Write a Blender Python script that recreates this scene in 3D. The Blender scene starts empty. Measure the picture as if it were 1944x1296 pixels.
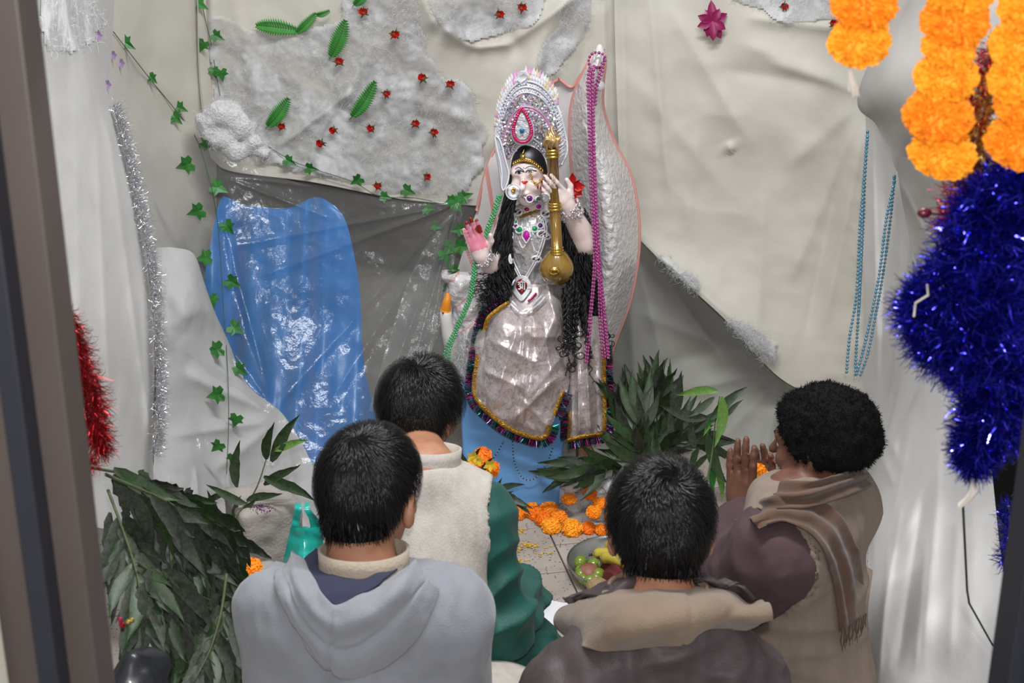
import bpy, math, random
import numpy as np
from mathutils import Vector, Matrix
from mathutils.bvhtree import BVHTree

# ------------------------------------------------------------------ camera, world, lights, exposure
SC = bpy.context.scene
CAMZ, PITCH, FPX = 1.78, math.radians(20), 2648.0
cam = bpy.data.cameras.new('camera'); camo = bpy.data.objects.new('camera', cam)
SC.collection.objects.link(camo); SC.camera = camo
camo.location = (0, 0, CAMZ); camo.rotation_euler = (math.pi/2-PITCH, 0, 0)
cam.sensor_width = 36; cam.lens = FPX/1944*36
cam.clip_start = .05
cam.dof.use_dof = True; cam.dof.focus_distance = 3.3; cam.dof.aperture_fstop = 8.5
w = bpy.data.worlds.new('world'); SC.world = w; w.use_nodes = True
w.node_tree.nodes['Background'].inputs[0].default_value = (.93, .95, 1.0, 1)
w.node_tree.nodes['Background'].inputs[1].default_value = .35
def lamp(name, kind, loc, energy, col, size=.1, aim=None, sy=None):
    l = bpy.data.lights.new(name, kind); l.energy = energy; l.color = col
    if kind == 'AREA':
        l.size = size
        if sy: l.shape = 'RECTANGLE'; l.size_y = sy
    else: l.shadow_soft_size = size
    o = bpy.data.objects.new(name, l); SC.collection.objects.link(o); o.location = loc
    if aim: o.rotation_euler = (Vector(aim)-Vector(loc)).to_track_quat('-Z', 'Y').to_euler()
    return o
# the camera's flash, just above the lens, and an unseen overhead lamp added for ambient fill
lamp('camera_flash', 'POINT', (.015, .0, CAMZ+.10), 60, (1, .985, .97), .02)
lamp('overhead_fill', 'AREA', (.1, 2.3, 2.75), 34, (.97, .98, 1), 1.2, (.1, 2.9, 0), .12)
SC.view_settings.view_transform = 'Standard'; SC.view_settings.look = 'None'
SC.view_settings.exposure = .65; SC.view_settings.gamma = 1
SC.view_settings.use_curve_mapping = False

# ------------------------------------------------------------------ helpers
R = random.Random(11); RN = np.random.default_rng(5)
cP, sP = math.cos(PITCH), math.sin(PITCH)
def ray(px, py):
    u = (px-972)/FPX; v = (648-py)/FPX
    return Vector((u, cP+v*sP, -sP+v*cP))
def at(px, py, Y): d = ray(px, py); return Vector((0, 0, CAMZ))+d*(Y/d.y)
def atx(px, py, X): d = ray(px, py); return Vector((0, 0, CAMZ))+d*(X/d.x)
def atz(px, py, Z=0.): d = ray(px, py); return Vector((0, 0, CAMZ))+d*((Z-CAMZ)/d.z)
def atA(P):        # array version: columns px, py, Y
    P = np.asarray(P, float); u = (P[..., 0]-972)/FPX; v = (648-P[..., 1])/FPX
    dy = cP+v*sP; dz = -sP+v*cP; t = P[..., 2]/dy
    return np.stack([u*t, P[..., 2], CAMZ+dz*t], -1)

def _h(i, j, k):
    n = (i*374761393+j*668265263+k*2147483647) & 0xffffffff
    n = ((n ^ (n >> 13))*1274126177) & 0xffffffff
    return ((n ^ (n >> 16)) & 0xffff)/65535.*2-1
def vn(P):         # value noise on (N,3)
    P = np.asarray(P, float)+100; i = np.floor(P).astype(np.int64); f = P-i; f = f*f*(3-2*f); r = 0
    for a in (0, 1):
        for b in (0, 1):
            for c in (0, 1):
                wt = (f[..., 0] if a else 1-f[..., 0])*(f[..., 1] if b else 1-f[..., 1])*(f[..., 2] if c else 1-f[..., 2])
                r = r+wt*_h(i[..., 0]+a, i[..., 1]+b, i[..., 2]+c)
    return r
def fbm(P, o=3):
    r = 0; a = 1.; P = np.asarray(P, float)
    for k in range(o): r = r+a*vn(P*(2**k)+k*17.3); a *= .5
    return r

MATS = {}
def M(name, c, r=.7, m=0., c2=None, cs=20., bump=0., bs=60., coat=0., sheen=0., sub=0., spec=.5, alpha=1., trans=0.,
      emis=None, wave=None, anis=0., detail=3, mix=(.35, .65), stretch=None):
    if name in MATS: return MATS[name]
    mt = bpy.data.materials.new(name); mt.use_nodes = True; MATS[name] = mt
    nt = mt.node_tree; n = nt.nodes; l = nt.links; b = n['Principled BSDF']
    b.inputs['Base Color'].default_value = (*c, 1); b.inputs['Roughness'].default_value = r
    b.inputs['Metallic'].default_value = m; b.inputs['Specular IOR Level'].default_value = spec
    b.inputs['Coat Weight'].default_value = coat; b.inputs['Coat Roughness'].default_value = .1
    b.inputs['Sheen Weight'].default_value = sheen; b.inputs['Alpha'].default_value = alpha
    b.inputs['Transmission Weight'].default_value = trans
    b.inputs['Anisotropic'].default_value = anis
    if sub: b.inputs['Subsurface Weight'].default_value = sub; b.inputs['Subsurface Radius'].default_value = (.02, .01, .006)
    tc = n.new('ShaderNodeTexCoord'); co = tc.outputs['Object']
    if stretch:
        mp = n.new('ShaderNodeMapping'); mp.inputs['Scale'].default_value = stretch; l.new(co, mp.inputs[0]); co = mp.outputs[0]
    if c2:
        t = n.new('ShaderNodeTexNoise'); t.inputs['Scale'].default_value = cs; t.inputs['Detail'].default_value = detail
        l.new(co, t.inputs['Vector'])
        rp = n.new('ShaderNodeValToRGB'); rp.color_ramp.elements[0].position = mix[0]; rp.color_ramp.elements[1].position = mix[1]
        rp.color_ramp.elements[0].color = (*c, 1); rp.color_ramp.elements[1].color = (*c2, 1)
        l.new(t.outputs['Fac'], rp.inputs[0]); l.new(rp.outputs[0], b.inputs['Base Color'])
    if bump:
        if wave:
            t = n.new('ShaderNodeTexWave'); t.inputs['Scale'].default_value = bs; t.inputs['Distortion'].default_value = wave
            t.inputs['Detail'].default_value = 2; h = t.outputs['Fac']
        else:
            t = n.new('ShaderNodeTexNoise'); t.inputs['Scale'].default_value = bs; t.inputs['Detail'].default_value = 4; h = t.outputs['Fac']
        l.new(co, t.inputs['Vector'])
        bp = n.new('ShaderNodeBump'); bp.inputs['Strength'].default_value = bump; bp.inputs['Distance'].default_value = .01
        l.new(h, bp.inputs['Height']); l.new(bp.outputs[0], b.inputs['Normal'])
    if emis: b.inputs['Emission Color'].default_value = (*emis[0], 1); b.inputs['Emission Strength'].default_value = emis[1]
    return mt

ORG = {}
def tag(o, label=None, cat=None, group=None, kind=None):
    for k, v in (('label', label), ('category', cat), ('group', group), ('kind', kind)):
        if v: o[k] = v
    return o
def thing(name, label, cat, loc, group=None):
    o = bpy.data.objects.new(name, None); SC.collection.objects.link(o); o.location = loc; o.empty_display_size = .05
    ORG[o.name] = Vector(loc); return tag(o, label, cat, group)
def obj(name, V, Fc, mat, parent=None, smooth=True, org=None, kind=None, label=None):
    """one mesh object from world-space vertices; a child keeps them relative to its parent"""
    V = np.asarray(V, float).reshape(-1, 3)
    if parent is not None: O = ORG[parent.name]
    elif org is not None: O = Vector(org)
    else:
        O = Vector(((V[:, 0].min()+V[:, 0].max())/2, (V[:, 1].min()+V[:, 1].max())/2, V[:, 2].min()))
    L = V-np.array(O)
    me = bpy.data.meshes.new(name)
    if isinstance(Fc, np.ndarray):
        k = Fc.shape[1]; nf = len(Fc)
        me.vertices.add(len(L)); me.vertices.foreach_set('co', L.astype(np.float32).ravel())
        me.loops.add(nf*k); me.loops.foreach_set('vertex_index', Fc.astype(np.int32).ravel())
        me.polygons.add(nf); me.polygons.foreach_set('loop_start', np.arange(0, nf*k, k, dtype=np.int32))
        me.update(calc_edges=True)
    else: me.from_pydata([tuple(p) for p in L], [], Fc); me.update()
    if smooth: me.polygons.foreach_set('use_smooth', [True]*len(me.polygons))
    if mat: me.materials.append(mat)
    o = bpy.data.objects.new(name, me); SC.collection.objects.link(o)
    if parent is not None: o.parent = parent; ORG[o.name] = O
    else: o.location = O; ORG[o.name] = O
    if kind: o['kind'] = kind
    if label: o['label'] = label
    return o
class MB:
    def __init__(s): s.V = []; s.F = []; s.n = 0
    def add(s, V, Fc):
        n = s.n; V = [tuple(p) for p in V]; s.V += V; s.F += [tuple(i+n for i in f) for f in Fc]; s.n += len(V); return s
    def build(s, name, mat, parent=None, **k): return obj(name, s.V, s.F, mat, parent, **k)
def grid_faces(nu, nv, cu=False, cv=False):
    i = np.arange(nu if cu else nu-1)[:, None]; j = np.arange(nv if cv else nv-1)[None, :]
    i2 = (i+1) % nu; j2 = (j+1) % nv
    return np.stack([(i*nv+j), (i2*nv+j), (i2*nv+j2), (i*nv+j2)], -1).reshape(-1, 4)
def tube(pts, rad, n=8, closed=False, cap=True):
    """swept round tube; rad scalar or list"""
    P = [Vector(p) for p in pts]; m = len(P); rr = rad if hasattr(rad, '__len__') else [rad]*m
    V = []; up = None
    for i in range(m):
        a = P[i-1] if (i > 0 or closed) else P[i]; b = P[(i+1) % m] if (i < m-1 or closed) else P[i]
        t = (b-a); t = t.normalized() if t.length > 1e-9 else Vector((0, 0, 1))
        if up is None: up = t.orthogonal().normalized()
        up = (up-t*up.dot(t)); up = up.normalized() if up.length > 1e-6 else t.orthogonal().normalized()
        s = t.cross(up)
        for k in range(n):
            an = 2*math.pi*k/n; V.append(P[i]+(up*math.cos(an)+s*math.sin(an))*rr[i])
    Fc = [tuple(f) for f in grid_faces(m, n, closed, True).tolist()]
    if cap and not closed: Fc.append(tuple(range(n))[::-1]); Fc.append(tuple((m-1)*n+k for k in range(n)))
    return V, Fc
def box(c, s, rot=0, taper=1.):
    V = []
    for z in (-.5, .5):
        for x, y in ((-.5, -.5), (.5, -.5), (.5, .5), (-.5, .5)):
            k = taper if z > 0 else 1
            X, Y = x*s[0]*k, y*s[1]*k
            V.append((c[0]+X*math.cos(rot)-Y*math.sin(rot), c[1]+X*math.sin(rot)+Y*math.cos(rot), c[2]+z*s[2]))
    return V, [(0, 3, 2, 1), (4, 5, 6, 7), (0, 1, 5, 4), (1, 2, 6, 5), (2, 3, 7, 6), (3, 0, 4, 7)]
_sph = {}
def sphere(c, r, nu=8, nv=6, sc=(1, 1, 1), rot=None):
    V = []; c = Vector(c)
    for i in range(nv+1):
        a = math.pi*i/nv
        for j in range(nu):
            b = 2*math.pi*j/nu; p = Vector((math.sin(a)*math.cos(b)*sc[0], math.sin(a)*math.sin(b)*sc[1], math.cos(a)*sc[2]))*r
            V.append(c+(rot@p if rot else p))
    return V, [tuple(f) for f in grid_faces(nv+1, nu, False, True).tolist()]
def cr(ctrl, n):
    """Catmull-Rom resample of a (k,d) array to n rows"""
    C = np.asarray(ctrl, float); k = len(C)
    t = np.linspace(0, k-1, n); i = np.minimum(t.astype(int), k-2); f = (t-i)[(...,)+(None,)*(C.ndim-1)]
    g = lambda j: C[np.clip(j, 0, k-1)]
    p0 = np.where((i == 0)[(...,)+(None,)*(C.ndim-1)], 2*g(i)-g(i+1), g(i-1)); p1 = g(i); p2 = g(i+1)
    p3 = np.where((i == k-2)[(...,)+(None,)*(C.ndim-1)], 2*g(i+1)-g(i), g(i+2))
    return .5*((2*p1)+(-p0+p2)*f+(2*p0-5*p1+4*p2-p3)*f*f+(-p0+3*p1-3*p2+p3)*f**3)
def surf(ctrl, nu, nv):
    C = np.asarray(ctrl, float); A = cr(C, nu); return cr(A.transpose(1, 0, 2), nv).transpose(1, 0, 2)
def ridge(P, a, b, amp, wd, fade=.25):
    """fold along pixel segment a-b: returns depth offset towards the viewer"""
    a = np.array(a, float); b = np.array(b, float); d = b-a; L = np.hypot(*d); d /= L; n = np.array([-d[1], d[0]])
    q = P[..., :2]-a; s = q@d/L; e = q@n
    k = np.clip(s/fade, 0, 1)*np.clip((1-s)/fade, 0, 1); k = k*k*(3-2*k)
    return .62*amp*np.exp(-(np.sqrt((e/wd)**2+.09)-.3)*1.35)*k
def bezpts(pts, n): return [Vector(p) for p in cr([tuple(p) for p in pts], n)]
def drape(name, ctrl, mat, nu=60, nv=60, folds=(), noise=((.01, 3.),), parent=None, solid=0., fn=None, label=None, cat=None, **k):
    """cloth hung in the room: a smooth control net of points, then folds and unevenness in depth"""
    G = surf(ctrl, nu, nv); off = np.zeros(G.shape[:2])
    for f in folds: off += ridge(G, *f)
    if fn is not None: off += fn(G)
    Wd = atA(G)
    for a, s in noise: off += a*fbm(Wd*s, 3)
    off += .005*(1-2*np.abs(fbm(Wd*np.array((3.2, 3, 4.5)), 3)))+.0025*(1-2*np.abs(fbm(Wd*np.array((9, 8, 7))+5, 2)))
    G[..., 2] -= off; Wd = atA(G)
    Fc = grid_faces(nu, nv)
    o = obj(name, Wd.reshape(-1, 3), Fc, mat, parent, **k)
    if solid:
        md = o.modifiers.new('thickness', 'SOLIDIFY'); md.thickness = solid
    if label: tag(o, label, cat)
    return o
def bvh_of(*obs):
    V = []; Fc = []
    for o in obs:
        n = len(V); O = ORG[o.name] if o.parent else o.location
        V += [v.co+O for v in o.data.vertices]; Fc += [tuple(i+n for i in p.vertices) for p in o.data.polygons]
    return BVHTree.FromPolygons(V, Fc)
def hit(tree, px, py, off=0., default=None):
    d = ray(px, py).normalized(); r = tree.ray_cast(Vector((0, 0, CAMZ)), d)
    if r[0] is None: return (default, -d) if default is not None else (None, None)
    nn = r[1] if r[1].dot(d) < 0 else -r[1]
    return r[0]-d*off, nn
def frame_m(t, n):   # matrix with Y along t, Z along n
    t = Vector(t).normalized(); n = Vector(n); n = (n-t*n.dot(t)).normalized(); s = t.cross(n)
    return Matrix((s, t, n)).transposed()

# ---- implicit modelling: signed distances blended smoothly, meshed by surface nets
def smin(a, b, k):
    h = np.clip(.5+.5*(b-a)/k, 0, 1); return b*(1-h)+a*h-k*h*(1-h)
def cap(P, a, b, ra, rb=None):
    rb = ra if rb is None else rb; a = np.array(a, float); b = np.array(b, float); ab = b-a
    t = np.clip(((P-a)@ab)/max(ab@ab, 1e-12), 0, 1); return np.linalg.norm(P-a-t[:, None]*ab, axis=1)-(ra+(rb-ra)*t)
def ell(P, c, r, rot=None):
    q = P-np.array(c, float)
    if rot is not None: q = q@np.array(rot)
    r = np.array(r, float); k0 = np.linalg.norm(q/r, axis=1); k1 = np.linalg.norm(q/(r*r), axis=1)
    return k0*(k0-1)/np.maximum(k1, 1e-9)
def nets(f, lo, hi, h):
    lo = np.array(lo, float); hi = np.array(hi, float); B = 6
    n = (np.ceil((hi-lo)/h).astype(int)//B+1)*B; nb = n//B
    bc = np.stack(np.meshgrid(*[np.arange(k) for k in nb], indexing='ij'), -1).reshape(-1, 3)
    ctr = lo+(bc*B+B/2.)*h; dc = f(ctr); act = np.abs(dc) < B*h*1.25+.012
    val = np.empty(tuple(n+1)); val[:] = 1.
    full = np.repeat(np.repeat(np.repeat(np.where(dc < 0, -1., 1.).reshape(nb), B, 0), B, 1), B, 2); val[:-1, :-1, :-1] = full
    loc = np.stack(np.meshgrid(*[np.arange(B+1)]*3, indexing='ij'), -1).reshape(-1, 3)
    idx = (bc[act]*B)[:, None, :]+loc[None]; idx = idx.reshape(-1, 3)
    key = (idx[:, 0]*(n[1]+1)+idx[:, 1])*(n[2]+1)+idx[:, 2]; key = np.unique(key)
    ix = key//((n[1]+1)*(n[2]+1)); iy = (key//(n[2]+1)) % (n[1]+1); iz = key % (n[2]+1)
    I3 = np.stack([ix, iy, iz], -1); out = np.empty(len(key))
    for s in range(0, len(key), 200000): out[s:s+200000] = f(lo+I3[s:s+200000]*h)
    val[ix, iy, iz] = out
    S = val < 0
    cnt = np.zeros(tuple(n), int)
    for a in (0, 1):
        for b in (0, 1):
            for c in (0, 1): cnt += S[a:n[0]+a, b:n[1]+b, c:n[2]+c]
    cells = np.argwhere((cnt > 0) & (cnt < 8)); vid = -np.ones(tuple(n), int); vid[tuple(cells.T)] = np.arange(len(cells))
    acc = np.zeros((len(cells), 3)); wt = np.zeros(len(cells))
    cs = [(a, b, c) for a in (0, 1) for b in (0, 1) for c in (0, 1)]
    for p in cs:
        for ax in range(3):
            if p[ax]: continue
            q = list(p); q[ax] = 1
            v0 = val[tuple((cells+p).T)]; v1 = val[tuple((cells+q).T)]; m = (v0 < 0) != (v1 < 0)
            t = np.where(m, v0/np.where(m, v0-v1, 1), 0); pos = np.array(p, float)[None]+0*cells; pos[:, ax] = t
            acc[m] += pos[m]; wt[m] += 1
    V = lo+(cells+acc/np.maximum(wt, 1)[:, None])*h
    Fs = []
    for ax in range(3):
        sl0 = [slice(None)]*3; sl1 = [slice(None)]*3; sl0[ax] = slice(0, -1); sl1[ax] = slice(1, None)
        e = np.argwhere(S[tuple(sl0)] != S[tuple(sl1)]); u, v = [(1, 2), (2, 0), (0, 1)][ax]
        e = e[(e[:, u] > 0) & (e[:, v] > 0) & (e[:, u] < n[u]) & (e[:, v] < n[v])]
        if not len(e): continue
        flip = ~S[tuple(e.T)]
        def g(du, dv): c = e.copy(); c[:, u] -= du; c[:, v] -= dv; return vid[tuple(c.T)]
        q = np.stack([g(1, 1), g(0, 1), g(0, 0), g(1, 0)], -1); q[flip] = q[flip][:, ::-1]; Fs.append(q)
    Fq = np.concatenate(Fs); Fq = Fq[(Fq >= 0).all(1)]
    return V, Fq
def normals(V, Fq):
    a = V[Fq[:, 2]]-V[Fq[:, 0]]; b = V[Fq[:, 3]]-V[Fq[:, 1]]; nn = np.cross(a, b); N = np.zeros_like(V)
    for k in range(4): np.add.at(N, Fq[:, k], nn)
    return N/np.maximum(np.linalg.norm(N, axis=1), 1e-12)[:, None]
def strips(roots, dirs, length, width, seg=2, curl=.3, grav=0., tri=False):
    """many thin bent strips at once (tinsel, fibres): returns V, quads"""
    n = len(roots); d = dirs/np.maximum(np.linalg.norm(dirs, axis=1), 1e-9)[:, None]
    L = np.broadcast_to(np.asarray(length, float), (n,)); p = roots.copy(); rows = []
    side = np.cross(d, RN.normal(size=(n, 3))); side /= np.maximum(np.linalg.norm(side, axis=1), 1e-9)[:, None]
    Wd = np.broadcast_to(np.asarray(width, float), (n,))
    for s in range(seg+1):
        ww = (Wd*(1-.6*s/seg))[:, None]; rows.append(np.stack([p-side*ww/2, p+side*ww/2], 1))
        d = d+RN.normal(size=(n, 3))*curl; d[:, 2] -= grav; d /= np.linalg.norm(d, axis=1)[:, None]
        p = p+d*(L/seg)[:, None]
    V = np.stack(rows, 1).reshape(-1, 3); base = np.arange(n)[:, None]*(2*(seg+1)); Q = []
    for s in range(seg): Q.append(base+np.array([[2*s, 2*s+1, 2*s+3, 2*s+2]]))
    return V, np.stack(Q, 1).reshape(-1, 4)
# ------------------------------------------------------------------ room shell
plaster = M('grey_plaster', (.30, .29, .265), .9, c2=(.25, .24, .22), cs=6, bump=.2, bs=80)
concrete = M('old_concrete', (.40, .36, .33), .9, c2=(.33, .30, .27), cs=25, bump=.25, bs=150)
V, Fc = box((0, 4.38, 1.1), (2.9, .1, 3.4)); tag(obj('wall_back', V, Fc, plaster, smooth=False), kind='structure')
V, Fc = box((-1.34, 2.9, 1.1), (.1, 3.1, 3.4)); tag(obj('wall_left', V, Fc, plaster, smooth=False), kind='structure')
V, Fc = box((1.40, 3.2, 1.1), (.1, 2.5, 3.4)); tag(obj('wall_right', V, Fc, M('unlit_room_dark', (.05, .05, .05), .9), smooth=False), kind='structure')  # near-black colour stands for the unlit room beyond the right cloth
V, Fc = box((.0, 2.2, -.06), (3.1, 4.6, .08)); floor = tag(obj('floor', V, Fc, M('mortar', (.19, .17, .15), .95), smooth=False), kind='structure')
# speckled floor tiles, each its own piece, joints recessed
tm = bpy.data.materials.new('speckled_tile'); tm.use_nodes = True; nt = tm.node_tree; b = nt.nodes['Principled BSDF']
tc = nt.nodes.new('ShaderNodeTexCoord'); vo = nt.nodes.new('ShaderNodeTexVoronoi'); vo.inputs['Scale'].default_value = 95
nz = nt.nodes.new('ShaderNodeTexNoise'); nz.inputs['Scale'].default_value = 7
rp = nt.nodes.new('ShaderNodeValToRGB'); rp.color_ramp.elements[0].position = .14; rp.color_ramp.elements[0].color = (.13, .11, .10, 1)
rp.color_ramp.elements[1].position = .24; rp.color_ramp.elements[1].color = (1, 1, 1, 1)
r2 = nt.nodes.new('ShaderNodeValToRGB'); r2.color_ramp.elements[0].color = (.36, .31, .27, 1); r2.color_ramp.elements[1].color = (.48, .43, .38, 1)
r2.color_ramp.elements[0].position = .35; r2.color_ramp.elements[1].position = .65
mx = nt.nodes.new('ShaderNodeMix'); mx.data_type = 'RGBA'; mx.blend_type = 'MULTIPLY'; mx.inputs[0].default_value = 1
nt.links.new(tc.outputs['Object'], vo.inputs[0]); nt.links.new(tc.outputs['Object'], nz.inputs[0])
nt.links.new(vo.outputs['Distance'], rp.inputs[0]); nt.links.new(nz.outputs[0], r2.inputs[0])
nt.links.new(r2.outputs[0], mx.inputs[6]); nt.links.new(rp.outputs[0], mx.inputs[7]); nt.links.new(mx.outputs[2], b.inputs['Base Color'])
b.inputs['Roughness'].default_value = .6
a0 = atz(1045, 1015); a1 = atz(1100, 1132); ang = math.atan2(a1.x-a0.x, -(a1.y-a0.y))
TS = .25; base_mesh = None
ca, sa = math.cos(ang), math.sin(ang)
ex = Vector((ca, sa, 0)); ey = Vector((-sa, ca, 0))
for i in range(-6, 6):
    for j in range(-7, 7):
        c = Vector((a0.x, a0.y, 0))+ex*((i+.5)*TS)+ey*((j+.28)*TS+(.0 if i % 2 == 0 else TS*.42))
        if not (-1.25 < c.x < 1.3 and 1.2 < c.y < 4.25): continue
        if base_mesh is None:
            s = TS/2-.0022; t = s-.002
            V = [(-s, -s, -.02), (s, -s, -.02), (s, s, -.02), (-s, s, -.02), (-s, -s, -.0015), (s, -s, -.0015), (s, s, -.0015), (-s, s, -.0015),
                 (-t, -t, 0), (t, -t, 0), (t, t, 0), (-t, t, 0)]
            Fc = [(0, 1, 5, 4), (1, 2, 6, 5), (2, 3, 7, 6), (3, 0, 4, 7), (4, 5, 9, 8), (5, 6, 10, 9), (6, 7, 11, 10), (7, 4, 8, 11), (8, 9, 10, 11)]
            base_mesh = bpy.data.meshes.new('tile'); base_mesh.from_pydata(V, [], Fc); base_mesh.materials.append(tm)
        o = bpy.data.objects.new('tile', base_mesh); SC.collection.objects.link(o); o.parent = floor
        o.location = c-ORG['floor']+Vector((0, 0, R.uniform(-.001, .0005)-0.0)); o.rotation_euler = (0, 0, ang)

# ------------------------------------------------------------------ hung cloths
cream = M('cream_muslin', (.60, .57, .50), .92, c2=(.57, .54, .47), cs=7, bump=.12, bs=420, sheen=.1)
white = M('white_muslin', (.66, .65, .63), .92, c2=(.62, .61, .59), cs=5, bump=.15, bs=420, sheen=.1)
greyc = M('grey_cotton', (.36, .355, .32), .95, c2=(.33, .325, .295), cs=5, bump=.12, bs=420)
# stretched cream cloth over the left half of the back wall
d_left = drape('backdrop_cloth', [
    [(372, -160, 4.02), (400, -160, 4.10), (600, -160, 4.05), (800, -160, 3.98), (1000, -160, 4.02), (1185, -160, 4.06)],
    [(374, 0, 4.02), (400, 0, 4.12), (600, 0, 4.05), (800, 0, 3.94), (1000, 0, 4.02), (1182, 0, 4.06)],
    [(378, 150, 4.02), (405, 150, 4.12), (590, 140, 4.05), (800, 130, 4.00), (1000, 130, 4.05), (1180, 130, 4.08)],
    [(390, 255, 4.0), (420, 255, 4.10), (590, 260, 4.06), (790, 250, 4.05), (1000, 250, 4.08), (1180, 260, 4.10)],
    [(400, 300, 3.98), (440, 325, 4.06), (590, 345, 4.06), (780, 380, 4.06), (1000, 395, 4.1), (1180, 400, 4.12)]],
    cream, 150, 200, noise=((.006, 4), (.002, 14)), folds=[
    ((385, -100), (388, 330), -.02, 9), ((400, -100), (404, 330), .02, 14),
    ((780, -60), (835, 70), .05, 22), ((835, 50), (905, 95), .05, 14), ((890, 92), (980, 82), .05, 12), ((960, 90), (1110, -20), .05, 14),
    ((985, 175), (1090, -40), .035, 22), ((1010, 110), (870, 20), -.035, 40), ((850, 30), (960, 60), -.03, 45),
    ((520, 285), (680, 165), .035, 9, .15), ((600, 270), (640, 200), .02, 7), ((640, 215), (720, 60), .03, 16), ((430, -60), (500, 230), .02, 25),
    ((930, 250), (700, 150), .02, 20), ((900, 330), (1060, 60), .025, 18), ((1120, 40), (1080, 250), -.02, 14), ((1145, -60), (1150, 300), .02, 10),
    ((1070, 120), (985, 215), .02, 10), ((200, 60), (360, 20), .02, 10)],
    label='stretched cream cloth with cotton tufts and red roses, behind the crowned goddess', cat='cloth')
d_mid = drape('backdrop_cloth', [
    [(1164, -160, 4.02), (1290, -160, 3.98), (1400, -160, 3.95), (1520, -160, 3.92), (1680, -160, 3.80)],
    [(1166, 0, 4.02), (1290, 0, 4.0), (1400, 20, 3.95), (1520, 40, 3.93), (1680, 60, 3.80)],
    [(1170, 160, 4.04), (1290, 170, 4.02), (1400, 200, 3.97), (1530, 220, 3.93), (1660, 240, 3.80)],
    [(1176, 300, 4.05), (1290, 320, 4.04), (1410, 360, 4.0), (1540, 390, 3.95), (1655, 420, 3.82)],
    [(1186, 400, 4.06), (1290, 450, 4.02), (1400, 520, 3.98), (1540, 560, 3.94), (1655, 590, 3.83)],
    [(1200, 440, 4.05), (1270, 510, 3.98), (1370, 600, 3.92), (1500, 730, 3.90), (1655, 760, 3.84)]],
    cream, 150, 120, noise=((.006, 3), (.002, 12)), folds=[
    ((1230, -60), (1275, 420), .025, 14), ((1180, -60), (1190, 380), -.015, 8), ((1180, 120), (1400, 390), .02, 30), ((1250, -20), (1440, 300), .025, 25),
    ((1640, 175), (1380, 70), .04, 30, .3), ((1640, 170), (1350, 130), -.02, 20), ((1640, 180), (1440, 110), .02, 12), ((1400, 30), (1640, 60), .04, 16),
    ((1640, 190), (1480, 330), .03, 25, .3), ((1640, 200), (1490, 560), .025, 18, .2), ((1645, 215), (1560, 640), .03, 16, .2), ((1600, 300), (1520, 680), -.02, 12),
    ((1450, 330), (1440, 640), .015, 14), ((1330, 220), (1300, 470), .02, 22), ((1380, 270), (1390, 290), .03, 12),
    ((1200, 440), (1500, 700), .03, 14)],
    label='large cream cloth drawn up to the top right corner, above the grey lower cloth', cat='cloth')
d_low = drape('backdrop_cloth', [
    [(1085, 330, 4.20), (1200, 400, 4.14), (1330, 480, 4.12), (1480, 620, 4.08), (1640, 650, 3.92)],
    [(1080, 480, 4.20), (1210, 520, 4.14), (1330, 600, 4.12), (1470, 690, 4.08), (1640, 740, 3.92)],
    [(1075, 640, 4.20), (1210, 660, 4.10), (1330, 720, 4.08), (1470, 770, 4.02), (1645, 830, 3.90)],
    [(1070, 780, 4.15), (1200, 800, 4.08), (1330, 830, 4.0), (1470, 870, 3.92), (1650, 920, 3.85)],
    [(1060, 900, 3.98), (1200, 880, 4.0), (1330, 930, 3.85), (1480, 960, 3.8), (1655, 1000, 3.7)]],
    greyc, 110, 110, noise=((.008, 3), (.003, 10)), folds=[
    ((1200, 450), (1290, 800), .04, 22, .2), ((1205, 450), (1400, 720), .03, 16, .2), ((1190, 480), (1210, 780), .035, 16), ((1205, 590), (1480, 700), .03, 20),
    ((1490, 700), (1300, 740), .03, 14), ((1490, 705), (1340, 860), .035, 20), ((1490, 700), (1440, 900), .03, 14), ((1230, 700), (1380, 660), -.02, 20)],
    label='grey cotton cloth sagging to the floor behind the leafy branches at right', cat='cloth')
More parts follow.
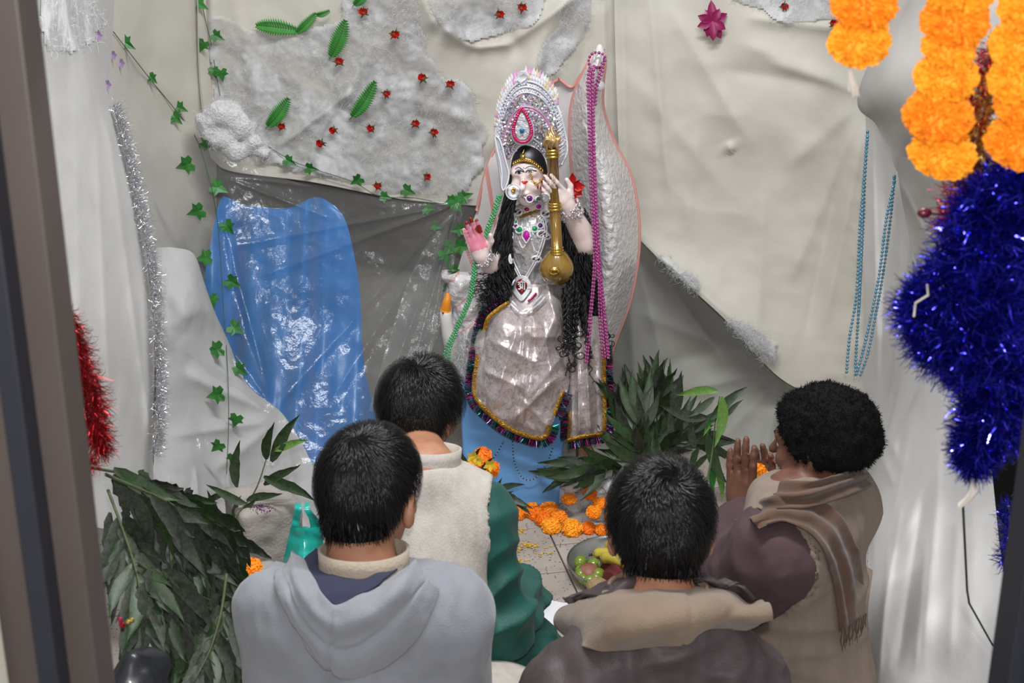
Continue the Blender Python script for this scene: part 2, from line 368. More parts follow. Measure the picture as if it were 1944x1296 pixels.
# right side: white cloth covering the side wall
def rx(px, py, X): p = atx(px, py, X); return (px, py, p.y)
d_right = drape('side_cloth', [
    [(1640, 150, 3.72), (1660, 130, 3.5), (1720, 60, 3.2), (1820, 0, 2.9), (1990, -60, 2.5)],
    [(1646, 330, 3.76), (1690, 330, 3.60), (1740, 330, 3.3), (1830, 300, 2.9), (1990, 260, 2.5)],
    [(1640, 560, 3.80), (1690, 550, 3.60), (1745, 540, 3.3), (1820, 540, 2.9), (1900, 560, 2.55)],
    [(1640, 740, 3.80), (1680, 740, 3.55), (1740, 730, 3.2), (1810, 730, 2.85), (1880, 740, 2.6)],
    [(1648, 900, 3.60), (1680, 900, 3.30), (1730, 900, 3.0), (1800, 880, 2.75), (1880, 850, 2.55)],
    [(1650, 1010, 3.25), (1665, 1020, 3.0), (1720, 1040, 2.72), (1790, 1040, 2.58), (1895, 1010, 2.40)],
    [(1644, 1150, 2.75), (1670, 1160, 2.62), (1720, 1170, 2.5), (1790, 1170, 2.4), (1906, 1140, 2.25)],
    [(1640, 1330, 2.5), (1668, 1340, 2.42), (1720, 1350, 2.35), (1790, 1350, 2.28), (1880, 1350, 2.15)]],
    white, 160, 90, noise=((.006, 4), (.002, 14)), folds=[
    ((1655, 220), (1668, 760), .04, 8), ((1685, 300), (1672, 760), -.03, 8), ((1700, 330), (1760, 620), .04, 9), ((1770, 620), (1655, 960), .05, 16),
    ((1720, 420), (1700, 800), .03, 14), ((1650, 760), (1720, 900), .03, 12), ((1660, 830), (1700, 930), .04, 10),
    ((1830, 720), (1700, 1050), .05, 20, .2), ((1790, 800), (1750, 1290), .05, 20), ((1760, 900), (1700, 1290), -.05, 16), ((1690, 1000), (1665, 1320), .04, 12),
    ((1850, 900), (1840, 1290), .02, 25), ((1800, 640), (1660, 880), .03, 9), ((1740, 760), (1690, 1000), .03, 8), ((1760, 1000), (1735, 1290), .025, 10), ((1715, 930), (1675, 1180), .03, 9), ((1820, 950), (1800, 1290), .02, 12), ((1780, 640), (1690, 900), -.04, 12)],
    label='white cloth in long folds beside the man in the black cap', cat='cloth')
d_flap = drape('side_cloth', [
    [(1735, -140, 3.0), (1800, -140, 2.9), (1900, -140, 2.8), (2010, -140, 2.7)],
    [(1700, 0, 3.1), (1790, 0, 2.9), (1900, 0, 2.75), (2010, 0, 2.6)],
    [(1628, 182, 3.35), (1710, 150, 3.0), (1850, 150, 2.8), (2010, 150, 2.6)],
    [(1665, 240, 3.3), (1730, 245, 3.0), (1850, 270, 2.8), (2010, 300, 2.6)],
    [(1702, 325, 3.2), (1760, 330, 3.0), (1860, 380, 2.75), (2010, 420, 2.6)]],
    M('grey_muslin', (.47, .45, .42), .95, bump=.1, bs=420), 70, 70, noise=((.01, 4),),
    folds=[((1630, 185), (1705, 330), .03, 8), ((1740, -50), (1650, 180), .02, 10), ((1700, 320), (1850, 200), -.02, 25)],
    label='greyish cloth flap pinned up behind the marigold strings', cat='cloth')
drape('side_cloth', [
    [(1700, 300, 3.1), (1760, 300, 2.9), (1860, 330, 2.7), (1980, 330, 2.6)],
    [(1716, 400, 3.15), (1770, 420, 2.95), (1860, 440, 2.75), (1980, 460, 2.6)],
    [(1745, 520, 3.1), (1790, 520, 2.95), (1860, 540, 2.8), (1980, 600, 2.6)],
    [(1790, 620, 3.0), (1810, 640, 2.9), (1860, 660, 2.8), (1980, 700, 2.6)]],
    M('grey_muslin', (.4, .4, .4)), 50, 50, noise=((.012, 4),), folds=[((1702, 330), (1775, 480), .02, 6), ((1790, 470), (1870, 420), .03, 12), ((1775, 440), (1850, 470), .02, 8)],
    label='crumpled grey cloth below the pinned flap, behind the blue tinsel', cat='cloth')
# left side: white cloth beside the door
d_side = drape('side_cloth', [
    [(30, -160, 2.7), (100, -160, 2.8), (160, -160, 3.1), (230, -160, 3.4)],
    [(50, 0, 2.65), (100, 10, 2.8), (150, 15, 3.1), (215, 45, 3.4)],
    [(60, 180, 2.6), (110, 180, 2.8), (165, 180, 3.05), (215, 190, 3.35)],
    [(75, 400, 2.55), (140, 400, 2.75), (205, 400, 2.95), (262, 400, 3.2)],
    [(90, 620, 2.5), (160, 620, 2.65), (230, 620, 2.85), (292, 620, 3.05)],
    [(100, 820, 2.45), (170, 830, 2.6), (240, 850, 2.75), (290, 860, 2.9)],
    [(110, 980, 2.4), (180, 1000, 2.5), (250, 1010, 2.65), (300, 1020, 2.8)]],
    M('side_muslin', (.53, .52, .50), .92, c2=(.50, .49, .47), cs=5, bump=.15, bs=420), 120, 70, noise=((.008, 4), (.003, 12)), folds=[
    ((200, 200), (290, 860), .03, 10, .1), ((180, 200), (215, 900), .02, 10), ((140, 100), (160, 900), .015, 16), ((130, 640), (290, 650), .004, 4),
    ((270, 480), (285, 900), .02, 8), ((90, 180), (190, 420), .02, 14)],
    label='white cloth hanging beside the brown door frame, silver tinsel along its edge', cat='cloth')
d_corner = drape('corner_cloth', [
    [(205, -160, 3.5), (290, -160, 3.8), (392, -160, 4.08)], [(205, 30, 3.5), (290, 30, 3.8), (392, 30, 4.1)],
    [(205, 210, 3.5), (290, 240, 3.85), (410, 290, 4.1)], [(245, 500, 3.55), (330, 500, 3.9), (410, 490, 4.15)]],
    cream, 60, 50, noise=((.01, 4),), folds=[((150, 0), (360, 220), .02, 20), ((215, 190), (330, 480), .03, 12)],
    label='cream cloth turning the left corner, behind the clear plastic', cat='cloth')
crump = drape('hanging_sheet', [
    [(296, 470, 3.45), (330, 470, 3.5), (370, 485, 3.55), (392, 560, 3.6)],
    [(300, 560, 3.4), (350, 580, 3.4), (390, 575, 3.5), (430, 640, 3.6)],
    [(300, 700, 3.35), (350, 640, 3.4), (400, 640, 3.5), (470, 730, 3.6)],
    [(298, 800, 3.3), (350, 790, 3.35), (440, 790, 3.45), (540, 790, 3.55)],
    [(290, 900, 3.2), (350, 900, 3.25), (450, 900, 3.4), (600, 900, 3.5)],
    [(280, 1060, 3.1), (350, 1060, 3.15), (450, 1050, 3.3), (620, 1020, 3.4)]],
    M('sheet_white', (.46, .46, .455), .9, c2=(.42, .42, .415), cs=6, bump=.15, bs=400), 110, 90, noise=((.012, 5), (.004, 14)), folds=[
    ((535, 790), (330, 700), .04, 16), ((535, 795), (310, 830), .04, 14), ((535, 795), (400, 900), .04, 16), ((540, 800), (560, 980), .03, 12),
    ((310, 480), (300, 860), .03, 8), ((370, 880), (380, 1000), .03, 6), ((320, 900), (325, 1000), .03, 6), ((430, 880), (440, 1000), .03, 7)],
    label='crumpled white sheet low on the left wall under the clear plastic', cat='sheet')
# blue satin curtain
def pleats(G):
    x = G[..., 0]+.06*(G[..., 1]-600); s = np.zeros(x.shape)
    for a, b, c in ((.025, 26, 0), (.015, 15, 1.3), (.008, 9, .5)): s += a*np.sin(x/b+c+.6*np.sin(G[..., 1]/150))
    return s
d_blue = drape('satin_curtain', [
    [(424, 372, 3.98), (480, 392, 3.94), (545, 395, 3.96), (600, 374, 3.93), (638, 392, 3.98)],
    [(412, 400, 3.98), (480, 405, 3.94), (545, 410, 3.96), (605, 400, 3.93), (660, 430, 3.99)],
    [(388, 540, 3.95), (460, 540, 3.92), (540, 545, 3.93), (620, 545, 3.93), (682, 545, 3.99)],
    [(405, 640, 3.93), (470, 650, 3.9), (550, 660, 3.9), (630, 670, 3.9), (690, 680, 3.96)],
    [(490, 760, 3.85), (540, 780, 3.84), (590, 790, 3.84), (650, 790, 3.84), (712, 790, 3.9)],
    [(570, 880, 3.78), (600, 890, 3.78), (630, 900, 3.78), (680, 900, 3.80), (725, 900, 3.84)],
    [(580, 990, 3.7), (610, 1000, 3.7), (640, 1000, 3.7), (680, 1000, 3.72), (720, 1000, 3.75)]],
    M('blue_satin', (.018, .17, .48), .32, c2=(.024, .20, .56), cs=5, sheen=.2, spec=.8, anis=.3, bump=.05, bs=200), 140, 150,
    noise=((.006, 5),), fn=pleats, label='sky-blue satin curtain with vertical pleats behind the clear plastic', cat='curtain')
# clear crinkled plastic sheeting gathered at the right
def clear_plastic():
    m = bpy.data.materials.new('clear_plastic'); m.use_nodes = True; nt = m.node_tree; n = nt.nodes; l = nt.links
    n.remove(n['Principled BSDF']); out = n['Material Output']
    tr = n.new('ShaderNodeBsdfTransparent'); gl = n.new('ShaderNodeBsdfGlossy'); gl.inputs['Roughness'].default_value = .22
    df = n.new('ShaderNodeBsdfDiffuse'); df.inputs['Color'].default_value = (.8, .8, .8, 1)
    tx = n.new('ShaderNodeTexCoord'); nz = n.new('ShaderNodeTexNoise'); nz.inputs['Scale'].default_value = 26; nz.inputs['Detail'].default_value = 5
    bp = n.new('ShaderNodeBump'); bp.inputs['Strength'].default_value = .4; bp.inputs['Distance'].default_value = .02
    l.new(tx.outputs['Object'], nz.inputs[0]); l.new(nz.outputs[0], bp.inputs['Height']); l.new(bp.outputs[0], gl.inputs['Normal']); 
    m1 = n.new('ShaderNodeMixShader'); m1.inputs[0].default_value = .04; l.new(tr.outputs[0], m1.inputs[1]); l.new(df.outputs[0], m1.inputs[2])
    m2 = n.new('ShaderNodeMixShader'); m2.inputs[0].default_value = .062; l.new(m1.outputs[0], m2.inputs[1]); l.new(gl.outputs[0], m2.inputs[2])
    l.new(m2.outputs[0], out.inputs[0]); MATS['clear_plastic'] = m; return m
plast = clear_plastic()
G0 = (868, 388)
sheet1 = drape('plastic_sheet', [
    [(200, 90, 3.42), (250, 170, 3.55), (330, 240, 3.75), (410, 290, 3.9), (560, 345, 3.86), (720, 375, 3.78), (872, 384, 3.74)],
    [(215, 230, 3.42), (290, 300, 3.6), (370, 340, 3.75), (470, 380, 3.84), (600, 400, 3.82), (740, 400, 3.76), (872, 390, 3.74)],
    [(255, 400, 3.40), (330, 430, 3.55), (410, 460, 3.75), (520, 480, 3.8), (640, 470, 3.79), (760, 440, 3.75), (872, 394, 3.74)],
    [(290, 560, 3.35), (360, 580, 3.5), (440, 620, 3.65), (550, 620, 3.74), (670, 580, 3.76), (780, 500, 3.74), (872, 398, 3.74)],
    [(298, 730, 3.28), (380, 730, 3.4), (470, 760, 3.5), (580, 760, 3.6), (700, 690, 3.68), (800, 570, 3.72), (874, 402, 3.74)],
    [(298, 870, 3.18), (390, 880, 3.25), (480, 880, 3.35), (590, 880, 3.45), (730, 800, 3.55), (830, 640, 3.68), (878, 406, 3.74)]],
    plast, 140, 170, noise=((.01, 6), (.004, 22), (.0015, 60)), folds=[
    (G0, (430, 470), .03, 5, .1), (G0, (480, 530), .035, 6, .1), (G0, (470, 830), .03, 8, .1), (G0, (620, 770), .04, 10, .1), (G0, (740, 720), .03, 7, .1),
    (G0, (400, 330), .02, 6, .1), ((410, 330), (640, 420), .02, 6), ((380, 580), (540, 800), .05, 10), ((430, 460), (520, 780), .04, 7),
    ((535, 790), (310, 640), .04, 9), ((420, 400), (500, 700), .03, 6), ((210, 200), (400, 560), .03, 9), ((300, 260), (420, 420), .03, 7)],
    label='clear crinkled plastic sheet stretched over the blue satin curtain', cat='plastic sheet')
sheet2 = drape('plastic_sheet', [
    [(866, 384, 3.72), (880, 388, 3.72), (900, 395, 3.75)],
    [(790, 500, 3.7), (850, 520, 3.7), (900, 520, 3.8)],
    [(740, 640, 3.62), (810, 650, 3.6), (880, 650, 3.78)],
    [(700, 780, 3.5), (770, 790, 3.48), (850, 790, 3.7)]],
    plast, 100, 70, noise=((.01, 7), (.005, 24)), folds=[(G0, (760, 780), .03, 6, .1), (G0, (800, 780), .03, 5, .1), (G0, (840, 780), .03, 5, .1)],
    label='clear plastic falling in sharp pleats just left of the goddess', cat='plastic sheet')
# ------------------------------------------------------------------ people
def skin(name, c, c2): return M(name, c, .5, c2=c2, cs=30, bump=.08, bs=300, sub=.12, spec=.4)
hairm = M('black_hair', (.0035, .003, .003), .3, spec=.38)
def rotz(a): return Matrix.Rotation(a, 3, 'Z')
def head_rot(yaw, pitch=0, roll=0): return Matrix.Rotation(yaw, 3, 'Z') @ Matrix.Rotation(pitch, 3, 'X') @ Matrix.Rotation(roll, 3, 'Y')
def head_sdf(P, c, HR, s=1.):
    q = (P-np.array(c))@np.array(HR)/s       # into head space: +y face, +z up
    d = ell(q, (0, -.014, .03), (.073, .094, .088))
    d = smin(d, ell(q, (0, .028, -.025), (.058, .062, .085)), .03)
    d = smin(d, ell(q, (0, .052, -.088), (.03, .032, .024)), .03)
    d = smin(d, cap(q, (-.035, .072, .018), (.035, .072, .018), .012), .018)      # brow
    for sg in (-1, 1):
        d = -smin(-d, ell(q, (sg*.03, .098, -.002), (.016, .016, .012)), .012)     # eye sockets
        d = smin(d, ell(q, (sg*.04, .062, -.035), (.018, .02, .018)), .02)
    d = smin(d, cap(q, (0, .086, .004), (0, .106, -.03), .006, .011), .012)
    d = smin(d, ell(q, (0, .088, -.055), (.02, .01, .008)), .008)
    for sg in (-1, 1):
        e = ell(q, (sg*.082, -.008, -.012), (.013, .021, .034), Matrix.Rotation(sg*.35, 3, 'Z') @ Matrix.Rotation(-.2, 3, 'X'))
        e = -smin(-e, ell(q, (sg*.094, -.001, -.008), (.009, .013, .021)), .004)
        d = smin(d, e, .008)
    return d*s
def hand_sdf(P, wrist, dirv, palmn, side, s=1., curl=.5, spread=.12):
    """palm with five bent fingers; dirv towards the fingertips, palmn out of the palm, side towards the thumb"""
    y = Vector(dirv).normalized(); z = Vector(palmn); z = (z-y*z.dot(y)).normalized(); x = y.cross(z)
    if x.dot(Vector(side)) < 0: x = -x
    Rm = Matrix((x, y, z)).transposed(); q = (P-np.array(wrist))@np.array(Rm)/s
    d = ell(q, (0, .045, 0), (.042, .052, .016)); d = smin(d, cap(q, (0, -.03, 0), (0, .03, 0), .024, .026), .02)
    for fx, ln, ba in ((.030, .070, .085), (.010, .080, .092), (-.011, .074, .088), (-.030, .058, .078)):
        a = np.array((fx, ba-.02, 0)); an = 0; r = .0092; px = fx*spread*4
        for k, fr in enumerate((.45, .32, .23)):
            L = ln*fr+(.02 if k == 0 else 0); b = a+np.array((px*L*4, math.cos(an)*L, math.sin(an)*L))
            d = smin(d, cap(q, a, b, r, r-.0007), .004); a = b; an += curl*(.9 if k == 0 else 1.); r -= .0008
    a = np.array((.034, .022, .004)); b = np.array((.058, .052, .016)); c = np.array((.062, .082, .02+.01*curl))
    d = smin(d, cap(q, a, b, .014, .0115), .01); d = smin(d, cap(q, b, c, .0112, .009), .005)
    return d*s
def torso_sdf(P, J, g=0.):
    T = J['T']; q = (P-np.array(J['pelvis']))@np.array(T); H = J['h']        # q: torso space, leaning frame
    w = J['w']
    d = ell(q, (0, 0, H*.18), (w*.92+g, .125+g, H*.34+g))
    d = smin(d, ell(q, (0, .0, H*.66), (w*.98+g, .105+g, H*.36+g)), .06)
    d = smin(d, cap(P, J['sl'], J['sr'], .062+g), .05)
    n0 = np.array(J['neck']); 
    for k in ('sl', 'sr'): d = smin(d, cap(P, n0-np.array((0, .0, .02)), J[k], .045+g, .05+g), .03)
    return d
def arms_sdf(P, J, g=0., r=(.056, .044, .034)):
    d = None
    for s in 'lr':
        a = cap(P, J['s'+s], J['e'+s], r[0]+g, r[1]+g); a = smin(a, cap(P, J['e'+s], J['w'+s], r[1]+g, r[2]+g), .03)
        d = a if d is None else np.minimum(d, a)
    return d
def legs_sdf(P, J, g=0.):
    d = None
    for s in 'lr':
        a = cap(P, J['h'+s], J['k'+s], .088+g, .062+g); a = smin(a, cap(P, J['k'+s], J['a'+s], .06+g, .042+g), .03)
        d = a if d is None else smin(d, a, .03)
    return d
def build_skin(name, J, mat, parent):
    def f(P):
        d = torso_sdf(P, J); d = smin(d, arms_sdf(P, J, 0, (.046, .036, .026)), .03); d = smin(d, legs_sdf(P, J, -.012), .04)
        hc = np.array(J['head']); HR = np.array(J['HR']); nk = hc+HR@np.array((0, -.028, -.06))
        d = smin(d, cap(P, nk, J['neck'], .052, .06), .035)
        d = smin(d, head_sdf(P, J['head'], J['HR'], J.get('hs', 1.)), .012)
        for s in 'lr': d = smin(d, hand_sdf(P, *J['hand'+s]), .012)
        for s in 'lr': d = smin(d, cap(P, J['a'+s], J['f'+s], .035, .026), .03)
        return d
    lo, hi = J['box']; V, Fq = nets(f, lo, hi, .0048); return obj('body', V, Fq, mat, parent)
def relax(V, Fq, it):
    for _ in range(it):
        A = np.zeros_like(V); c = np.zeros(len(V))
        for k in range(4):
            np.add.at(A, Fq[:, k], V[Fq[:, (k+1) % 4]]+V[Fq[:, (k+3) % 4]]); np.add.at(c, Fq[:, k], 2)
        V = .4*V+.6*A/np.maximum(c, 1)[:, None]
    return V
def ridged(P, s, o=2): return 1-np.abs(fbm(P*np.array(s), o))*2
def cloth_part(name, f, J, mat, parent, h=.0075, disp=None, box=None, cut=None):
    lo, hi = box or J['box']; V, Fq = nets(f, lo, hi, h)
    V = relax(V, Fq, 3)
    if disp is not None: V = V+normals(V, Fq)*disp(V)[:, None]
    return obj(name, V, Fq, mat, parent)
def eyes(J, parent):
    HR = J['HR']; c = Vector(J['head']); s = J.get('hs', 1.)
    for sg in (-1, 1):
        e = c+HR@Vector((sg*.03, .072, -.002))*s; V, Fc = sphere(e, .0115*s, 12, 8); eo = obj('eye', V, Fc, M('eye_white', (.75, .72, .68), .2), parent)
        V, Fc = sphere(e+HR@Vector((0, .008, 0))*s, .006*s, 10, 6); obj('iris', V, Fc, M('dark_iris', (.02, .01, .005), .15), eo)
        pts = [c+HR@Vector((sg*x, y, z))*s for x, y, z in ((.014, .088, .018), (.03, .086, .024), (.048, .074, .018))]
        V, Fc = tube(pts, [.003, .004, .002], 5); obj('eyebrow', V, Fc, hairm, parent)
    pts = [c+HR@Vector((x, y, -.055))*s for x, y in ((-.022, .09), (-.01, .099), (0, .1), (.01, .099), (.022, .09))]
    V, Fc = tube(pts, [.002, .0042, .004, .0042, .002], 6); obj('lips', V, Fc, M('lips', (.30, .10, .08), .4), parent)
ZL = np.array([-.13, -.095, -.06, -.03, -.005, .02, .06, .085, .13]); YL = np.array([-.07, -.05, -.042, -.036, -.030, .0, .058, .08, .3])
def hair(J, parent, n=5200, whorl=(.0, -.055, .1), spin=.5, ln=(.03, .05), lift=.008, thick=.011, nape=-.085, seed=1, messy=.25, wid=.0011):
    HR = np.array(J['HR']); c = np.array(J['head']); s = J.get('hs', 1.); ec = np.array((0, -.014, .03)); er = np.array((.073, .094, .088))
    rn = np.random.default_rng(seed)
    def keep(q): return np.maximum(q[:, 1]-np.interp(q[:, 2], ZL, YL), nape-q[:, 2])
    def f(P):
        q = (P-c)@HR/s; d = ell(q, ec, er+thick+.004*vn(q*30)[:, None]); d = smin(d, ell(q, (0, -.045, -.03), (.058+thick*.6, .055+thick*.6, .06)), .02)
        return -smin(-d, -keep(q), .012)*s
    V, Fq = nets(f, c-.16, c+.17, .0045); cap_o = obj('hair', V, Fq, M('hair_under', (.003, .0028, .0028), .6, spec=.08), parent)
    ql = (V-c)@HR/s; ii = np.flatnonzero((ql[:, 2] < .0) & (ql[:, 1] < .03)); ii = rn.choice(ii, 2600); nv_ = normals(V, Fq)[ii]
    Vn, Qn = strips(V[ii]-nv_*.001, nv_*.16+np.array((0, 0, -1.))+rn.normal(size=(len(ii), 3))*.12, rn.uniform(.012, .024, len(ii)), .0013, 3, .06); obj('nape_hair', Vn, Qn, hairm, cap_o, kind='stuff')
    # strands combed away from the whorl
    u = rn.normal(size=(n*3, 3)); u /= np.linalg.norm(u, axis=1)[:, None]; p = ec+u*(er+thick-.001)
    p = p[(keep(p) < -.004)]
    low = p[:, 2] < -.02; p[low, :2] *= .9
    p = p[:n]; n = len(p); wv = np.array(whorl); lay = rn.uniform(.0, 1, n); L = rn.uniform(ln[0], ln[1], n); seg = 6; pts = [p.copy()]; jit = rn.normal(size=(n, 3))*messy
    for k in range(seg):
        nn = (p-ec)/(er*er); nn /= np.linalg.norm(nn, axis=1)[:, None]
        g = p-wv; g[:, 2] -= .01; dist = np.linalg.norm(g, axis=1)[:, None]
        d = g/np.maximum(dist, .004); d = d+np.cross(nn, d)*spin*np.exp(-dist/.06); d[:, 2] -= .35; d = d+.35*jit+1.3*messy*np.stack([vn(p*38), vn(p*38+7), vn(p*38+19)], -1)
        d -= nn*(np.sum(d*nn, 1)[:, None]); d /= np.maximum(np.linalg.norm(d, axis=1), 1e-6)[:, None]
        p = p+d*(L/seg)[:, None]
        k0 = np.linalg.norm((p-ec)/(er+thick+lift*(.3+lay[:, None]*.9)*min(1, (k+1)/3)), axis=1)[:, None]
        p = np.where((p[:, 2:3] > -.05), ec+(p-ec)/k0, p); pts.append(p.copy())
    A = np.stack(pts, 1); t = np.diff(A, axis=1); t = np.concatenate([t, t[:, -1:]], 1)
    nn = (A-ec)/(er*er); sd = np.cross(t, nn); sd /= np.maximum(np.linalg.norm(sd, axis=2), 1e-9)[..., None]
    wd = wid*np.linspace(1, .15, seg+1)[None, :, None]; up = nn/np.linalg.norm(nn, axis=2)[..., None]
    X = np.stack([A-sd*wd/2, A+up*wd*.35, A+sd*wd/2], 2).reshape(-1, 3); X = (X*s)@HR.T+c
    base = np.arange(n)[:, None]*(3*(seg+1)); Q = []
    for k in range(seg):
        for e in (0, 1): Q.append(base+np.array([[3*k+e, 3*k+e+1, 3*k+e+4, 3*k+e+3]]))
    obj('hair_strands', X, np.stack(Q, 1).reshape(-1, 4), hairm, cap_o, kind='stuff')
def joints(root, yaw, lean, h, w, head, HR, **k):
    """body frame: pelvis on the floor, torso leaning forward; limbs for sitting cross-legged"""
    Z = rotz(yaw); T = Z @ Matrix.Rotation(-lean, 3, 'X'); p = Vector(root)
    L = lambda x, y, z: p+T@Vector((x, y, z)); G = lambda x, y, z: Vector((p.x, p.y, 0))+Z@Vector((x, y, z))
    J = dict(T=T, pelvis=p, h=h, w=w, head=Vector(head), HR=HR, sl=L(-w-.01, -.0, h), sr=L(w+.01, 0, h), neck=L(0, .0, h+.055),
             hl=G(-.09, .02, .09), hr=G(.09, .02, .09), kl=G(-.33, .33, .10), kr=G(.33, .33, .10), al=G(.06, .40, .06), ar=G(-.06, .46, .06), fl=G(.16, .42, .04), fr=G(-.16, .48, .04),
             el=L(-w-.07, .06, h-.25), er=L(w+.07, .06, h-.25), wl=G(-.12, .30, .24), wr=G(.12, .30, .24), L=L, G=G)
    J.update(k)
    if 'handl' not in J: J['handl'] = (J['wl'], G(.02, .5, .18)-J['wl'], (0, 0, -1), Z@Vector((1, .2, 0)), 1., .35)
    if 'handr' not in J: J['handr'] = (J['wr'], G(-.02, .5, .18)-J['wr'], (0, 0, -1), Z@Vector((-1, .2, 0)), 1., .35)
    return J
def bounds(J, pad=.16):
    P = np.array([list(v) for k, v in J.items() if isinstance(v, Vector)]); lo = P.min(0)-pad; hi = P.max(0)+pad; lo[2] = max(lo[2], -.01); J['box'] = (lo, hi); return J
def person_thing(label, J): return thing('person', label, 'person', (J['pelvis'].x, J['pelvis'].y, 0))
def sheet_on(name, tree, rows, mat, parent, nu=40, nv=60, disp=None, solid=.003, noise=.003, ns=25, label=None):
    """garment panel: control points given as px, py, height above the surface underneath"""
    last = None; C = []
    for r in rows:
        cc = []
        for px, py, off in r:
            h, nn = hit(tree, px, py, off)
            if h is None or (last is not None and (h-last).length > .35):
                d = ray(px, py); h = Vector((0, 0, CAMZ))+d*((last.y if last is not None else 2.)/d.y)
            last = h; cc.append(tuple(h))
        C.append(cc); last = Vector(cc[0])
    G = surf(C, nu, nv); Fq = grid_faces(nu, nv); V = G.reshape(-1, 3); N = normals(V, Fq)
    if np.mean(np.sum(N*(V-np.array((0, 0, CAMZ))), 1)) > 0: N = -N; Fq = Fq[:, ::-1]
    uv = np.stack(np.meshgrid(np.linspace(0, 1, nu), np.linspace(0, 1, nv), indexing='ij'), -1).reshape(-1, 2)
    dd = noise*fbm(V*ns, 3)
    if disp is not None: dd = dd+disp(uv, V)
    o = obj(name, V+N*dd[:, None], Fq.copy(), mat, parent)
    if solid: md = o.modifiers.new('thickness', 'SOLIDIFY'); md.thickness = solid; md.offset = -1
    if label: o["label"] = label
    return o

def jacket(J, g, arms=True, top=None, ar=(.056, .046, .036), hem=None, kk=.04, sl=None):
    def f(P):
        d = torso_sdf(P, J, g)
        if arms: d = smin(d, arms_sdf(P, J, g*.8, ar), kk)
        hc = np.array(J['neck'])
        up = np.array(J['T'])@np.array((0, .12, 1.)); up /= np.linalg.norm(up)
        d = -smin(-d, -((P-hc)@up-(.02 if top is None else top)), .012)
        for s in 'lr':      # sleeves stop at the wrist
            ax = np.array(J['w'+s]-J['e'+s]); ax /= np.linalg.norm(ax); near = np.linalg.norm(P-np.array(J['w'+s]), axis=1) < .12
            e = (P-np.array(J['w'+s]))@ax+.005; d = np.where(near, np.maximum(d, e), d)
        return d
    return f
# --- A: young man in a grey hooded sweatshirt
JA = bounds(joints((-.236, 1.84, .12), 0, .17, .50, .094, (-.226, 2.02, .785), head_rot(-.42, -.16), hs=.9, el=Vector((-.375, 1.94, .36)), er=Vector((-.092, 1.94, .36)),
                   kl=Vector((-.52, 2.10, .10)), kr=Vector((.0, 2.10, .12))))
A = person_thing('person seen from behind in a pale grey hooded sweatshirt, sitting nearest on the left', JA)
skA = skin('warm_skin', (.42, .20, .115), (.36, .16, .09))
build_skin('body', JA, skA, A); eyes(JA, A); hair(JA, A, 7000, whorl=(-.004, -.06, .105), spin=.7, ln=(.028, .048), seed=2)
fleece = M('grey_sweatshirt', (.25, .26, .285), .95, c2=(.215, .225, .25), cs=14, bump=.2, bs=350, sheen=.3)
def foldsA(P):
    q = P-np.array(JA['pelvis']); n = ridged(P, (9, 6, 5)); return .010*n*np.clip((q[:, 2])*3, .2, 1)+.004*ridged(P, (16, 12, 9), 3)+.004*fbm(P*np.array((18, 10, 12)))
hoodie = cloth_part('sweatshirt', jacket(JA, .026), JA, fleece, A, disp=foldsA)
jeans = M('blue_denim', (.09, .14, .24), .9, c2=(.12, .18, .29), cs=60, bump=.2, bs=500)
cloth_part('jeans', lambda P: legs_sdf(P, JA, .016), JA, jeans, A, h=.01, disp=lambda P: .005*ridged(P, (10, 10, 10)))
tA = bvh_of(hoodie)
hood_mat = fleece
def hd(uv, V): return .006*np.sin(uv[:, 0]*9+1.2*np.sin(uv[:, 1]*5))+.010*np.exp(-((uv[:, 0]-.35)/.12)**2)-.005*np.exp(-((uv[:, 0]-.62)/.04)**2)-.006*np.exp(-((uv[:, 1]-.46)/.012)**2)*np.clip(uv[:, 0]*2, 0, 1)
sheet_on('hood', tA, [
    [(578, 1060, .035), (592, 1095, .045), (612, 1125, .055), (637, 1149, .06), (682, 1128, .055), (725, 1100, .045), (765, 1072, .035)],
    [(552, 1062, .045), (566, 1108, .06), (596, 1155, .07), (642, 1190, .07), (705, 1165, .07), (757, 1120, .06), (792, 1080, .045)],
    [(535, 1078, .03), (548, 1130, .045), (584, 1195, .055), (643, 1245, .05), (718, 1218, .055), (782, 1150, .045), (812, 1095, .03)],
    [(524, 1092, .002), (533, 1150, .004), (573, 1228, .006), (645, 1288, .006), (732, 1262, .006), (802, 1190, .004), (830, 1115, .002)]],
    hood_mat, A, 60, 90, disp=hd, solid=.006)
sheet_on('hood_lining', tA, [
    [(600, 1040, .0), (618, 1050, .0), (645, 1066, .0), (670, 1072, .0), (700, 1070, .0), (725, 1062, .0), (742, 1048, .0)],
    [(584, 1052, .02), (606, 1075, .025), (634, 1102, .03), (662, 1112, .035), (695, 1102, .03), (726, 1080, .025), (752, 1060, .02)],
    [(577, 1059, .035), (591, 1094, .045), (611, 1124, .055), (637, 1148, .06), (682, 1127, .055), (725, 1099, .045), (766, 1071, .035)]],
    M('navy_lining', (.028, .031, .065), .95, bump=.2, bs=300), A, 30, 80, solid=.003, label='navy blue hood lining')
def ring(J, r, z0, rad, mat, name, parent, tilt=.3, h=.03, n=40, off=(0, 0)):
    c = Vector(J['neck'])+Vector((off[0], off[1], z0)); Tm = J['T']; V = []
    prof = [(1.06, 0), (1.0, .3), (.99, .7), (1.0, 1), (.93, 1), (.92, .5), (.95, 0)]
    for i in range(n):
        a = 2*math.pi*i/n
        for k, z in prof:
            V.append(c+Tm@Vector((math.cos(a)*r*k, math.sin(a)*rad*k, z*h-tilt*math.sin(a)*.03*0)))
    return obj(name, V, grid_faces(n, len(prof), True, True), mat, parent)
ring(JA, .072, -.004, .068, M('beige_rib', (.42, .35, .27), .95, bump=.3, bs=180, wave=0.), 'shirt_collar', A, h=.062, off=(.003, .006))

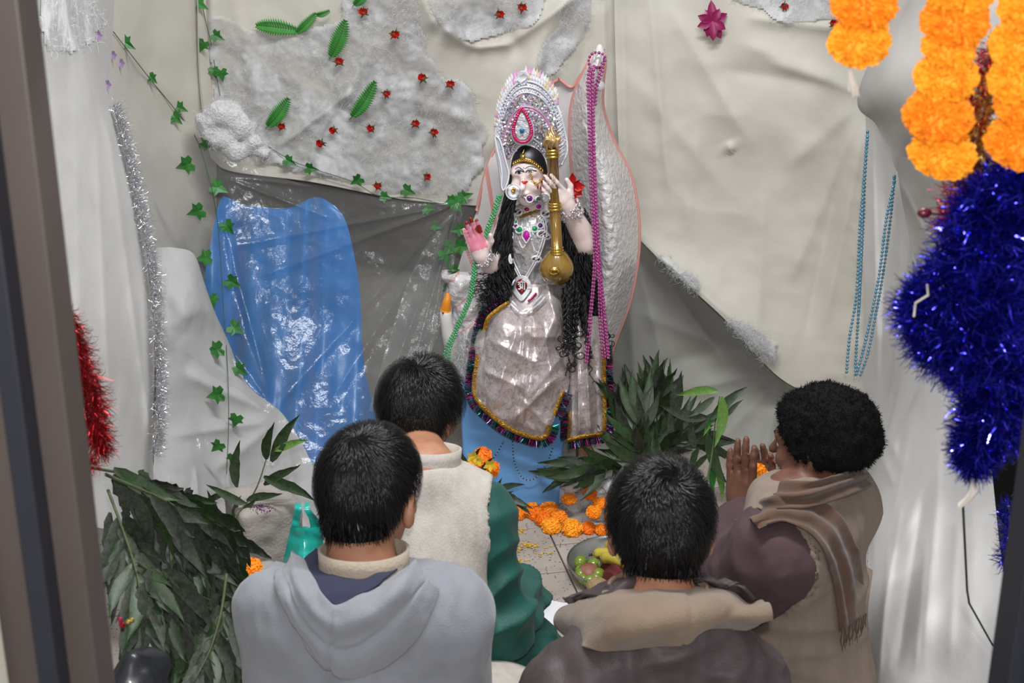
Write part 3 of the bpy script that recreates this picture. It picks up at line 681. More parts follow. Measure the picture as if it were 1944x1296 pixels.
# --- D: man in a brown jacket with tan collar
JD = bounds(joints((.226, 1.80, .12), 0, .16, .452, .114, (.234, 1.97, .745), head_rot(-.02, -.22), hs=.88, neck=Vector((.226, 1.89, .65)), sl=Vector((.122, 1.86, .50)), sr=Vector((.345, 1.86, .505)), el=Vector((.055, 1.88, .32)), er=Vector((.415, 1.88, .32)),
                   kl=Vector((-.06, 2.10, .10)), kr=Vector((.52, 2.08, .10))))
D = person_thing('person from behind in a dark brown jacket with a tan collar, glossy black hair', JD)
build_skin('body', JD, skin('warm_skin', (.42, .20, .115), (.36, .16, .09)), D); eyes(JD, D)
hair(JD, D, 7500, whorl=(.012, -.07, .09), spin=1.3, ln=(.035, .06), lift=.014, thick=.013, seed=3, messy=.45, wid=.0013)
brown = M('brown_nylon', (.075, .055, .055), .55, c2=(.06, .043, .045), cs=10, bump=.15, bs=260, spec=.4)
def foldsD(P): return .014*ridged(P, (5, 5, 9))+.009*ridged(P, (16, 9, 11), 3)
jk = cloth_part('jacket', jacket(JD, .034), JD, brown, D, disp=foldsD)
cloth_part('trousers', lambda P: legs_sdf(P, JD, .016), JD, M('dark_trousers', (.04, .04, .045), .9), D, h=.01, disp=lambda P: .005*ridged(P, (10, 10, 10)))
tD = bvh_of(jk); tan = M('tan_cotton', (.215, .155, .105), .92, c2=(.185, .13, .088), cs=9, bump=.2, bs=300, sheen=.2)
def cd(uv, V): return .004*np.sin(uv[:, 1]*20+3*uv[:, 0])+.006*np.exp(-((uv[:, 1]-.52)/.01)**2)*-.5+.01*np.exp(-((uv[:, 0]-.5)/.3)**2)
sheet_on('collar_lining', tD, [
    [(1112, 1142, .03), (1165, 1120, .035), (1240, 1108, .035), (1300, 1104, .035), (1370, 1118, .035), (1415, 1138, .035), (1445, 1142, .025)],
    [(1085, 1158, .03), (1150, 1150, .045), (1235, 1142, .05), (1300, 1138, .05), (1370, 1145, .045), (1420, 1155, .04), (1458, 1156, .02)],
    [(1065, 1180, .02), (1130, 1195, .04), (1220, 1192, .045), (1300, 1180, .045), (1370, 1172, .04), (1420, 1170, .03), (1466, 1168, .012)],
    [(1072, 1204, .006), (1112, 1228, .01), (1205, 1234, .014), (1290, 1224, .014), (1330, 1200, .014), (1405, 1192, .012), (1464, 1176, .006)]],
    tan, D, 50, 100, disp=cd, solid=.006, label='tan folded-back collar lining')
sheet_on('collar', tD, [
    [(1130, 1112, .03), (1180, 1096, .04), (1235, 1092, .042), (1290, 1088, .042), (1340, 1090, .04), (1375, 1098, .03)],
    [(1118, 1122, .03), (1170, 1106, .045), (1235, 1100, .05), (1300, 1096, .05), (1365, 1106, .045), (1410, 1116, .03)],
    [(1090, 1138, .02), (1150, 1124, .035), (1240, 1110, .035), (1305, 1106, .035), (1380, 1122, .035), (1432, 1140, .02)]],
    brown, D, 30, 70, disp=lambda uv, V: .004*np.sin(uv[:, 1]*26), solid=.006)
sheet_on('collar_tip', tD, [
    [(1068, 1134, .03), (1100, 1128, .03), (1160, 1108, .035)], [(1082, 1148, .02), (1110, 1142, .03), (1165, 1122, .035)]], brown, D, 12, 20, solid=.006)
ring(JD, .078, -.012, .072, M('tan_rib', (.30, .20, .13), .95, bump=.3, bs=180), 'inner_collar', D, h=.05, off=(0, .004))

# --- B: man in a cream waistcoat over a green long shirt
JB = bounds(joints((-.172, 2.27, .12), -.2, .22, .455, .098, (-.178, 2.56, .70), head_rot(-.5, -.2), hs=.80, neck=Vector((-.165, 2.40, .645)), er=Vector((-.032, 2.36, .335)), el=Vector((-.30, 2.48, .30)), sr=Vector((-.068, 2.40, .54)),
                   kl=Vector((-.42, 2.52, .10)), kr=Vector((.05, 2.55, .13)), wr=Vector((.02, 2.60, .26)), ar=Vector((-.2, 2.72, .06)), hr=Vector((-.1, 2.3, .10))))
B = person_thing('person with tousled black hair in a cream waistcoat and green shirt', JB)
build_skin('body', JB, skA, B); eyes(JB, B)
hair(JB, B, 7500, whorl=(.0, -.05, .11), spin=.9, ln=(.045, .085), lift=.02, thick=.014, seed=4, messy=.4, wid=.0012, nape=-.092)
khadi = M('cream_khadi', (.50, .46, .41), .95, c2=(.44, .40, .35), cs=60, bump=.25, bs=380, stretch=(1, 1, .3))
green = M('green_silk', (.006, .095, .072), .6, c2=(.004, .07, .055), cs=12, bump=.15, bs=350, sheen=.05)
vest_f = jacket(JB, .026, arms=False)
def vestB(P):
    d = vest_f(P); q = np.minimum(cap(P, JB['sr']+Vector((.055, 0, .0)), JB['er']+Vector((.05, 0, 0)), .085), cap(P, JB['sl']-Vector((.055, 0, 0)), JB['el']-Vector((.05, 0, 0)), .085)); return -smin(-d, q, .01)
vest = cloth_part('waistcoat', vestB, JB, khadi, B, disp=lambda P: .004*ridged(P, (6, 6, 4))+.002*fbm(P*15))
def foldsB(P):
    a = np.array(JB['er']-JB['sr']); a /= np.linalg.norm(a); t = (P-np.array(JB['sr']))@a; k = np.clip(t/.15, 0, 1)
    ph = t*95+3.2*vn(P*9)+(P[:, 0]*22); return (.002+.006*k)*(1-2*np.abs(np.sin(ph/2)))+.006*ridged(P, (16, 16, 11))*(.3+.7*k)
def kurtaB(P):
    d = torso_sdf(P, JB, .016); d = smin(d, arms_sdf(P, JB, .014, (.058, .056, .045)), .02)
    hc = np.array(JB['neck']); up = np.array(JB['T'])@np.array((0, .1, 1.)); d = np.maximum(d, (P-hc)@up+.0)
    for s in 'lr':
        ax = np.array(JB['w'+s]-JB['e'+s]); ax /= np.linalg.norm(ax); near = np.linalg.norm(P-np.array(JB['w'+s]), axis=1) < .12; d = np.where(near, np.maximum(d, (P-np.array(JB['w'+s]))@ax), d)
    return smin(d, legs_sdf(P, JB, .014), .02)
cloth_part('long_shirt', kurtaB, JB, green, B, h=.006, disp=foldsB)
ring(JB, .068, -.012, .066, khadi, 'stand_collar', B, h=.055, off=(0, .005))
# the waistcoat's skirt resting behind the hip
def skirtB(P):
    d = ell(P, (-.05, 2.26, .15), (.18, .12, .15)); return np.maximum(d, .0-P[:, 2])
cloth_part('waistcoat_skirt', skirtB, JB, khadi, B, disp=lambda P: .008*ridged(P, (8, 8, 3)), box=((-.36, 1.98, -.01), (.16, 2.4, .36)))

# --- C: older man with a fur cap and shawl, palms joined
yawC = .75
handC = at(1418, 945, 2.70)
JC = bounds(joints((.572, 2.40, .12), yawC, .10, .395, .112, (.60, 2.50, .66), head_rot(.98, -.10), el=at(1405, 1120, 2.42), er=Vector((.62, 2.78, .34)), sl=at(1478, 1050, 2.33)+Vector((0, 0, .0)),
                   wl=at(1408, 985, 2.66), wr=at(1440, 990, 2.72), kl=Vector((.33, 2.46, .09)), kr=Vector((.80, 2.86, .09)), al=Vector((.42, 2.8, .06)), ar=Vector((.50, 2.7, .06)), fl=Vector((.5, 2.9, .05)), fr=Vector((.38, 2.75, .05)), hs=.90))
wl, wr = JC['wl'], JC['wr']; up = Vector((-.06, .16, 1)); pn = Vector((.75, .66, 0)).normalized()
JC['handl'] = (wl+Vector((0, 0, .01)), Vector((-.05, .1, 1)), pn, Vector((.5, -.8, 0)), 1.0, .06, .05)
JC['handr'] = (wr+Vector((0, 0, .01)), Vector((.0, .1, 1)), -pn, Vector((.5, -.8, 0)), 1.0, .22, .05)
Cc = person_thing('person in a fluffy black cap and brown shawl, palms joined around an orange flower', JC)
skC = skin('dark_skin', (.17, .075, .045), (.12, .05, .032))
build_skin('body', JC, skC, Cc); eyes(JC, Cc)
taupe = M('taupe_wool', (.26, .20, .16), .95, c2=(.22, .17, .135), cs=40, bump=.2, bs=400, stretch=(1, 1, .25))
vC = jacket(JC, .036, arms=False, top=.05)
def vestC(P):
    d = vC(P); q = np.minimum(cap(P, JC['sl']+Vector((-.02, -.02, 0)), JC['el'], .092), np.linalg.norm(P-np.array(JC['sr']), axis=1)-.08); return -smin(-d, q, .01)
vc = cloth_part('waistcoat', vestC, JC, taupe, Cc, disp=lambda P: .006*ridged(P, (5, 5, 11)))
maroon = M('maroon_cotton', (.085, .048, .052), .95, c2=(.068, .037, .042), cs=16, bump=.15, bs=400)
def sleevesC(P):
    d = smin(torso_sdf(P, JC, .014), arms_sdf(P, JC, .02, (.070, .066, .042)), .035); hc = np.array(JC['neck'])+np.array((0, .01, .05)); d = -smin(-d, np.linalg.norm(P-hc, axis=1)-.078, .01)
    for s in 'lr':
        ax = np.array(JC['w'+s]-JC['e'+s]); ax /= np.linalg.norm(ax); near = np.linalg.norm(P-np.array(JC['w'+s]), axis=1) < .12; d = np.where(near, np.maximum(d, (P-np.array(JC['w'+s]))@ax-.0), d)
    return d
sc = cloth_part('shirt', sleevesC, JC, maroon, Cc, disp=lambda P: .006*ridged(P, (9, 9, 9))+.003*ridged(P, (25, 20, 15)))
cloth_part('trousers', lambda P: legs_sdf(P, JC, .016), JC, taupe, Cc, h=.01, disp=lambda P: .005*ridged(P, (10, 10, 10)))
tC = bvh_of(vc, sc)
shawl = M('brown_shawl', (.115, .065, .042), .97, c2=(.095, .053, .034), cs=18, bump=.2, bs=450, sheen=.2)
sheet_on('shawl', tC, [
    [(1412, 962, .03), (1425, 985, .03), (1440, 1002, .03)],
    [(1455, 945, .035), (1468, 970, .035), (1478, 990, .03)],
    [(1500, 940, .03), (1515, 975, .03), (1512, 1000, .028)],
    [(1545, 945, .025), (1550, 985, .025), (1545, 1020, .02)],
    [(1590, 975, .02), (1580, 1020, .02), (1570, 1065, .018)],
    [(1622, 1030, .02), (1602, 1075, .02), (1586, 1110, .018)],
    [(1636, 1090, .02), (1612, 1120, .02), (1592, 1150, .018)],
    [(1641, 1165, .02), (1618, 1180, .02), (1594, 1200, .018)]], shawl, Cc, 110, 40,
    disp=lambda uv, V: .004*np.sin(uv[:, 1]*14+uv[:, 0]*3), solid=.004)
ringC = sheet_on('shawl_collar', tC, [
    [(1488, 912, .06), (1530, 916, .07), (1590, 904, .07), (1640, 888, .06)],
    [(1470, 938, .05), (1525, 938, .06), (1590, 922, .06), (1650, 905, .05)],
    [(1475, 962, .03), (1530, 962, .035), (1595, 945, .035), (1652, 925, .03)]], shawl, Cc, 30, 60, disp=lambda uv, V: .006*np.sin(uv[:, 0]*13+uv[:, 1]*3), solid=.005)
mb = MB()
for k in range(12):
    x = 1598+k*4; y = 1198-k*2.6; h0, _ = hit(tC, x, y, .018)
    if h0 is None: continue
    pts = [h0+Vector((R.uniform(-.0012, .0012)*j, -.004, .008-.013*j)) for j in range(5)]; mb.add(*tube(pts, [.0018, .0012, .002, .001, .0004], 4))
if mb.n: mb.build('fringe', shawl, Cc)
ring(JC, .072, -.012, .072, taupe, 'stand_collar', Cc, h=.045)
# stubble-grey jaw is left to the skin; cap of curly black pile
hc = Vector(JC['head']); HR = JC['HR']
def capf(P):
    q = (P-np.array(hc))@np.array(HR)/.88; d = ell(q, (0, -.022, .045), (.094, .116, .092)); d = smin(d, ell(q, (0, -.03, .0), (.096, .11, .05)), .03)
    cut = q[:, 1]*1.0-(q[:, 2]+.035)+.0; d = -smin(-d, -cut, .015); return d
V, Fq = nets(capf, np.array(hc)-.17, np.array(hc)+.18, .005); N = normals(V, Fq)
V = V+N*(.004*fbm(V*50)+.003*vn(V*130))[:, None]; pile = M('black_pile', (.006, .006, .007), .85, bump=.6, bs=250, spec=.15)
cp = obj('fur_cap', V, Fq, pile, Cc)
idx = RN.integers(0, len(V), 9000); Vs, Qs = strips(V[idx], N[idx]+RN.normal(size=(9000, 3))*.45, .008, .0016, 2, .8); obj('pile', Vs, Qs, pile, cp, kind='stuff')
# rings
for px, py, Y in ((1403, 952, None),):
    tb = bvh_of([o for o in bpy.data.objects if o.name.startswith('body') and o.parent == Cc][0]); h0, nn = hit(tb, px, py, 0)
    if h0 is not None:
        mb = MB(); c = h0+Vector((0, .008, 0)); pts = [c+Vector((math.cos(a)*.0105, math.sin(a)*.0105, 0)) for a in np.linspace(0, 2*math.pi, 16, endpoint=False)]
        mb.add(*tube(pts, .0016, 6, closed=True)); mb.build('finger_ring', M('silver', (.8, .8, .8), .2, 1.), Cc)
# ------------------------------------------------------------------ cotton wool, roses, ferns, ivy on the cloths
def cotton_mat(name, col, lo=.42, hi=.62, sc=14):
    m = bpy.data.materials.new(name); m.use_nodes = True; nt = m.node_tree; n = nt.nodes; l = nt.links; b = n['Principled BSDF']
    b.inputs['Base Color'].default_value = (*col, 1); b.inputs['Roughness'].default_value = 1; b.inputs['Sheen Weight'].default_value = .3
    b.inputs['Specular IOR Level'].default_value = .1
    tc = n.new('ShaderNodeTexCoord'); nz = n.new('ShaderNodeTexNoise'); nz.inputs['Scale'].default_value = sc; nz.inputs['Detail'].default_value = 7; nz.inputs['Roughness'].default_value = .6
    rp = n.new('ShaderNodeValToRGB'); rp.color_ramp.elements[0].position = lo; rp.color_ramp.elements[1].position = hi
    l.new(tc.outputs['Object'], nz.inputs[0]); l.new(nz.outputs[0], rp.inputs[0]); l.new(rp.outputs[0], b.inputs['Alpha']); return m
cm1 = cotton_mat('cotton_wool', (.60, .60, .60), .32, .62, 9)
cm2 = M('cotton_fluff', (.64, .64, .645), 1., spec=.1, sheen=.3)
def pinside(X, Y, poly):
    c = np.zeros(X.shape, bool); j = len(poly)-1
    for i in range(len(poly)):
        xi, yi = poly[i]; xj, yj = poly[j]
        with np.errstate(divide='ignore', invalid='ignore'): c ^= ((yi > Y) != (yj > Y)) & (X < (xj-xi)*(Y-yi)/(yj-yi+1e-12)+xi)
        j = i
    return c
def cotton(label, tree, poly, off=.03, step=5, fib=3500, amp=.018, mat=None, base_y=None, parent=None):
    """teased-out cotton lying on a cloth: a ragged lumpy layer plus loose fibres"""
    xs = [p[0] for p in poly]; ys = [p[1] for p in poly]
    X, Y = np.meshgrid(np.arange(min(xs), max(xs)+step, step, float), np.arange(min(ys), max(ys)+step, step, float), indexing='ij')
    wob = 14*vn(np.stack([X/35, Y/35, 0*X], -1)); ins = pinside(X+wob, Y+14*vn(np.stack([X/35, Y/35, 0*X+9], -1)), poly)
    Vx = np.zeros(X.shape+(3,)); ok = np.zeros(X.shape, bool); Nn = np.zeros(X.shape+(3,))
    for i, j in np.argwhere(ins):
        h0, nn = hit(tree, X[i, j], Y[i, j], 0)
        if h0 is None: continue
        Vx[i, j] = h0; Nn[i, j] = nn; ok[i, j] = True
    P = Vx.reshape(-1, 3); lump = np.abs(fbm(P*11, 3))*amp*.6+off*.35+.15*amp*fbm(P*60, 2); e = np.ones(X.shape)
    for _ in range(3):
        pad = np.pad(ok*e, 1); e = np.where(ok, np.minimum(e, (pad[2:, 1:-1]+pad[:-2, 1:-1]+pad[1:-1, 2:]+pad[1:-1, :-2])/4+.08), 0)
    V = P-np.array([list(ray(x, y).normalized()) for x, y in zip(X.ravel(), Y.ravel())])*(np.maximum(lump, .002)*np.clip(e.ravel(), .15, 1))[:, None]
    nu, nv = X.shape; F4 = grid_faces(nu, nv); F4 = F4[ok.ravel()[F4].all(1)]
    used = np.unique(F4); mp = -np.ones(len(V), int); mp[used] = np.arange(len(used)); V = V[used]; F4 = mp[F4]
    root = thing('cotton_wool', label, 'cotton', tuple(V.mean(0))); root['kind'] = 'stuff'
    obj('cotton_layer', V, F4, mat or cm1, root, kind='stuff')
    idx = RN.integers(0, len(V), fib); keep = vn(V[idx]*22) > -.25; idx = idx[keep]
    Vs, Qs = strips(V[idx]+RN.normal(size=(len(idx), 3))*.004, RN.normal(size=(len(idx), 3))*np.array((1, .5, 1)), RN.uniform(.012, .035, len(idx)), .00075, 4, .8); obj('fibres', Vs, Qs, cm2, root, kind='stuff')
    return root
tL = bvh_of(d_left); tM = bvh_of(d_mid); tAll = bvh_of(d_left, d_mid, d_low, d_corner, d_flap, d_right, d_side)
cot = [cotton('thin grey-white cotton wool spread over the left backdrop cloth', tL,
    [(395, 30), (470, 50), (560, 60), (640, 20), (690, -30), (790, -30), (800, 60), (850, 140), (905, 180), (930, 240), (920, 330), (870, 375), (800, 375), (690, 350), (560, 320), (470, 300), (395, 250), (400, 160)], .03, 4, 11000, .022),
  cotton('cotton wool in the dip of the cloth at the very top, two roses on it', tL, [(800, -60), (1080, -60), (1000, 60), (905, 85), (845, 60), (815, 10)], .03, 4, 2600, .02),
  cotton('narrow strip of cotton wool right of the crown', tL, [(1010, 110), (1080, 0), (1150, -40), (1120, 60), (1060, 130), (1010, 150)], .02, 4, 1400, .014),
  cotton('cotton wool tucked above the fold at the top right', tAll, [(1390, -60), (1600, -60), (1590, 50), (1500, 50), (1440, 20), (1390, 5)], .03, 4, 1800, .016),
  cotton('rope of cotton wool along the lower edge of the large cream cloth', tM, [(1248, 488), (1275, 492), (1330, 560), (1370, 590), (1480, 655), (1482, 690), (1455, 690), (1375, 632), (1345, 600), (1290, 568), (1258, 530)], .05, 4, 5200, .03, cotton_mat('cotton_rope', (.62, .62, .62), .22, .42, 12)),
  cotton('cotton tuft at the top left above the door frame', bvh_of(d_side, d_corner), [(60, -30), (150, -30), (205, 40), (170, 90), (90, 100), (66, 60)], .03, 6, 900, .02)]
tcot = bvh_of(*[c for r_ in cot for c in bpy.data.objects if c.parent == r_ and c.name.startswith('cotton_layer')], d_left, d_mid, d_corner)
# denser lumps of cotton
def puff(label, blobs, h=.006, fib=1500, kind='stuff'):
    C = [np.array(list(b[0])) for b in blobs]; Rr = [b[1] for b in blobs]
    def f(P):
        d = None
        for c, r in zip(C, Rr):
            e = np.linalg.norm((P-c)*np.array((1, 1.1, 1.25)), axis=1)-r; d = e if d is None else smin(d, e, .02)
        return d+.010*fbm(P*28, 3)
    lo = np.min(C, 0)-max(Rr)-.02; hi = np.max(C, 0)+max(Rr)+.02; V, Fq = nets(f, lo, hi, h)
    root = thing('cotton_wool', label, 'cotton', tuple(V.mean(0))); root['kind'] = 'stuff'
    obj('cotton_lump', V, Fq, M('cotton_solid', (.68, .68, .69), 1., spec=.05, bump=.8, bs=160, sheen=.3), root, kind='stuff')
    N = normals(V, Fq); idx = RN.integers(0, len(V), fib); Vs, Qs = strips(V[idx], N[idx]+RN.normal(size=(len(idx), 3))*.9, RN.uniform(.008, .03, len(idx)), .0007, 4, .8)
    obj('fibres', Vs, Qs, cm2, root, kind='stuff'); return root
puff('thick lump of cotton wool above the blue curtain, ivy crossing it', [(at(x, y, 3.92), r) for x, y, r in ((395, 225, .035), (430, 215, .05), (460, 240, .04), (420, 260, .04), (450, 285, .035), (480, 270, .03), (500, 290, .02), (400, 250, .03))], fib=2600)

def rose(px, py, r=.011, tree=None):
    h0, n = hit(tree or tcot, px, py, .014)
    if h0 is None: h0 = at(px, py, 4.0); n = Vector((0, -1, 0))
    n = (n*.5+(Vector((0, 0, CAMZ))-h0).normalized()+Vector((R.uniform(-.5, .5), 0, R.uniform(-.5, .5)))).normalized(); Mt = frame_m(n.orthogonal(), n)
    t = thing('paper_rose', None, 'flower', tuple(h0)); mb = MB()
    for k in range(9):
        a = k*2.4; rr = r*(.25+.75*k/9); V = []
        for i in range(4):
            for j in range(4):
                u = (j/3-.5)*1.7; s = i/3; V.append(h0+Mt@Vector((math.cos(a+u)*rr*(.4+.6*s**.5), math.sin(a+u)*rr*(.4+.6*s**.5), r*(.2+.75*s-.35*k/9))))
        mb.add(V, [tuple(f) for f in grid_faces(4, 4).tolist()])
    mb.build('petals', M('red_cloth', (.62, .008, .008), .5), t)
    mb = MB()
    for k in range(5):
        a = k*1.257+R.random(); d = Mt@Vector((math.cos(a), math.sin(a), 0)); s = Mt@Vector((-math.sin(a), math.cos(a), 0)); nn = Mt@Vector((0, 0, 1))
        mb.add([h0+d*r*.4-s*r*.25, h0+d*r*.4+s*r*.25, h0+d*r*1.35+nn*r*.15, h0+nn*r*.1], [(0, 2, 1, 3)[:3], (0, 3, 2), (1, 2, 3)])
    mb.build('sepals', M('leaf_green', (.03, .14, .02), .5), t); return t
roses = [(690, 24, 'red rose near the top centre, above and right of the double fern'), (749, 65, 'red rose alone in the upper middle of the cotton'), (643, 118, 'red rose at the foot of the upright fern leaf'),
 (803, 149, 'red rose upper left of the closely spaced pair left of the crown'), (855, 161, 'red rose just left of the tall crown'), (733, 178, 'red rose right beside the middle fern leaf'),
 (788, 235, 'red rose above the small one pointing down, centre of the cotton'), (823, 252, 'small red rose pointing down, left of the crown base'), (705, 243, 'red rose below the middle fern leaf'),
 (634, 246, 'red rose right of the lower left fern, upper of two'), (610, 271, 'red rose right of the lower left fern, lower of two'), (534, 240, 'red rose just under the lower left fern'),
 (502, 292, 'red rose on the thick cotton lump above the blue curtain'), (717, 352, 'red rose beside the ivy near the lower hem of the cotton'), (810, 336, 'red rose above the last ivy leaves near the hem'),
 (948, 27, 'red rose in the top dip, left of two'), (991, 15, 'red rose in the top dip, right of two')]
for px, py, lb in roses: rose(px, py).update({'label': lb}) if False else None
for px, py, lb in roses:
    t = rose(px, py, R.uniform(.0125, .015)); t['label'] = lb; t['group'] = 'red roses pinned in the cotton'
for px, py, lb in ((1489, 12, 'dark red rose in the cotton left of the first marigold string'), (1584, 46, 'dark red rose half hidden behind the first marigold string')):
    t = rose(px, py, .013, tAll); t['label'] = lb; t['group'] = 'red roses pinned in the cotton'

def leafmat(name, a, b, r=.45): return M(name, a, r, c2=b, cs=18, bump=.1, bs=60, spec=.5)
ivy_m = leafmat('ivy_green', (.015, .12, .012), (.03, .19, .03))
fern_m = leafmat('fern_green', (.03, .22, .03), (.05, .30, .04))
dark_m = leafmat('mango_green', (.014, .042, .010), (.035, .062, .022)); dust_m = leafmat('dusty_green', (.055, .062, .048), (.02, .035, .014), .6); pale_m = leafmat('young_green', (.09, .20, .03), (.13, .26, .05))
def ivy_leaf(c, n, tip, size, mat, parent, name='leaf'):
    """five-lobed leaf with a folded midrib"""
    Mt = frame_m(tip, n); out = [(0, -.12), (.22, -.34), (.52, -.22), (.42, .06), (.62, .22), (.26, .36), (0, .95)]; left = [(-x, y) for x, y in out[1:-1]][::-1]
    V = [c+Mt@Vector((0, .12, .02))*size]; pts = out+left
    for x, y in pts: V.append(c+Mt@Vector((x, y, abs(x)*.28+R.uniform(-.05, .05)-.1*(y > .6)))*size)
    n_ = len(pts); return obj(name, V, [(0, 1+i, 1+(i+1) % n_) for i in range(n_)], mat, parent, smooth=False)
def ivy(label, path, leaves, tree, size=.03, back=.0, mat=None, dflt=3.6):
    pts = []; last = dflt
    for px, py in path:
        h0, n = hit(tree, px, py, .012)
        if h0 is None: h0 = at(px, py, last)
        last = h0.y; pts.append(h0)
    t = thing('ivy_vine', label, 'vine', tuple(pts[0])); V, Fc = tube(bezpts(pts, len(pts)*6), .0011, 5); obj('stem', V, Fc, M('stem_green', (.03, .10, .02), .6), t)
    for px, py, ang, s in leaves:
        h0, n = hit(tree, px, py, .02)
        if h0 is None: h0 = at(px, py, last); n = Vector((0, -1, 0))
        n = (n*.3+Vector((R.uniform(-.35, .35), -1, R.uniform(-.1, .5)))).normalized(); a = math.radians(ang)
        ivy_leaf(h0-Vector((math.cos(a), 0, math.sin(a)))*s*size*.3, n, Vector((math.cos(a), 0, math.sin(a))), s*size, mat or ivy_m, t)
    return t
tP = bvh_of(sheet1, d_side, crump, d_corner, d_left, d_blue)
ivy('long ivy vine hanging down in front of the clear plastic and blue curtain', [(215, 60), (285, 150), (330, 205), (372, 262), (395, 330), (410, 400), (418, 480), (425, 600), (432, 700), (434, 800), (430, 900)],
    [(242, 84, -35, 1.1), (290, 150, -50, .8), (344, 206, -25, 1.), (336, 226, -50, 1.), (396, 274, -20, 1.25), (350, 314, 200, 1.3), (417, 358, -25, 1.25), (371, 402, 200, 1.3), (434, 433, -60, 1.15), (386, 490, 190, 1.2),
     (444, 537, -35, 1.2), (402, 574, -80, 1.15), (449, 625, -30, 1.2), (407, 664, 195, 1.25), (457, 703, -40, 1.1), (408, 750, 195, 1.25), (447, 799, -110, 1.05), (411, 848, 225, 1.), (440, 870, -100, .8)], tP, .034)
ivy('short ivy sprig hanging in the upper left corner', [(375, -40), (388, 30), (400, 80), (410, 140), (418, 182)], [(382, 10, -30, 1.1), (414, 70, -30, 1.), (384, 88, 240, 1.), (407, 138, -80, .9), (421, 143, -85, 1.)], tcot, .033, dflt=3.95)
ivy('ivy trail running along the lower hem of the cotton to the gathered corner', [(447, 205), (465, 245), (545, 300), (600, 322), (670, 345), (720, 372), (790, 376), (840, 388), (868, 400)],
    [(450, 212, -60, .9), (462, 230, -60, .8), (551, 307, -30, 1.0), (592, 320, -15, 1.), (676, 343, 215, 1.05), (733, 374, -15, .9), (776, 363, -25, 1.1), (815, 396, -10, 1.), (830, 430, -20, .9)], tcot, .033, dflt=3.9)
ivy('ivy bunched where the plastic is gathered left of the goddess', [(870, 375), (860, 410), (850, 460), (858, 520), (850, 570)],
    [(853, 383, 200, 1.), (868, 390, -60, 1.2), (885, 372, 20, 1.1), (868, 436, 190, 1.), (880, 468, -10, 1.2), (846, 488, -70, 1.2), (862, 515, -80, .9), (855, 552, -85, 1.1), (850, 470, 230, 1.0)], tP, .034, dflt=3.68)
def fern(label, px0, py0, px1, py1, wpx, m=None, bend=.15):
    a, n = hit(tcot, px0, py0, .012); b, n2 = hit(tcot, px1, py1, .02)
    if a is None: a = at(px0, py0, 3.98)
    if b is None: b = at(px1, py1, 3.96)
    t = thing('fern_frond', label, 'fern', tuple(a)); ax = b-a; L = ax.length; ax.normalize(); s = ax.cross(Vector((0, -1, 0))).normalized(); o = Vector((0, -1, 0)); W_ = wpx*.00152
    rib = [a+ax*L*u+s*bend*L*(u-u*u)+o*.02*math.sin(u*3) for u in np.linspace(-.1, 1, 14)]
    V, Fc = tube(rib, .0012, 5); obj('stem', V, Fc, ivy_m, t); n_ = 17
    for k in range(n_):
        u = (k+.5)/n_; c = a+ax*L*u+s*bend*L*(u-u*u)+o*.02*math.sin(u*3); w2 = W_*math.sin(min(1, u*1.5+.25)*math.pi/2)*(1-u**3)**.7+.004; hw = L/n_*.72
        for sg in (-1, 1):
            d = (s*sg+ax*.35).normalized(); V = [c-ax*hw*.6, c+ax*hw*.6, c+d*w2*.55+ax*hw*.9+o*.006, c+d*w2*.55-ax*hw*.5+o*.006, c+d*w2+ax*hw*.3+o*.002]
            obj('leaflet', V, [(0, 1, 2, 3), (3, 2, 4)], m or fern_m, t, smooth=False)
    return t
fern('fern leaf lying almost level at the upper left', 566, 58, 487, 48, 17); fern('fern leaf rising right from the double fern', 562, 62, 600, 25, 10); fern('small fern tip above the double fern', 600, 28, 626, 20, 5)
fern('upright fern leaf in the upper middle of the cotton', 628, 108, 656, 38, 17); fern('fern leaf in the lower left of the cotton', 508, 240, 548, 186, 16); fern('wavy fern leaf in the middle of the cotton', 668, 222, 712, 154, 15)
fern('fern leaf cut off by the top edge', 672, 10, 700, -20, 10)
for k, (x_, y_, lb_) in enumerate(((186, 66, 'topmost of four'), (214, 104, 'second from the top of four'), (229, 119, 'third and rightmost of four'), (203, 160, 'lowest of four'))):
    h0, n = hit(tAll, x_, y_, .008); h0 = h0 or at(x_, y_, 3.3); mb = MB()
    for j in range(6): a = j*1.05; d = Vector((math.cos(a), -.4, math.sin(a)))*.013; s = Vector((-math.sin(a), 0, math.cos(a)))*.006; mb.add([h0, h0+d*.5-s, h0+d, h0+d*.5+s], [(0, 1, 2, 3)])
    tag(mb.build('cloth_flower', M('faded_violet', (.30, .20, .36), .8)), 'small faded violet flower on the upper left cloth, '+lb_, 'flower', 'faded violet flowers at the upper left')
# magenta cloth flower
c, n = hit(tAll, 1352, 40, .03); t = thing('cloth_flower', 'magenta cloth flower pinned to the cream cloth, upper right of centre', 'flower', tuple(c)); mg = M('magenta_satin', (.22, .006, .06), .35, c2=(.30, .01, .10), cs=30)
for k, (a, L_) in enumerate(((95, 1.1), (60, .8), (25, .9), (160, .9), (125, .7), (200, .9), (235, .7), (275, 1.1), (300, 1.1), (330, .9), (255, .9))):
    a = math.radians(a); d = Vector((math.cos(a), -.35 if k % 2 else -.1, math.sin(a))).normalized(); s = d.cross(Vector((0, -1, 0))).normalized(); o = s.cross(d)*-1; L_ *= .052; b0 = c+Vector((0, 0, -.0))
    prof = [(0, .15), (.25, .75), (.5, 1), (.75, .7), (1, .02)]; V = []
    for u, w_ in prof:
        for e in (-1, 0, 1): V.append(b0+d*L_*u+s*e*w_*.013+Vector((0, -1, 0))*(abs(e)*.005*w_-.012*u*u))
    obj('petal', V, grid_faces(5, 3), mg, t)

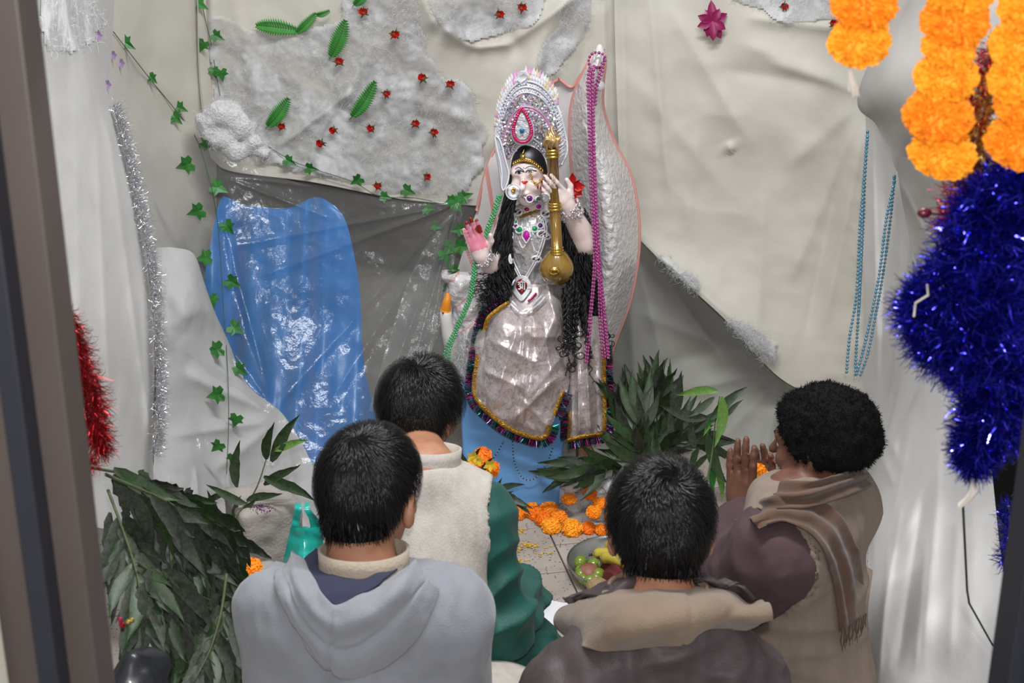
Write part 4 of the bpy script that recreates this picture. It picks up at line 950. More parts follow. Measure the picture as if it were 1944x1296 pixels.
# ------------------------------------------------------------------ leafy branches of long narrow leaves
_leafmesh = {}
def long_leaf_mesh(kind, mat):
    k_ = (kind, mat.name)
    if k_ in _leafmesh: return _leafmesh[k_]
    rr = random.Random(kind*7+3); n = 9; V = []; bend = rr.uniform(-.25, .35); tw = rr.uniform(-.5, .5); wv = rr.uniform(0, 6)
    for i in range(n):
        u = i/(n-1); w_ = .115*math.sin(math.pi*min(1, u*.97+.03)**.8)*(1-.25*u)+.003; z = bend*u*u*.6; x0 = .08*math.sin(u*3+wv)
        for e in (-1, 0, 1):
            V.append((x0+e*w_, u, z+abs(e)*.05*(1 if i % 2 else .2)+e*tw*.05*u+.012*math.sin(i*2.1+wv)*abs(e)))
    me = bpy.data.meshes.new('leaf'); me.from_pydata(V, [], [tuple(f) for f in grid_faces(n, 3).tolist()]); me.polygons.foreach_set('use_smooth', [True]*len(me.polygons)); me.materials.append(mat); _leafmesh[k_] = me; return me
def place_leaf(c, tip, nrm, L_, mat, parent, kind=None):
    me = long_leaf_mesh(R.randrange(6) if kind is None else kind, mat); o = bpy.data.objects.new('leaf', me); SC.collection.objects.link(o); o.parent = parent
    Mt = frame_m(tip, nrm).to_4x4(); Mt.translation = Vector(c)-ORG[parent.name]; o.matrix_local = Mt @ Matrix.Scale(L_, 4); return o
def branch(label, pts, n, L_=(.09, .15), droop=.3, mats=(dark_m, dust_m), spread=1., start=.15, rad=.003, group=None, stemc=(.06, .075, .03), up=0.):
    P = [Vector(p) for p in pts]; t = thing('leafy_branch', label, 'branch', tuple(P[0]), group); C = bezpts(P, 24); V, Fc = tube(C, list(np.linspace(rad, rad*.4, 24)), 6)
    obj('stem', V, Fc, M('twig_%02d' % int(stemc[0]*100), stemc, .7, c2=tuple(x*1.5 for x in stemc), cs=60), t)
    for k in range(n):
        u = start+(1-start)*(k+.5)/n; i = min(22, int(u*23)); c = C[i].lerp(C[i+1], u*23-i); ax = (C[i+1]-C[i]).normalized(); a = k*2.4+R.uniform(-.4, .4)
        sd = ax.orthogonal().normalized(); sd = (sd*math.cos(a)+ax.cross(sd)*math.sin(a)); d = (ax*(.55+.6*u)+sd*.8*spread*(1-.4*u)+Vector((0, 0, -droop+up))).normalized()
        Ls = R.uniform(*L_); nr = Vector((R.uniform(-.6, .6), -1, R.uniform(.0, 1.))); place_leaf(c+d*.006, d, nr, Ls, R.choice(mats), t)
    return t
# left heap of cut branches by the door
lb = [
 ('long branch arching highest over the left heap of leaves', [at(160, 885, 2.15), at(260, 905, 2.25), at(370, 945, 2.4), at(440, 1000, 2.5)], 22, .5),
 ('branch lying across the middle of the left heap, lime green at its bend', [at(200, 900, 2.1), at(330, 960, 2.2), at(410, 1030, 2.3), at(465, 1120, 2.35)], 26, .9),
 ('branch low in the left heap with a bare grey stem', [at(260, 1070, 2.0), at(340, 1110, 2.1), at(400, 1140, 2.2), at(470, 1165, 2.3)], 16, .8),
 ('bushy branch at the left of the heap against the door frame', [at(205, 930, 2.2), at(235, 1010, 2.12), at(260, 1090, 2.0), at(270, 1160, 1.95)], 24, .6),
 ('drooping branch in the centre of the left heap', [at(300, 930, 2.35), at(320, 1020, 2.3), at(330, 1120, 2.2), at(340, 1220, 2.1)], 24, .7),
 ('branch hanging at the right side of the left heap', [at(390, 990, 2.45), at(400, 1080, 2.4), at(400, 1170, 2.3), at(410, 1260, 2.2)], 22, .7),
 ('branch at the foot of the left heap near the grey sweatshirt', [at(430, 1090, 2.2), at(420, 1160, 2.1), at(400, 1230, 2.0), at(370, 1290, 1.9)], 16, .8),
 ('branch filling the middle of the left heap, leaves hanging straight down', [at(250, 960, 2.35), at(310, 990, 2.35), at(370, 1030, 2.3), at(420, 1080, 2.3)], 26, .9),
 ('lowest branch of the left heap touching the tiles', [at(290, 1130, 2.1), at(340, 1170, 2.1), at(390, 1200, 2.1), at(430, 1210, 2.1)], 22, .8),
 ('branch hidden at the back of the left heap', [at(230, 950, 2.5), at(300, 1000, 2.5), at(360, 1060, 2.45), at(420, 1130, 2.4)], 24, .6)]
for l_, p_, n_, dr in lb: branch(l_, p_, n_+26, (.08, .14), dr+.25, (dark_m, dust_m, dust_m, dust_m), group='cut branches heaped by the door')
# upright sprig in front of the crumpled sheet
t = branch('upright leafy sprig in front of the white sheet, broad dark leaves at its tip', [at(400, 1080, 2.75), at(445, 985, 2.85), at(485, 930, 2.9), at(512, 850, 2.95)], 0, group=None)
for px, py, ang, L_, m in ((508, 872, 78, .105, dark_m), (510, 872, 52, .13, dark_m), (520, 850, 12, .085, pale_m), (505, 925, 38, .10, dark_m), (505, 898, -38, .13, dark_m), (470, 955, 22, .09, dark_m), (470, 950, 160, .10, dark_m),
                           (452, 925, 85, .115, dark_m), (440, 985, 65, .06, dark_m), (452, 975, -50, .09, ivy_m), (430, 1020, -80, .09, ivy_m), (410, 1000, 100, .10, dark_m), (430, 1010, 45, .12, dark_m), (400, 1060, 130, .10, dark_m), (420, 1050, 70, .08, dark_m),
                           (430, 940, 200, .07, dark_m), (462, 1000, -20, .07, dark_m)):
    a = math.radians(ang); place_leaf(at(px, py, 2.88), (math.cos(a), R.uniform(-.15, .15), math.sin(a)), (R.uniform(-.3, .3), -1, .3), L_, m, t)
# right heap beside the blue plinth
rb = [
 ('tallest branch in the right heap, tip pointing straight up', [at(1215, 905, 3.55), at(1228, 850, 3.6), at(1238, 790, 3.62), at(1240, 750, 3.62)], 26),
 ('branch leaning left in the right heap', [at(1230, 920, 3.5), at(1205, 870, 3.5), at(1190, 810, 3.52), at(1178, 770, 3.52)], 22),
 ('branch leaning right over the man with glossy hair', [at(1230, 900, 3.5), at(1260, 860, 3.5), at(1290, 830, 3.5), at(1310, 830, 3.5)], 18),
 ('branch lying low towards the plinth', [at(1260, 880, 3.55), at(1200, 880, 3.5), at(1140, 890, 3.45), at(1105, 895, 3.45)], 22),
 ('branch at the front of the right heap', [at(1240, 930, 3.4), at(1220, 880, 3.42), at(1210, 840, 3.42), at(1212, 790, 3.45)], 22),
 ('branch at the back of the right heap', [at(1250, 900, 3.7), at(1262, 840, 3.75), at(1270, 790, 3.78), at(1262, 755, 3.8)], 20)]
for l_, p_, n_ in rb: branch(l_, p_, n_+6, (.09, .15), .0, (dark_m, dust_m, dark_m), spread=.7, group='branches stacked beside the plinth')
t = branch('sprig with drooping pale young leaves, left of the joined palms', [at(1340, 925, 3.3), at(1352, 860, 3.4), at(1358, 800, 3.42), at(1366, 752, 3.45)], 0)
for px, py, ang, L_, m in ((1368, 752, -95, .14, pale_m), (1362, 748, 177, .115, pale_m), (1358, 758, 205, .10, dark_m), (1345, 790, 35, .13, dark_m), (1372, 790, 38, .07, dark_m), (1345, 790, 165, .14, dust_m), (1355, 800, 235, .05, pale_m), (1350, 790, -95, .06, ivy_m),
                           (1338, 825, -62, .15, dark_m), (1352, 840, -50, .10, dark_m), (1325, 850, 110, .10, dust_m), (1355, 870, -85, .11, ivy_m), (1342, 860, -115, .08, dark_m), (1358, 890, -75, .09, pale_m), (1330, 850, -110, .09, dark_m)):
    a = math.radians(ang); place_leaf(at(px, py, 3.42), (math.cos(a), R.uniform(-.15, .15), math.sin(a)), (R.uniform(-.3, .3), -1, .3), L_, m, t)

# ------------------------------------------------------------------ marigolds
mari = [M('marigold_%s' % n_, c, .75, c2=c2, cs=30, sub=.0) for n_, c, c2 in (('orange', (.95, .27, .004), (.98, .36, .01)), ('amber', (.98, .36, .008), (1, .46, .02)), ('deep', (.90, .18, .002), (.95, .26, .004)))]
_mm = {}
def mari_mesh(kind, mat, n=150, flat=.62):
    k_ = (kind, mat.name, n)
    if k_ in _mm: return _mm[k_]
    rr = random.Random(kind*13+1); V = []; Fc = []
    for k in range(n):
        z = 1-1.75*(k+.5)/n; a = k*2.39996; s = math.sqrt(max(0, 1-z*z)); d = Vector((s*math.cos(a), s*math.sin(a), z*flat)); nn = d.normalized(); tx = nn.orthogonal().normalized(); ty = nn.cross(tx); b = rr.uniform(0, 6.3)
        e = tx*math.cos(b)+ty*math.sin(b); g = nn.cross(e); w_ = rr.uniform(.14, .2)*(150/n)**.5; h_ = rr.uniform(.14, .24); i = len(V); r0 = rr.uniform(.86, 1.0)
        V += [d*r0*.82-e*w_*.4, d*r0*.82+e*w_*.4, d*r0+e*w_+nn*h_*.3+g*.05, d*r0+nn*h_*.5+g*.10, d*r0-e*w_+nn*h_*.3-g*.02]
        Fc += [(i, i+1, i+2, i+3), (i, i+3, i+4)]
    i = len(V); S, SF = sphere((0, 0, 0), .84, 12, 8, (1, 1, flat)); V += S; Fc += [tuple(x+i for x in f) for f in SF]
    me = bpy.data.meshes.new('marigold'); me.from_pydata([tuple(v) for v in V], [], Fc); me.polygons.foreach_set('use_smooth', [False]*len(me.polygons)); me.materials.append(mat); _mm[k_] = me; return me
def marigold_obj(name, c, r, axis, mat, parent=None, n=150, sq=1.):
    o = bpy.data.objects.new(name, mari_mesh(R.randrange(3), mat, n)); SC.collection.objects.link(o); Mt = (frame_m(Vector(axis).orthogonal(), axis)).to_4x4() @ Matrix.Diagonal((r, r, r*sq, 1))
    if parent is not None: Mt.translation = Vector(c)-ORG[parent.name]; o.parent = parent; o.matrix_local = Mt
    else: Mt.translation = Vector(c); o.matrix_world = Mt; ORG[o.name] = Vector(c)
    return o
def garland(label, heads, Y, tassel=None):
    P = [at(px, py, Y) for px, py, *_ in heads]; t = thing('marigold_garland', label, 'garland', tuple(P[0]), 'marigold strings hung from the top of the doorway')
    for (px, py, rx_, ry_, *ax), c in zip(heads, P):
        marigold_obj('flower_head', c, rx_*Y/FPX*1.0, ax[0] if ax else (R.uniform(-.25, .25), -.5, 1), R.choice(mari[:2]), t, 420, sq=ry_/rx_*1.5)
    V, Fc = tube([Vector((P[0].x, P[0].y, 2.0))]+P, .0012, 5); obj('thread', V, Fc, M('string_white', (.6, .55, .48), .9), t)
    if tassel:
        mb = MB(); a = at(*tassel[0], Y); b = at(*tassel[1], Y)
        for k in range(16):
            e = Vector((R.uniform(-.5, .5), R.uniform(-.5, .5), 0))*.012; mb.add(*tube([a, a.lerp(b, .5)+e*.4, b+e+Vector((0, 0, R.uniform(-.004, .004)))], .0008, 4))
        mb.build('tassel', M('string_white', (.6, .55, .48), .9), t)
    return t
garland('short string of two marigold heads ending in a white thread tassel', [(1648, -65, 58, 45), (1640, 8, 60, 44), (1632, 80, 57, 42)], 1.45, ((1610, 116), (1622, 176)))
garland('middle string of marigolds, its five heads swelling downwards', [(1822, -95, 60, 50), (1818, -25, 66, 50), (1812, 40, 62, 48), (1800, 92, 50, 34), (1796, 146, 58, 42), (1782, 222, 66, 50), (1790, 292, 64, 36)], 1.42)
garland('right string of marigolds cut off by the picture edge', [(1965, -60, 60, 50), (1955, 20, 58, 48), (1940, 85, 58, 50), (1938, 150, 60, 48), (1948, 205, 60, 36), (1938, 270, 66, 44)], 1.38)
fl = [(958, 968, .024, 'half hidden under the dark leaf'), (983, 974, .023, 'with a dark eye, leftmost of the clear row'), (1008, 968, .026, 'next right of the dark-eyed one on the left'), (1018, 975, .024, 'partly in front of its left neighbour'), (1042, 968, .028, 'largest of the back of the row, touching the plinth'), (1062, 982, .024, 'behind the two brightest ones'),
      (1033, 985, .026, 'wedged in the middle of the cluster'), (1047, 998, .027, 'bright amber, front of the cluster'), (1086, 1002, .029, 'largest bright amber one in front'), (1117, 1002, .021, 'with a green eye, left of the front pair at right'), (1144, 1006, .020, 'with a green eye, right end of the front row'),
      (1081, 946, .020, 'lying alone on its side on the cotton'), (1120, 937, .020, 'topmost on the cotton'), (1139, 955, .021, 'below the topmost one on the cotton'), (1127, 972, .021, 'flat on the cotton, below two others'), (1162, 978, .02, 'tucked beside the black-haired head')]
for k, (px, py, r, lb_) in enumerate(fl):
    on = k >= 11; c = atz(px, py, r*.55+(.05 if on else 0)); o = marigold_obj('marigold', c, r, (R.uniform(-.2, .2), -.55, 1), mari[1] if k in (7, 8) else mari[2] if k % 3 == 0 else mari[0], None, 150, .8)
    tag(o, 'orange marigold '+lb_, 'flower', 'marigolds laid at the foot of the plinth')
    if k in (1, 9, 10, 14, 11):
        ey_ = []; V, Fc = sphere(c+Vector((0, -.5, 1)).normalized()*r*.55, r*.32, 8, 6, (1, 1, .5)); obj('flower_eye', [list((Vector(p)-c).to_tuple()) for p in V], Fc, M('eye_green', (.16, .10, .01), .8), None) if False else None
puff('cotton wool cloud on the floor between plinth and branches', [(atz(x, y, .012), r) for x, y, r in ((1070, 935, .028), (1095, 910, .035), (1125, 920, .036), (1100, 950, .03), (1150, 950, .034), (1175, 930, .036), (1140, 975, .026), (1170, 990, .024), (1110, 895, .036), (1190, 960, .034), (1085, 960, .024), (1060, 915, .02), (1140, 900, .03))]+[(at(1098, 905, 3.50), .03), (at(1105, 888, 3.52), .02), (at(1165, 925, 3.45), .03), (at(1080, 925, 3.48), .022), (at(1180, 910, 3.48), .024)], .006, 9000)
# scattered yellow petals (uncountable)
mb = MB()
for (cx, cy, n_, sx, sy) in ((985, 1008, 26, 14, 6), (1000, 1036, 60, 34, 5), (975, 1045, 18, 12, 4), (1040, 1050, 12, 20, 6), (990, 1064, 26, 14, 5), (1012, 1092, 3, 3, 3), (1038, 1121, 4, 6, 3)):
    for k in range(n_):
        c = atz(cx+R.gauss(0, sx*.6), cy+R.gauss(0, sy*.6), .002); a = R.uniform(0, 6.3); d = Vector((math.cos(a), math.sin(a), R.uniform(0, .5)))*R.uniform(.004, .008); s = Vector((-math.sin(a), math.cos(a), 0))*.0025; mb.add([c-s, c+s, c+d+s*.6, c+d-s*.6], [(0, 1, 2, 3)])
o = mb.build('petals', M('yellow_petal', (.75, .45, .02), .8)); tag(o, 'yellow petals and grains scattered on the tiles', 'petals', kind='stuff')

# ------------------------------------------------------------------ tray of fruit, offering pot, bag, block
steel = M('steel', (.55, .56, .55), .28, 1.)
def lathe(c, prof, n=40, nrm=None):
    V = []
    for r, z in prof:
        for k in range(n): a = 2*math.pi*k/n; V.append(Vector(c)+Vector((math.cos(a)*r, math.sin(a)*r, z)))
    return V, grid_faces(len(prof), n, False, True)
pc = atz(1178, 1085, .01); PR = .135
V, Fc = lathe(pc, [(0.001, .0), (PR*.8, .0), (PR*.9, .008), (PR*.97, .028), (PR, .034), (PR*1.02, .034), (PR*1.0, .030), (PR*.98, .022), (PR*.9, .001), (.001, -.004)], 48)
tag(obj('steel_plate', V, Fc, steel), 'round steel plate holding the fruit, left of the man with glossy hair', 'plate')
gm = M('green_fruit', (.15, .24, .02), .28, c2=(.22, .31, .035), cs=12, coat=.4)
for k, (px, py, r, lb_) in enumerate(((1102, 1066, .019, 'topmost by the bananas'), (1101, 1081, .013, 'small, at the left rim'), (1112, 1083, .015, 'pale one in the middle of the left group'), (1127, 1072, .021, 'large one below the banana ends'), (1100, 1082, .010, ''), (1102, 1090, .018, 'largest at the left rim'), (1136, 1091, .020, 'tilted one at the right of the fruits'), (1131, 1098, .017, 'between the tilted one and the lowest'), (1121, 1103, .019, 'lowest, nearest the jacket'), (1107, 1099, .015, 'dull one low at the left rim'), (1118, 1078, .014, 'half hidden in the centre'))):
    if not lb_: continue
    c = atz(px, py, .012+r); t = thing('jujube', 'green round fruit on the steel plate, '+lb_, 'fruit', tuple(c), 'green fruits on the plate'); V, Fc = sphere(c, r, 14, 10, (1, .86, .9), rotz(R.uniform(0, 3))); obj('flesh', V, Fc, gm, t)
    V, Fc = tube([c+Vector((r*.85, -.003, .004)), c+Vector((r*1.05, -.004, .007))], .0014, 5); obj('stalk', V, Fc, M('stalk', (.12, .08, .03), .8), t)
bm = M('banana_yellow', (.62, .48, .05), .5, c2=(.55, .44, .06), cs=20)
for k, (p0, p1, p2, lb_) in enumerate((((1126, 1052), (1150, 1050), (1190, 1062), 'front'), ((1148, 1042), (1168, 1032), (1200, 1040), 'back'), ((1140, 1058), (1165, 1060), (1200, 1078), 'lowest'))):
    P = [atz(*p0, .045+.012*k), atz(*p1, .055+.012*k), atz(*p2, .045+.012*k)]; C = bezpts(P, 16); t = thing('banana', 'yellow banana on the steel plate, '+lb_+' of the bunch', 'fruit', tuple(P[0]), 'bananas on the plate')
    V, Fc = tube(C, [.003, .007, .013]+[.0155]*10+[.013, .009, .004], 6); obj('peel', V, Fc, bm, t); V, Fc = tube([C[0]+(C[0]-C[2]).normalized()*.012, C[0]], .0035, 6); obj('banana_tip', V, Fc, M('dark_tip', (.06, .04, .02), .8), t)
c = atz(1118, 1088, .03); V, Fc = sphere(c, .03, 16, 12, (1, 1, .8)); tag(obj('apple', [Vector(p)+Vector((0, 0, .002*math.sin(i))) for i, p in enumerate(V)], Fc, M('apple_red', (.25, .07, .05), .5, c2=(.32, .14, .09), cs=40)), 'dull red fruit in the middle of the green ones', 'fruit')
c = atz(1134, 1112, .03); V, Fc = sphere(c, .028, 14, 10, (1, .9, .8)); V = [Vector(p)+Vector((0, 0, .003*math.sin(9*i))) for i, p in enumerate(V)]; tag(obj('coconut', V, Fc, M('husk', (.36, .25, .13), .95, bump=.6, bs=120)), 'tan husky fruit at the lower rim of the plate', 'fruit')
rc = M('red_cloth_dark', (.16, .02, .025), .8, c2=(.11, .012, .018), cs=25)
C = [[tuple(atz(x, y, z)) for x, y, z in row] for row in ([(1136, 1078, .03), (1160, 1062, .06), (1200, 1060, .05)], [(1140, 1092, .03), (1170, 1082, .07), (1205, 1080, .05)], [(1152, 1110, .03), (1180, 1105, .05), (1210, 1102, .04)])]
G = surf(C, 24, 24).reshape(-1, 3); G[:, 2] += .006*np.sin(G[:, 0]*260+G[:, 1]*120); o = obj('red_cloth', G, grid_faces(24, 24), rc); tag(o, 'folded dark red cloth at the right of the plate', 'cloth')
# offering pot wrapped in red with flowers and leaves
pc = at(922, 975, 3.20); pc.z = .012; t = thing('offering_pot', 'red cloth-wrapped offering pot topped with marigolds, beside the cream waistcoat', 'pot', tuple(pc))
V, Fc = lathe(pc, [(.001, 0), (.045, 0), (.065, .03), (.072, .07), (.066, .12), (.060, .165), (.064, .175), (.055, .175), (.05, .1), (.001, .1)], 36); V = [Vector(v)+Vector((0, 0, .0)) for v in V]; obj('pot_body', V, Fc, M('red_wrap', (.42, .015, .02), .6, c2=(.35, .01, .02), cs=15, bump=.3, bs=60), t)
V, Fc = tube([pc+Vector((.045, -.055, .17)), pc+Vector((.05, -.062, .09)), pc+Vector((.045, -.055, .02))], .004, 6); obj('yellow_ribbon', V, Fc, M('yellow_ribbon', (.75, .55, .03), .5), t)
pt = pc+Vector((0, 0, .18)); k = 0
for px, py, r in ((878, 888, .021), (915, 868, .026), (911, 878, .02), (918, 898, .02), (914, 905, .018), (934, 893, .018), (938, 886, .014), (895, 880, .012), (905, 895, .014)):
    c = at(px, py, 3.14+.01*(k % 3)); m_ = mari[(0, 2, 0, 0, 2, 0, 2, 1, 1)[k]]; o = marigold_obj('marigold', c, r, (R.uniform(-.5, .5), -1, .8), m_, None, 90, .8); k += 1
    tag(o, 'small orange marigold on the offering pot, '+('leftmost, by the green collar', 'largest, on top', 'deep orange under the top one', 'in the middle of the front', 'hanging lowest over the rim', 'at the right rim', 'at the far right, upper one', 'tiny one at the upper left', 'small amber one in the centre')[k-1], 'flower', 'marigolds on the offering pot')
for k, (px, py) in enumerate(((898, 866), (930, 882), (900, 898), (885, 893), (906, 873))):
    c = at(px, py, 3.11); mb = MB()
    for j in range(5):
        a = j*1.26+k; d = Vector((math.cos(a), -.3, math.sin(a))); s = Vector((-math.sin(a), 0, math.cos(a))); mb.add([c, c+d*.009-s*.006, c+d*.018, c+d*.009+s*.006], [(0, 1, 2, 3)])
    o = mb.build('yellow_blossom', M('yellow_bloom', (.8, .55, .03), .6)); tag(o, 'small yellow blossom on the offering pot, '+('topmost', 'rightmost', 'lowest', 'leftmost', 'between the top marigold and the left ones')[k], 'flower', 'yellow blossoms on the offering pot')
t2 = thing('leaf_sprig', 'sprig of dark leaves resting against the base of the blue plinth', 'leaves', tuple(at(942, 945, 3.1)))
for px, py, ang, L_ in ((945, 935, -35, .10), (945, 940, 80, .055), (940, 935, 20, .08), (938, 945, -15, .10), (948, 948, 35, .045), (915, 900, 60, .06), (890, 880, 120, .05), (900, 878, 70, .05)):
    a = math.radians(ang); place_leaf(at(px, py, 3.12), (math.cos(a), -.1, math.sin(a)), (.2, -1, .8), L_, leafmat('dark_leaf', (.012, .03, .012), (.02, .045, .015)) if 'dark_leaf' not in MATS else MATS['dark_leaf'], t2, 1)
# teal plastic carrier bag
BY = 2.72
bagm = M('teal_plastic', (.015, .42, .34), .25, c2=(.02, .5, .42), cs=16, bump=.35, bs=25, coat=.3, alpha=.9)
t = thing('carrier_bag', 'thin teal plastic carrier bag standing by the grey blocks', 'bag', tuple(at(575, 1085, BY)))
for dy, nm in ((0, 'front_sheet'), (.05, 'back_sheet')):
    C = [[(x, y, BY+dy+o) for x, y, o in row] for row in ([(552, 1000, 0), (566, 1000, -.01), (578, 1000, -.015), (594, 1000, -.01), (612, 1000, 0)], [(543, 1040, 0), (560, 1040, -.02), (578, 1040, -.03), (597, 1040, -.02), (614, 1040, 0)], [(536, 1085, 0), (558, 1085, -.03), (578, 1085, -.05), (597, 1085, -.03), (615, 1085, 0)], [(534, 1240, 0), (558, 1244, -.03), (578, 1248, -.05), (597, 1244, -.03), (618, 1240, 0)])]
    G = surf(C, 24, 26); Wd = atA(G); Wd[..., 1] += .005*fbm(Wd*30); Wd = Wd.reshape(-1, 3); obj(nm, Wd, grid_faces(24, 26), bagm, t)
for x0, x1, xt0, xt1 in ((552, 568, 562, 572), (590, 613, 580, 588)):
    for dy in (0, .05):
        C = [[(xt0, 952, BY+.025), (xt1, 952, BY+.02)], [(xt0-3, 965, BY+dy*.6), (xt1+1, 965, BY+dy*.6)], [((x0*2+xt0)/3, 985, BY+dy), ((x1*2+xt1)/3, 985, BY+dy)], [(x0, 1003, BY+dy), (x1, 1003, BY+dy)]]
        G = surf(C, 16, 8); Wd = atA(G); Wd[..., 1] += .006*fbm(Wd*30); obj('handle', Wd.reshape(-1, 3), grid_faces(16, 8), bagm, t)
# rough concrete blocks with coloured powder, marigold on top
def rough_block(name, label, P0, size, rot, mat):
    hx, hy, hz = np.array(size)/2; Rm = np.array(rotz(rot)); c = np.array(P0)+np.array((0, 0, hz))
    def f(P):
        q = (P-c)@Rm; a = np.abs(q)-np.array((hx, hy, hz))+.01; return np.linalg.norm(np.maximum(a, 0), axis=1)+np.minimum(a.max(1), 0)-.01+.005*fbm(P*30)
    r_ = math.hypot(hx, hy)+.03; V, Fq = nets(f, c-np.array((r_, r_, hz+.03)), c+np.array((r_, r_, hz+.03)), .012); return tag(obj(name, V, Fq, mat), label, 'block')
b1 = rough_block('concrete_block', 'tall rough grey block behind the teal bag, purple powder on top', (at(492, 960, 2.90).x, 2.94, 0), (.15, .15, .33), .5, concrete)
b2 = rough_block('concrete_block', 'low rough grey block with pink stains under the lone marigold', (at(470, 1080, 2.66).x, 2.68, 0), (.13, .12, .27), .25, concrete)
tb = bvh_of(b1, b2); pm = M('purple_powder', (.16, .02, .16), 1.); mb = MB()
for cx, cy, n_, sx, sy in ((497, 964, 220, 9, 4), (455, 1035, 50, 8, 3), (460, 1050, 40, 6, 14), (478, 1100, 24, 10, 3)):
    for k in range(n_):
        h0, nn = hit(tb, cx+R.gauss(0, sx), cy+R.gauss(0, sy), .001)
        if h0 is None: continue
        s = .0018; mb.add([h0+Vector((-s, 0, -s)), h0+Vector((s, 0, -s)), h0+Vector((0, 0, s))], [(0, 1, 2)])
if mb.n: tag(mb.build('coloured_powder', pm), 'purple and pink powder sprinkled on the grey blocks', 'powder', kind='stuff')
h0, _ = hit(tb, 478, 1086, .012); h0 = h0 or at(478, 1086, 2.6)
tag(marigold_obj('marigold', h0+Vector((0, 0, .012)), .024, (.1, -.6, 1), mari[0], None, 150, .7), 'lone orange marigold on the low grey block at left', 'flower')
# marigold between the joined palms
cm_ = (JC['wl']+JC['wr'])/2; tag(marigold_obj('marigold', at(1437, 900, 2.67), .024, (.1, -1, .3), mari[0], None, 150, .8), 'orange marigold held between the joined palms', 'flower')
# white paper on the floor behind the brown jacket
V, Fc = [], None
C = [[tuple(atz(x, y, .004)) for x, y in row] for row in ([(1002, 1146), (1040, 1139), (1078, 1146)], [(990, 1165), (1040, 1165), (1095, 1165)], [(985, 1190), (1040, 1190), (1105, 1190)])]
G = surf(C, 10, 16).reshape(-1, 3); G[:, 2] += .003*np.abs(fbm(G*20)); tag(obj('paper_sheet', G, grid_faces(10, 16), M('paper_white', (.8, .8, .82), .8)), 'white paper lying on the tiles behind the green shirt knee', 'paper')
# wooden stick
V, Fc = box((at(1107, 868, 3.62).x, 3.62, .13), (.035, .03, .28), .2); tag(obj('wooden_stake', V, Fc, M('raw_wood', (.42, .27, .14), .8, c2=(.33, .2, .1), cs=30, stretch=(3, 3, .3)), smooth=False), 'short wooden stake standing behind the sari hem at right', 'stake')

# ------------------------------------------------------------------ door frame, tinsel, bead strings
fm = M('brown_steel', (.075, .058, .05), .5, c2=(.062, .048, .042), cs=4, spec=.4); gk = M('black_gasket', (.012, .013, .02), .45); cw = M('cream_paint', (.62, .60, .50), .6)
DY = 1.12
def upright(name, pxm, wpx, Y, dep, mat, kind='structure', zt=2.6, label=None, cat=None, lean=0.):
    c = at(pxm, 648, Y); w_ = wpx*Y/FPX/cP; V, Fc = box((c.x, Y+dep/2, zt/2-.05), (w_, dep, zt+.1)); o = obj(name, V, Fc, mat, smooth=False)
    md = o.modifiers.new('edge', 'BEVEL'); md.width = .002; md.segments = 2; return tag(o, label, cat, kind=kind)
V, Fc = box((.05, 1.47, 2.02), (1.5, .16, .05)); tag(obj('trim_6', V, Fc, fm, smooth=False), kind='structure')
upright('trim_1', 64, 92, DY, .05, fm); upright('trim_2', 6, 42, DY-.03, .05, gk); upright('door_1', -69, 118, DY-.02, .05, fm); upright('trim_3', -150, 90, DY-.06, .03, cw)
o = upright('trim_4', 2054, 98, DY+.02, .05, gk); upright('trim_5', 2080, 20, DY, .05, fm)
def tinsel(label, path, radius, n, mat, L_, width=.0012, Y=None, extra=None, core=.002, group=None, bias=None, thick=None):
    P = [Vector(p) for p in path]; t = thing('tinsel_garland', label, 'tinsel', tuple(P[0]), group); C = bezpts(P, 60); V, Fc = tube(C, core, 6); obj('cord', V, Fc, M('tinsel_cord', (.3, .3, .32), .5, .6), t)
    A = np.array([list(c) for c in C]); u = RN.uniform(0, 59, n); i = np.minimum(u.astype(int), 58); base = A[i]+(A[i+1]-A[i])*(u-i)[:, None]
    rad = np.interp(u/59, np.linspace(0, 1, len(radius)), radius) if hasattr(radius, '__len__') else np.full(n, radius); d = RN.normal(size=(n, 3)); d /= np.linalg.norm(d, axis=1)[:, None]
    if bias is not None: d += np.array(bias)
    fr = RN.uniform(.0, 1, n)**.6; roots = base+d*(rad*fr*.8)[:, None]; Vs, Qs = strips(roots, d+RN.normal(size=(n, 3))*.45, RN.uniform(L_*.5, L_, n), width, 3, .35); obj('foil_strips', Vs, Qs, mat, t, kind='stuff'); return t
bf = M('blue_foil', (.04, .04, .60), .13, .9, c2=(.01, .01, .24), cs=40); rf = M('red_foil', (.5, .01, .015), .25, .85); gf = M('gold_foil', (.75, .52, .12), .22, .95); sf = M('silver_foil', (.72, .72, .74), .22, .95); pf = M('pink_foil', (.55, .03, .12), .25, .85)
YB = 1.5
tinsel('big bunch of deep blue tinsel hanging at the right under the marigolds', [at(1960, 330, YB), at(1890, 400, YB), at(1860, 480, YB), at(1850, 560, YB), at(1860, 640, YB), at(1885, 700, YB), at(1880, 780, YB), at(1855, 840, YB), at(1850, 880, YB)], [.045, .05, .06, .075, .072, .055, .04, .022, .01], 26000, bf, .032, .0017)
tinsel('blue tinsel lump bulging left from the big bunch', [at(1900, 540, YB+.03), at(1800, 550, YB+.03), at(1755, 590, YB+.03), at(1790, 660, YB+.03), at(1880, 700, YB+.03)], [.04, .04, .035, .035, .04], 14000, bf, .03, .0016)
tinsel('blue tinsel running down along the right door jamb', [at(1950, 420, YB+.08), at(1935, 600, YB+.06), at(1920, 740, YB+.06), at(1925, 830, YB+.1)], [.05, .06, .04, .02], 9000, bf, .03, .0016)
tinsel('thin blue tinsel low beside the right door jamb', [at(1915, 960, 1.9), at(1918, 1020, 1.9), at(1908, 1070, 1.9)], .012, 700, bf, .025, .0014)
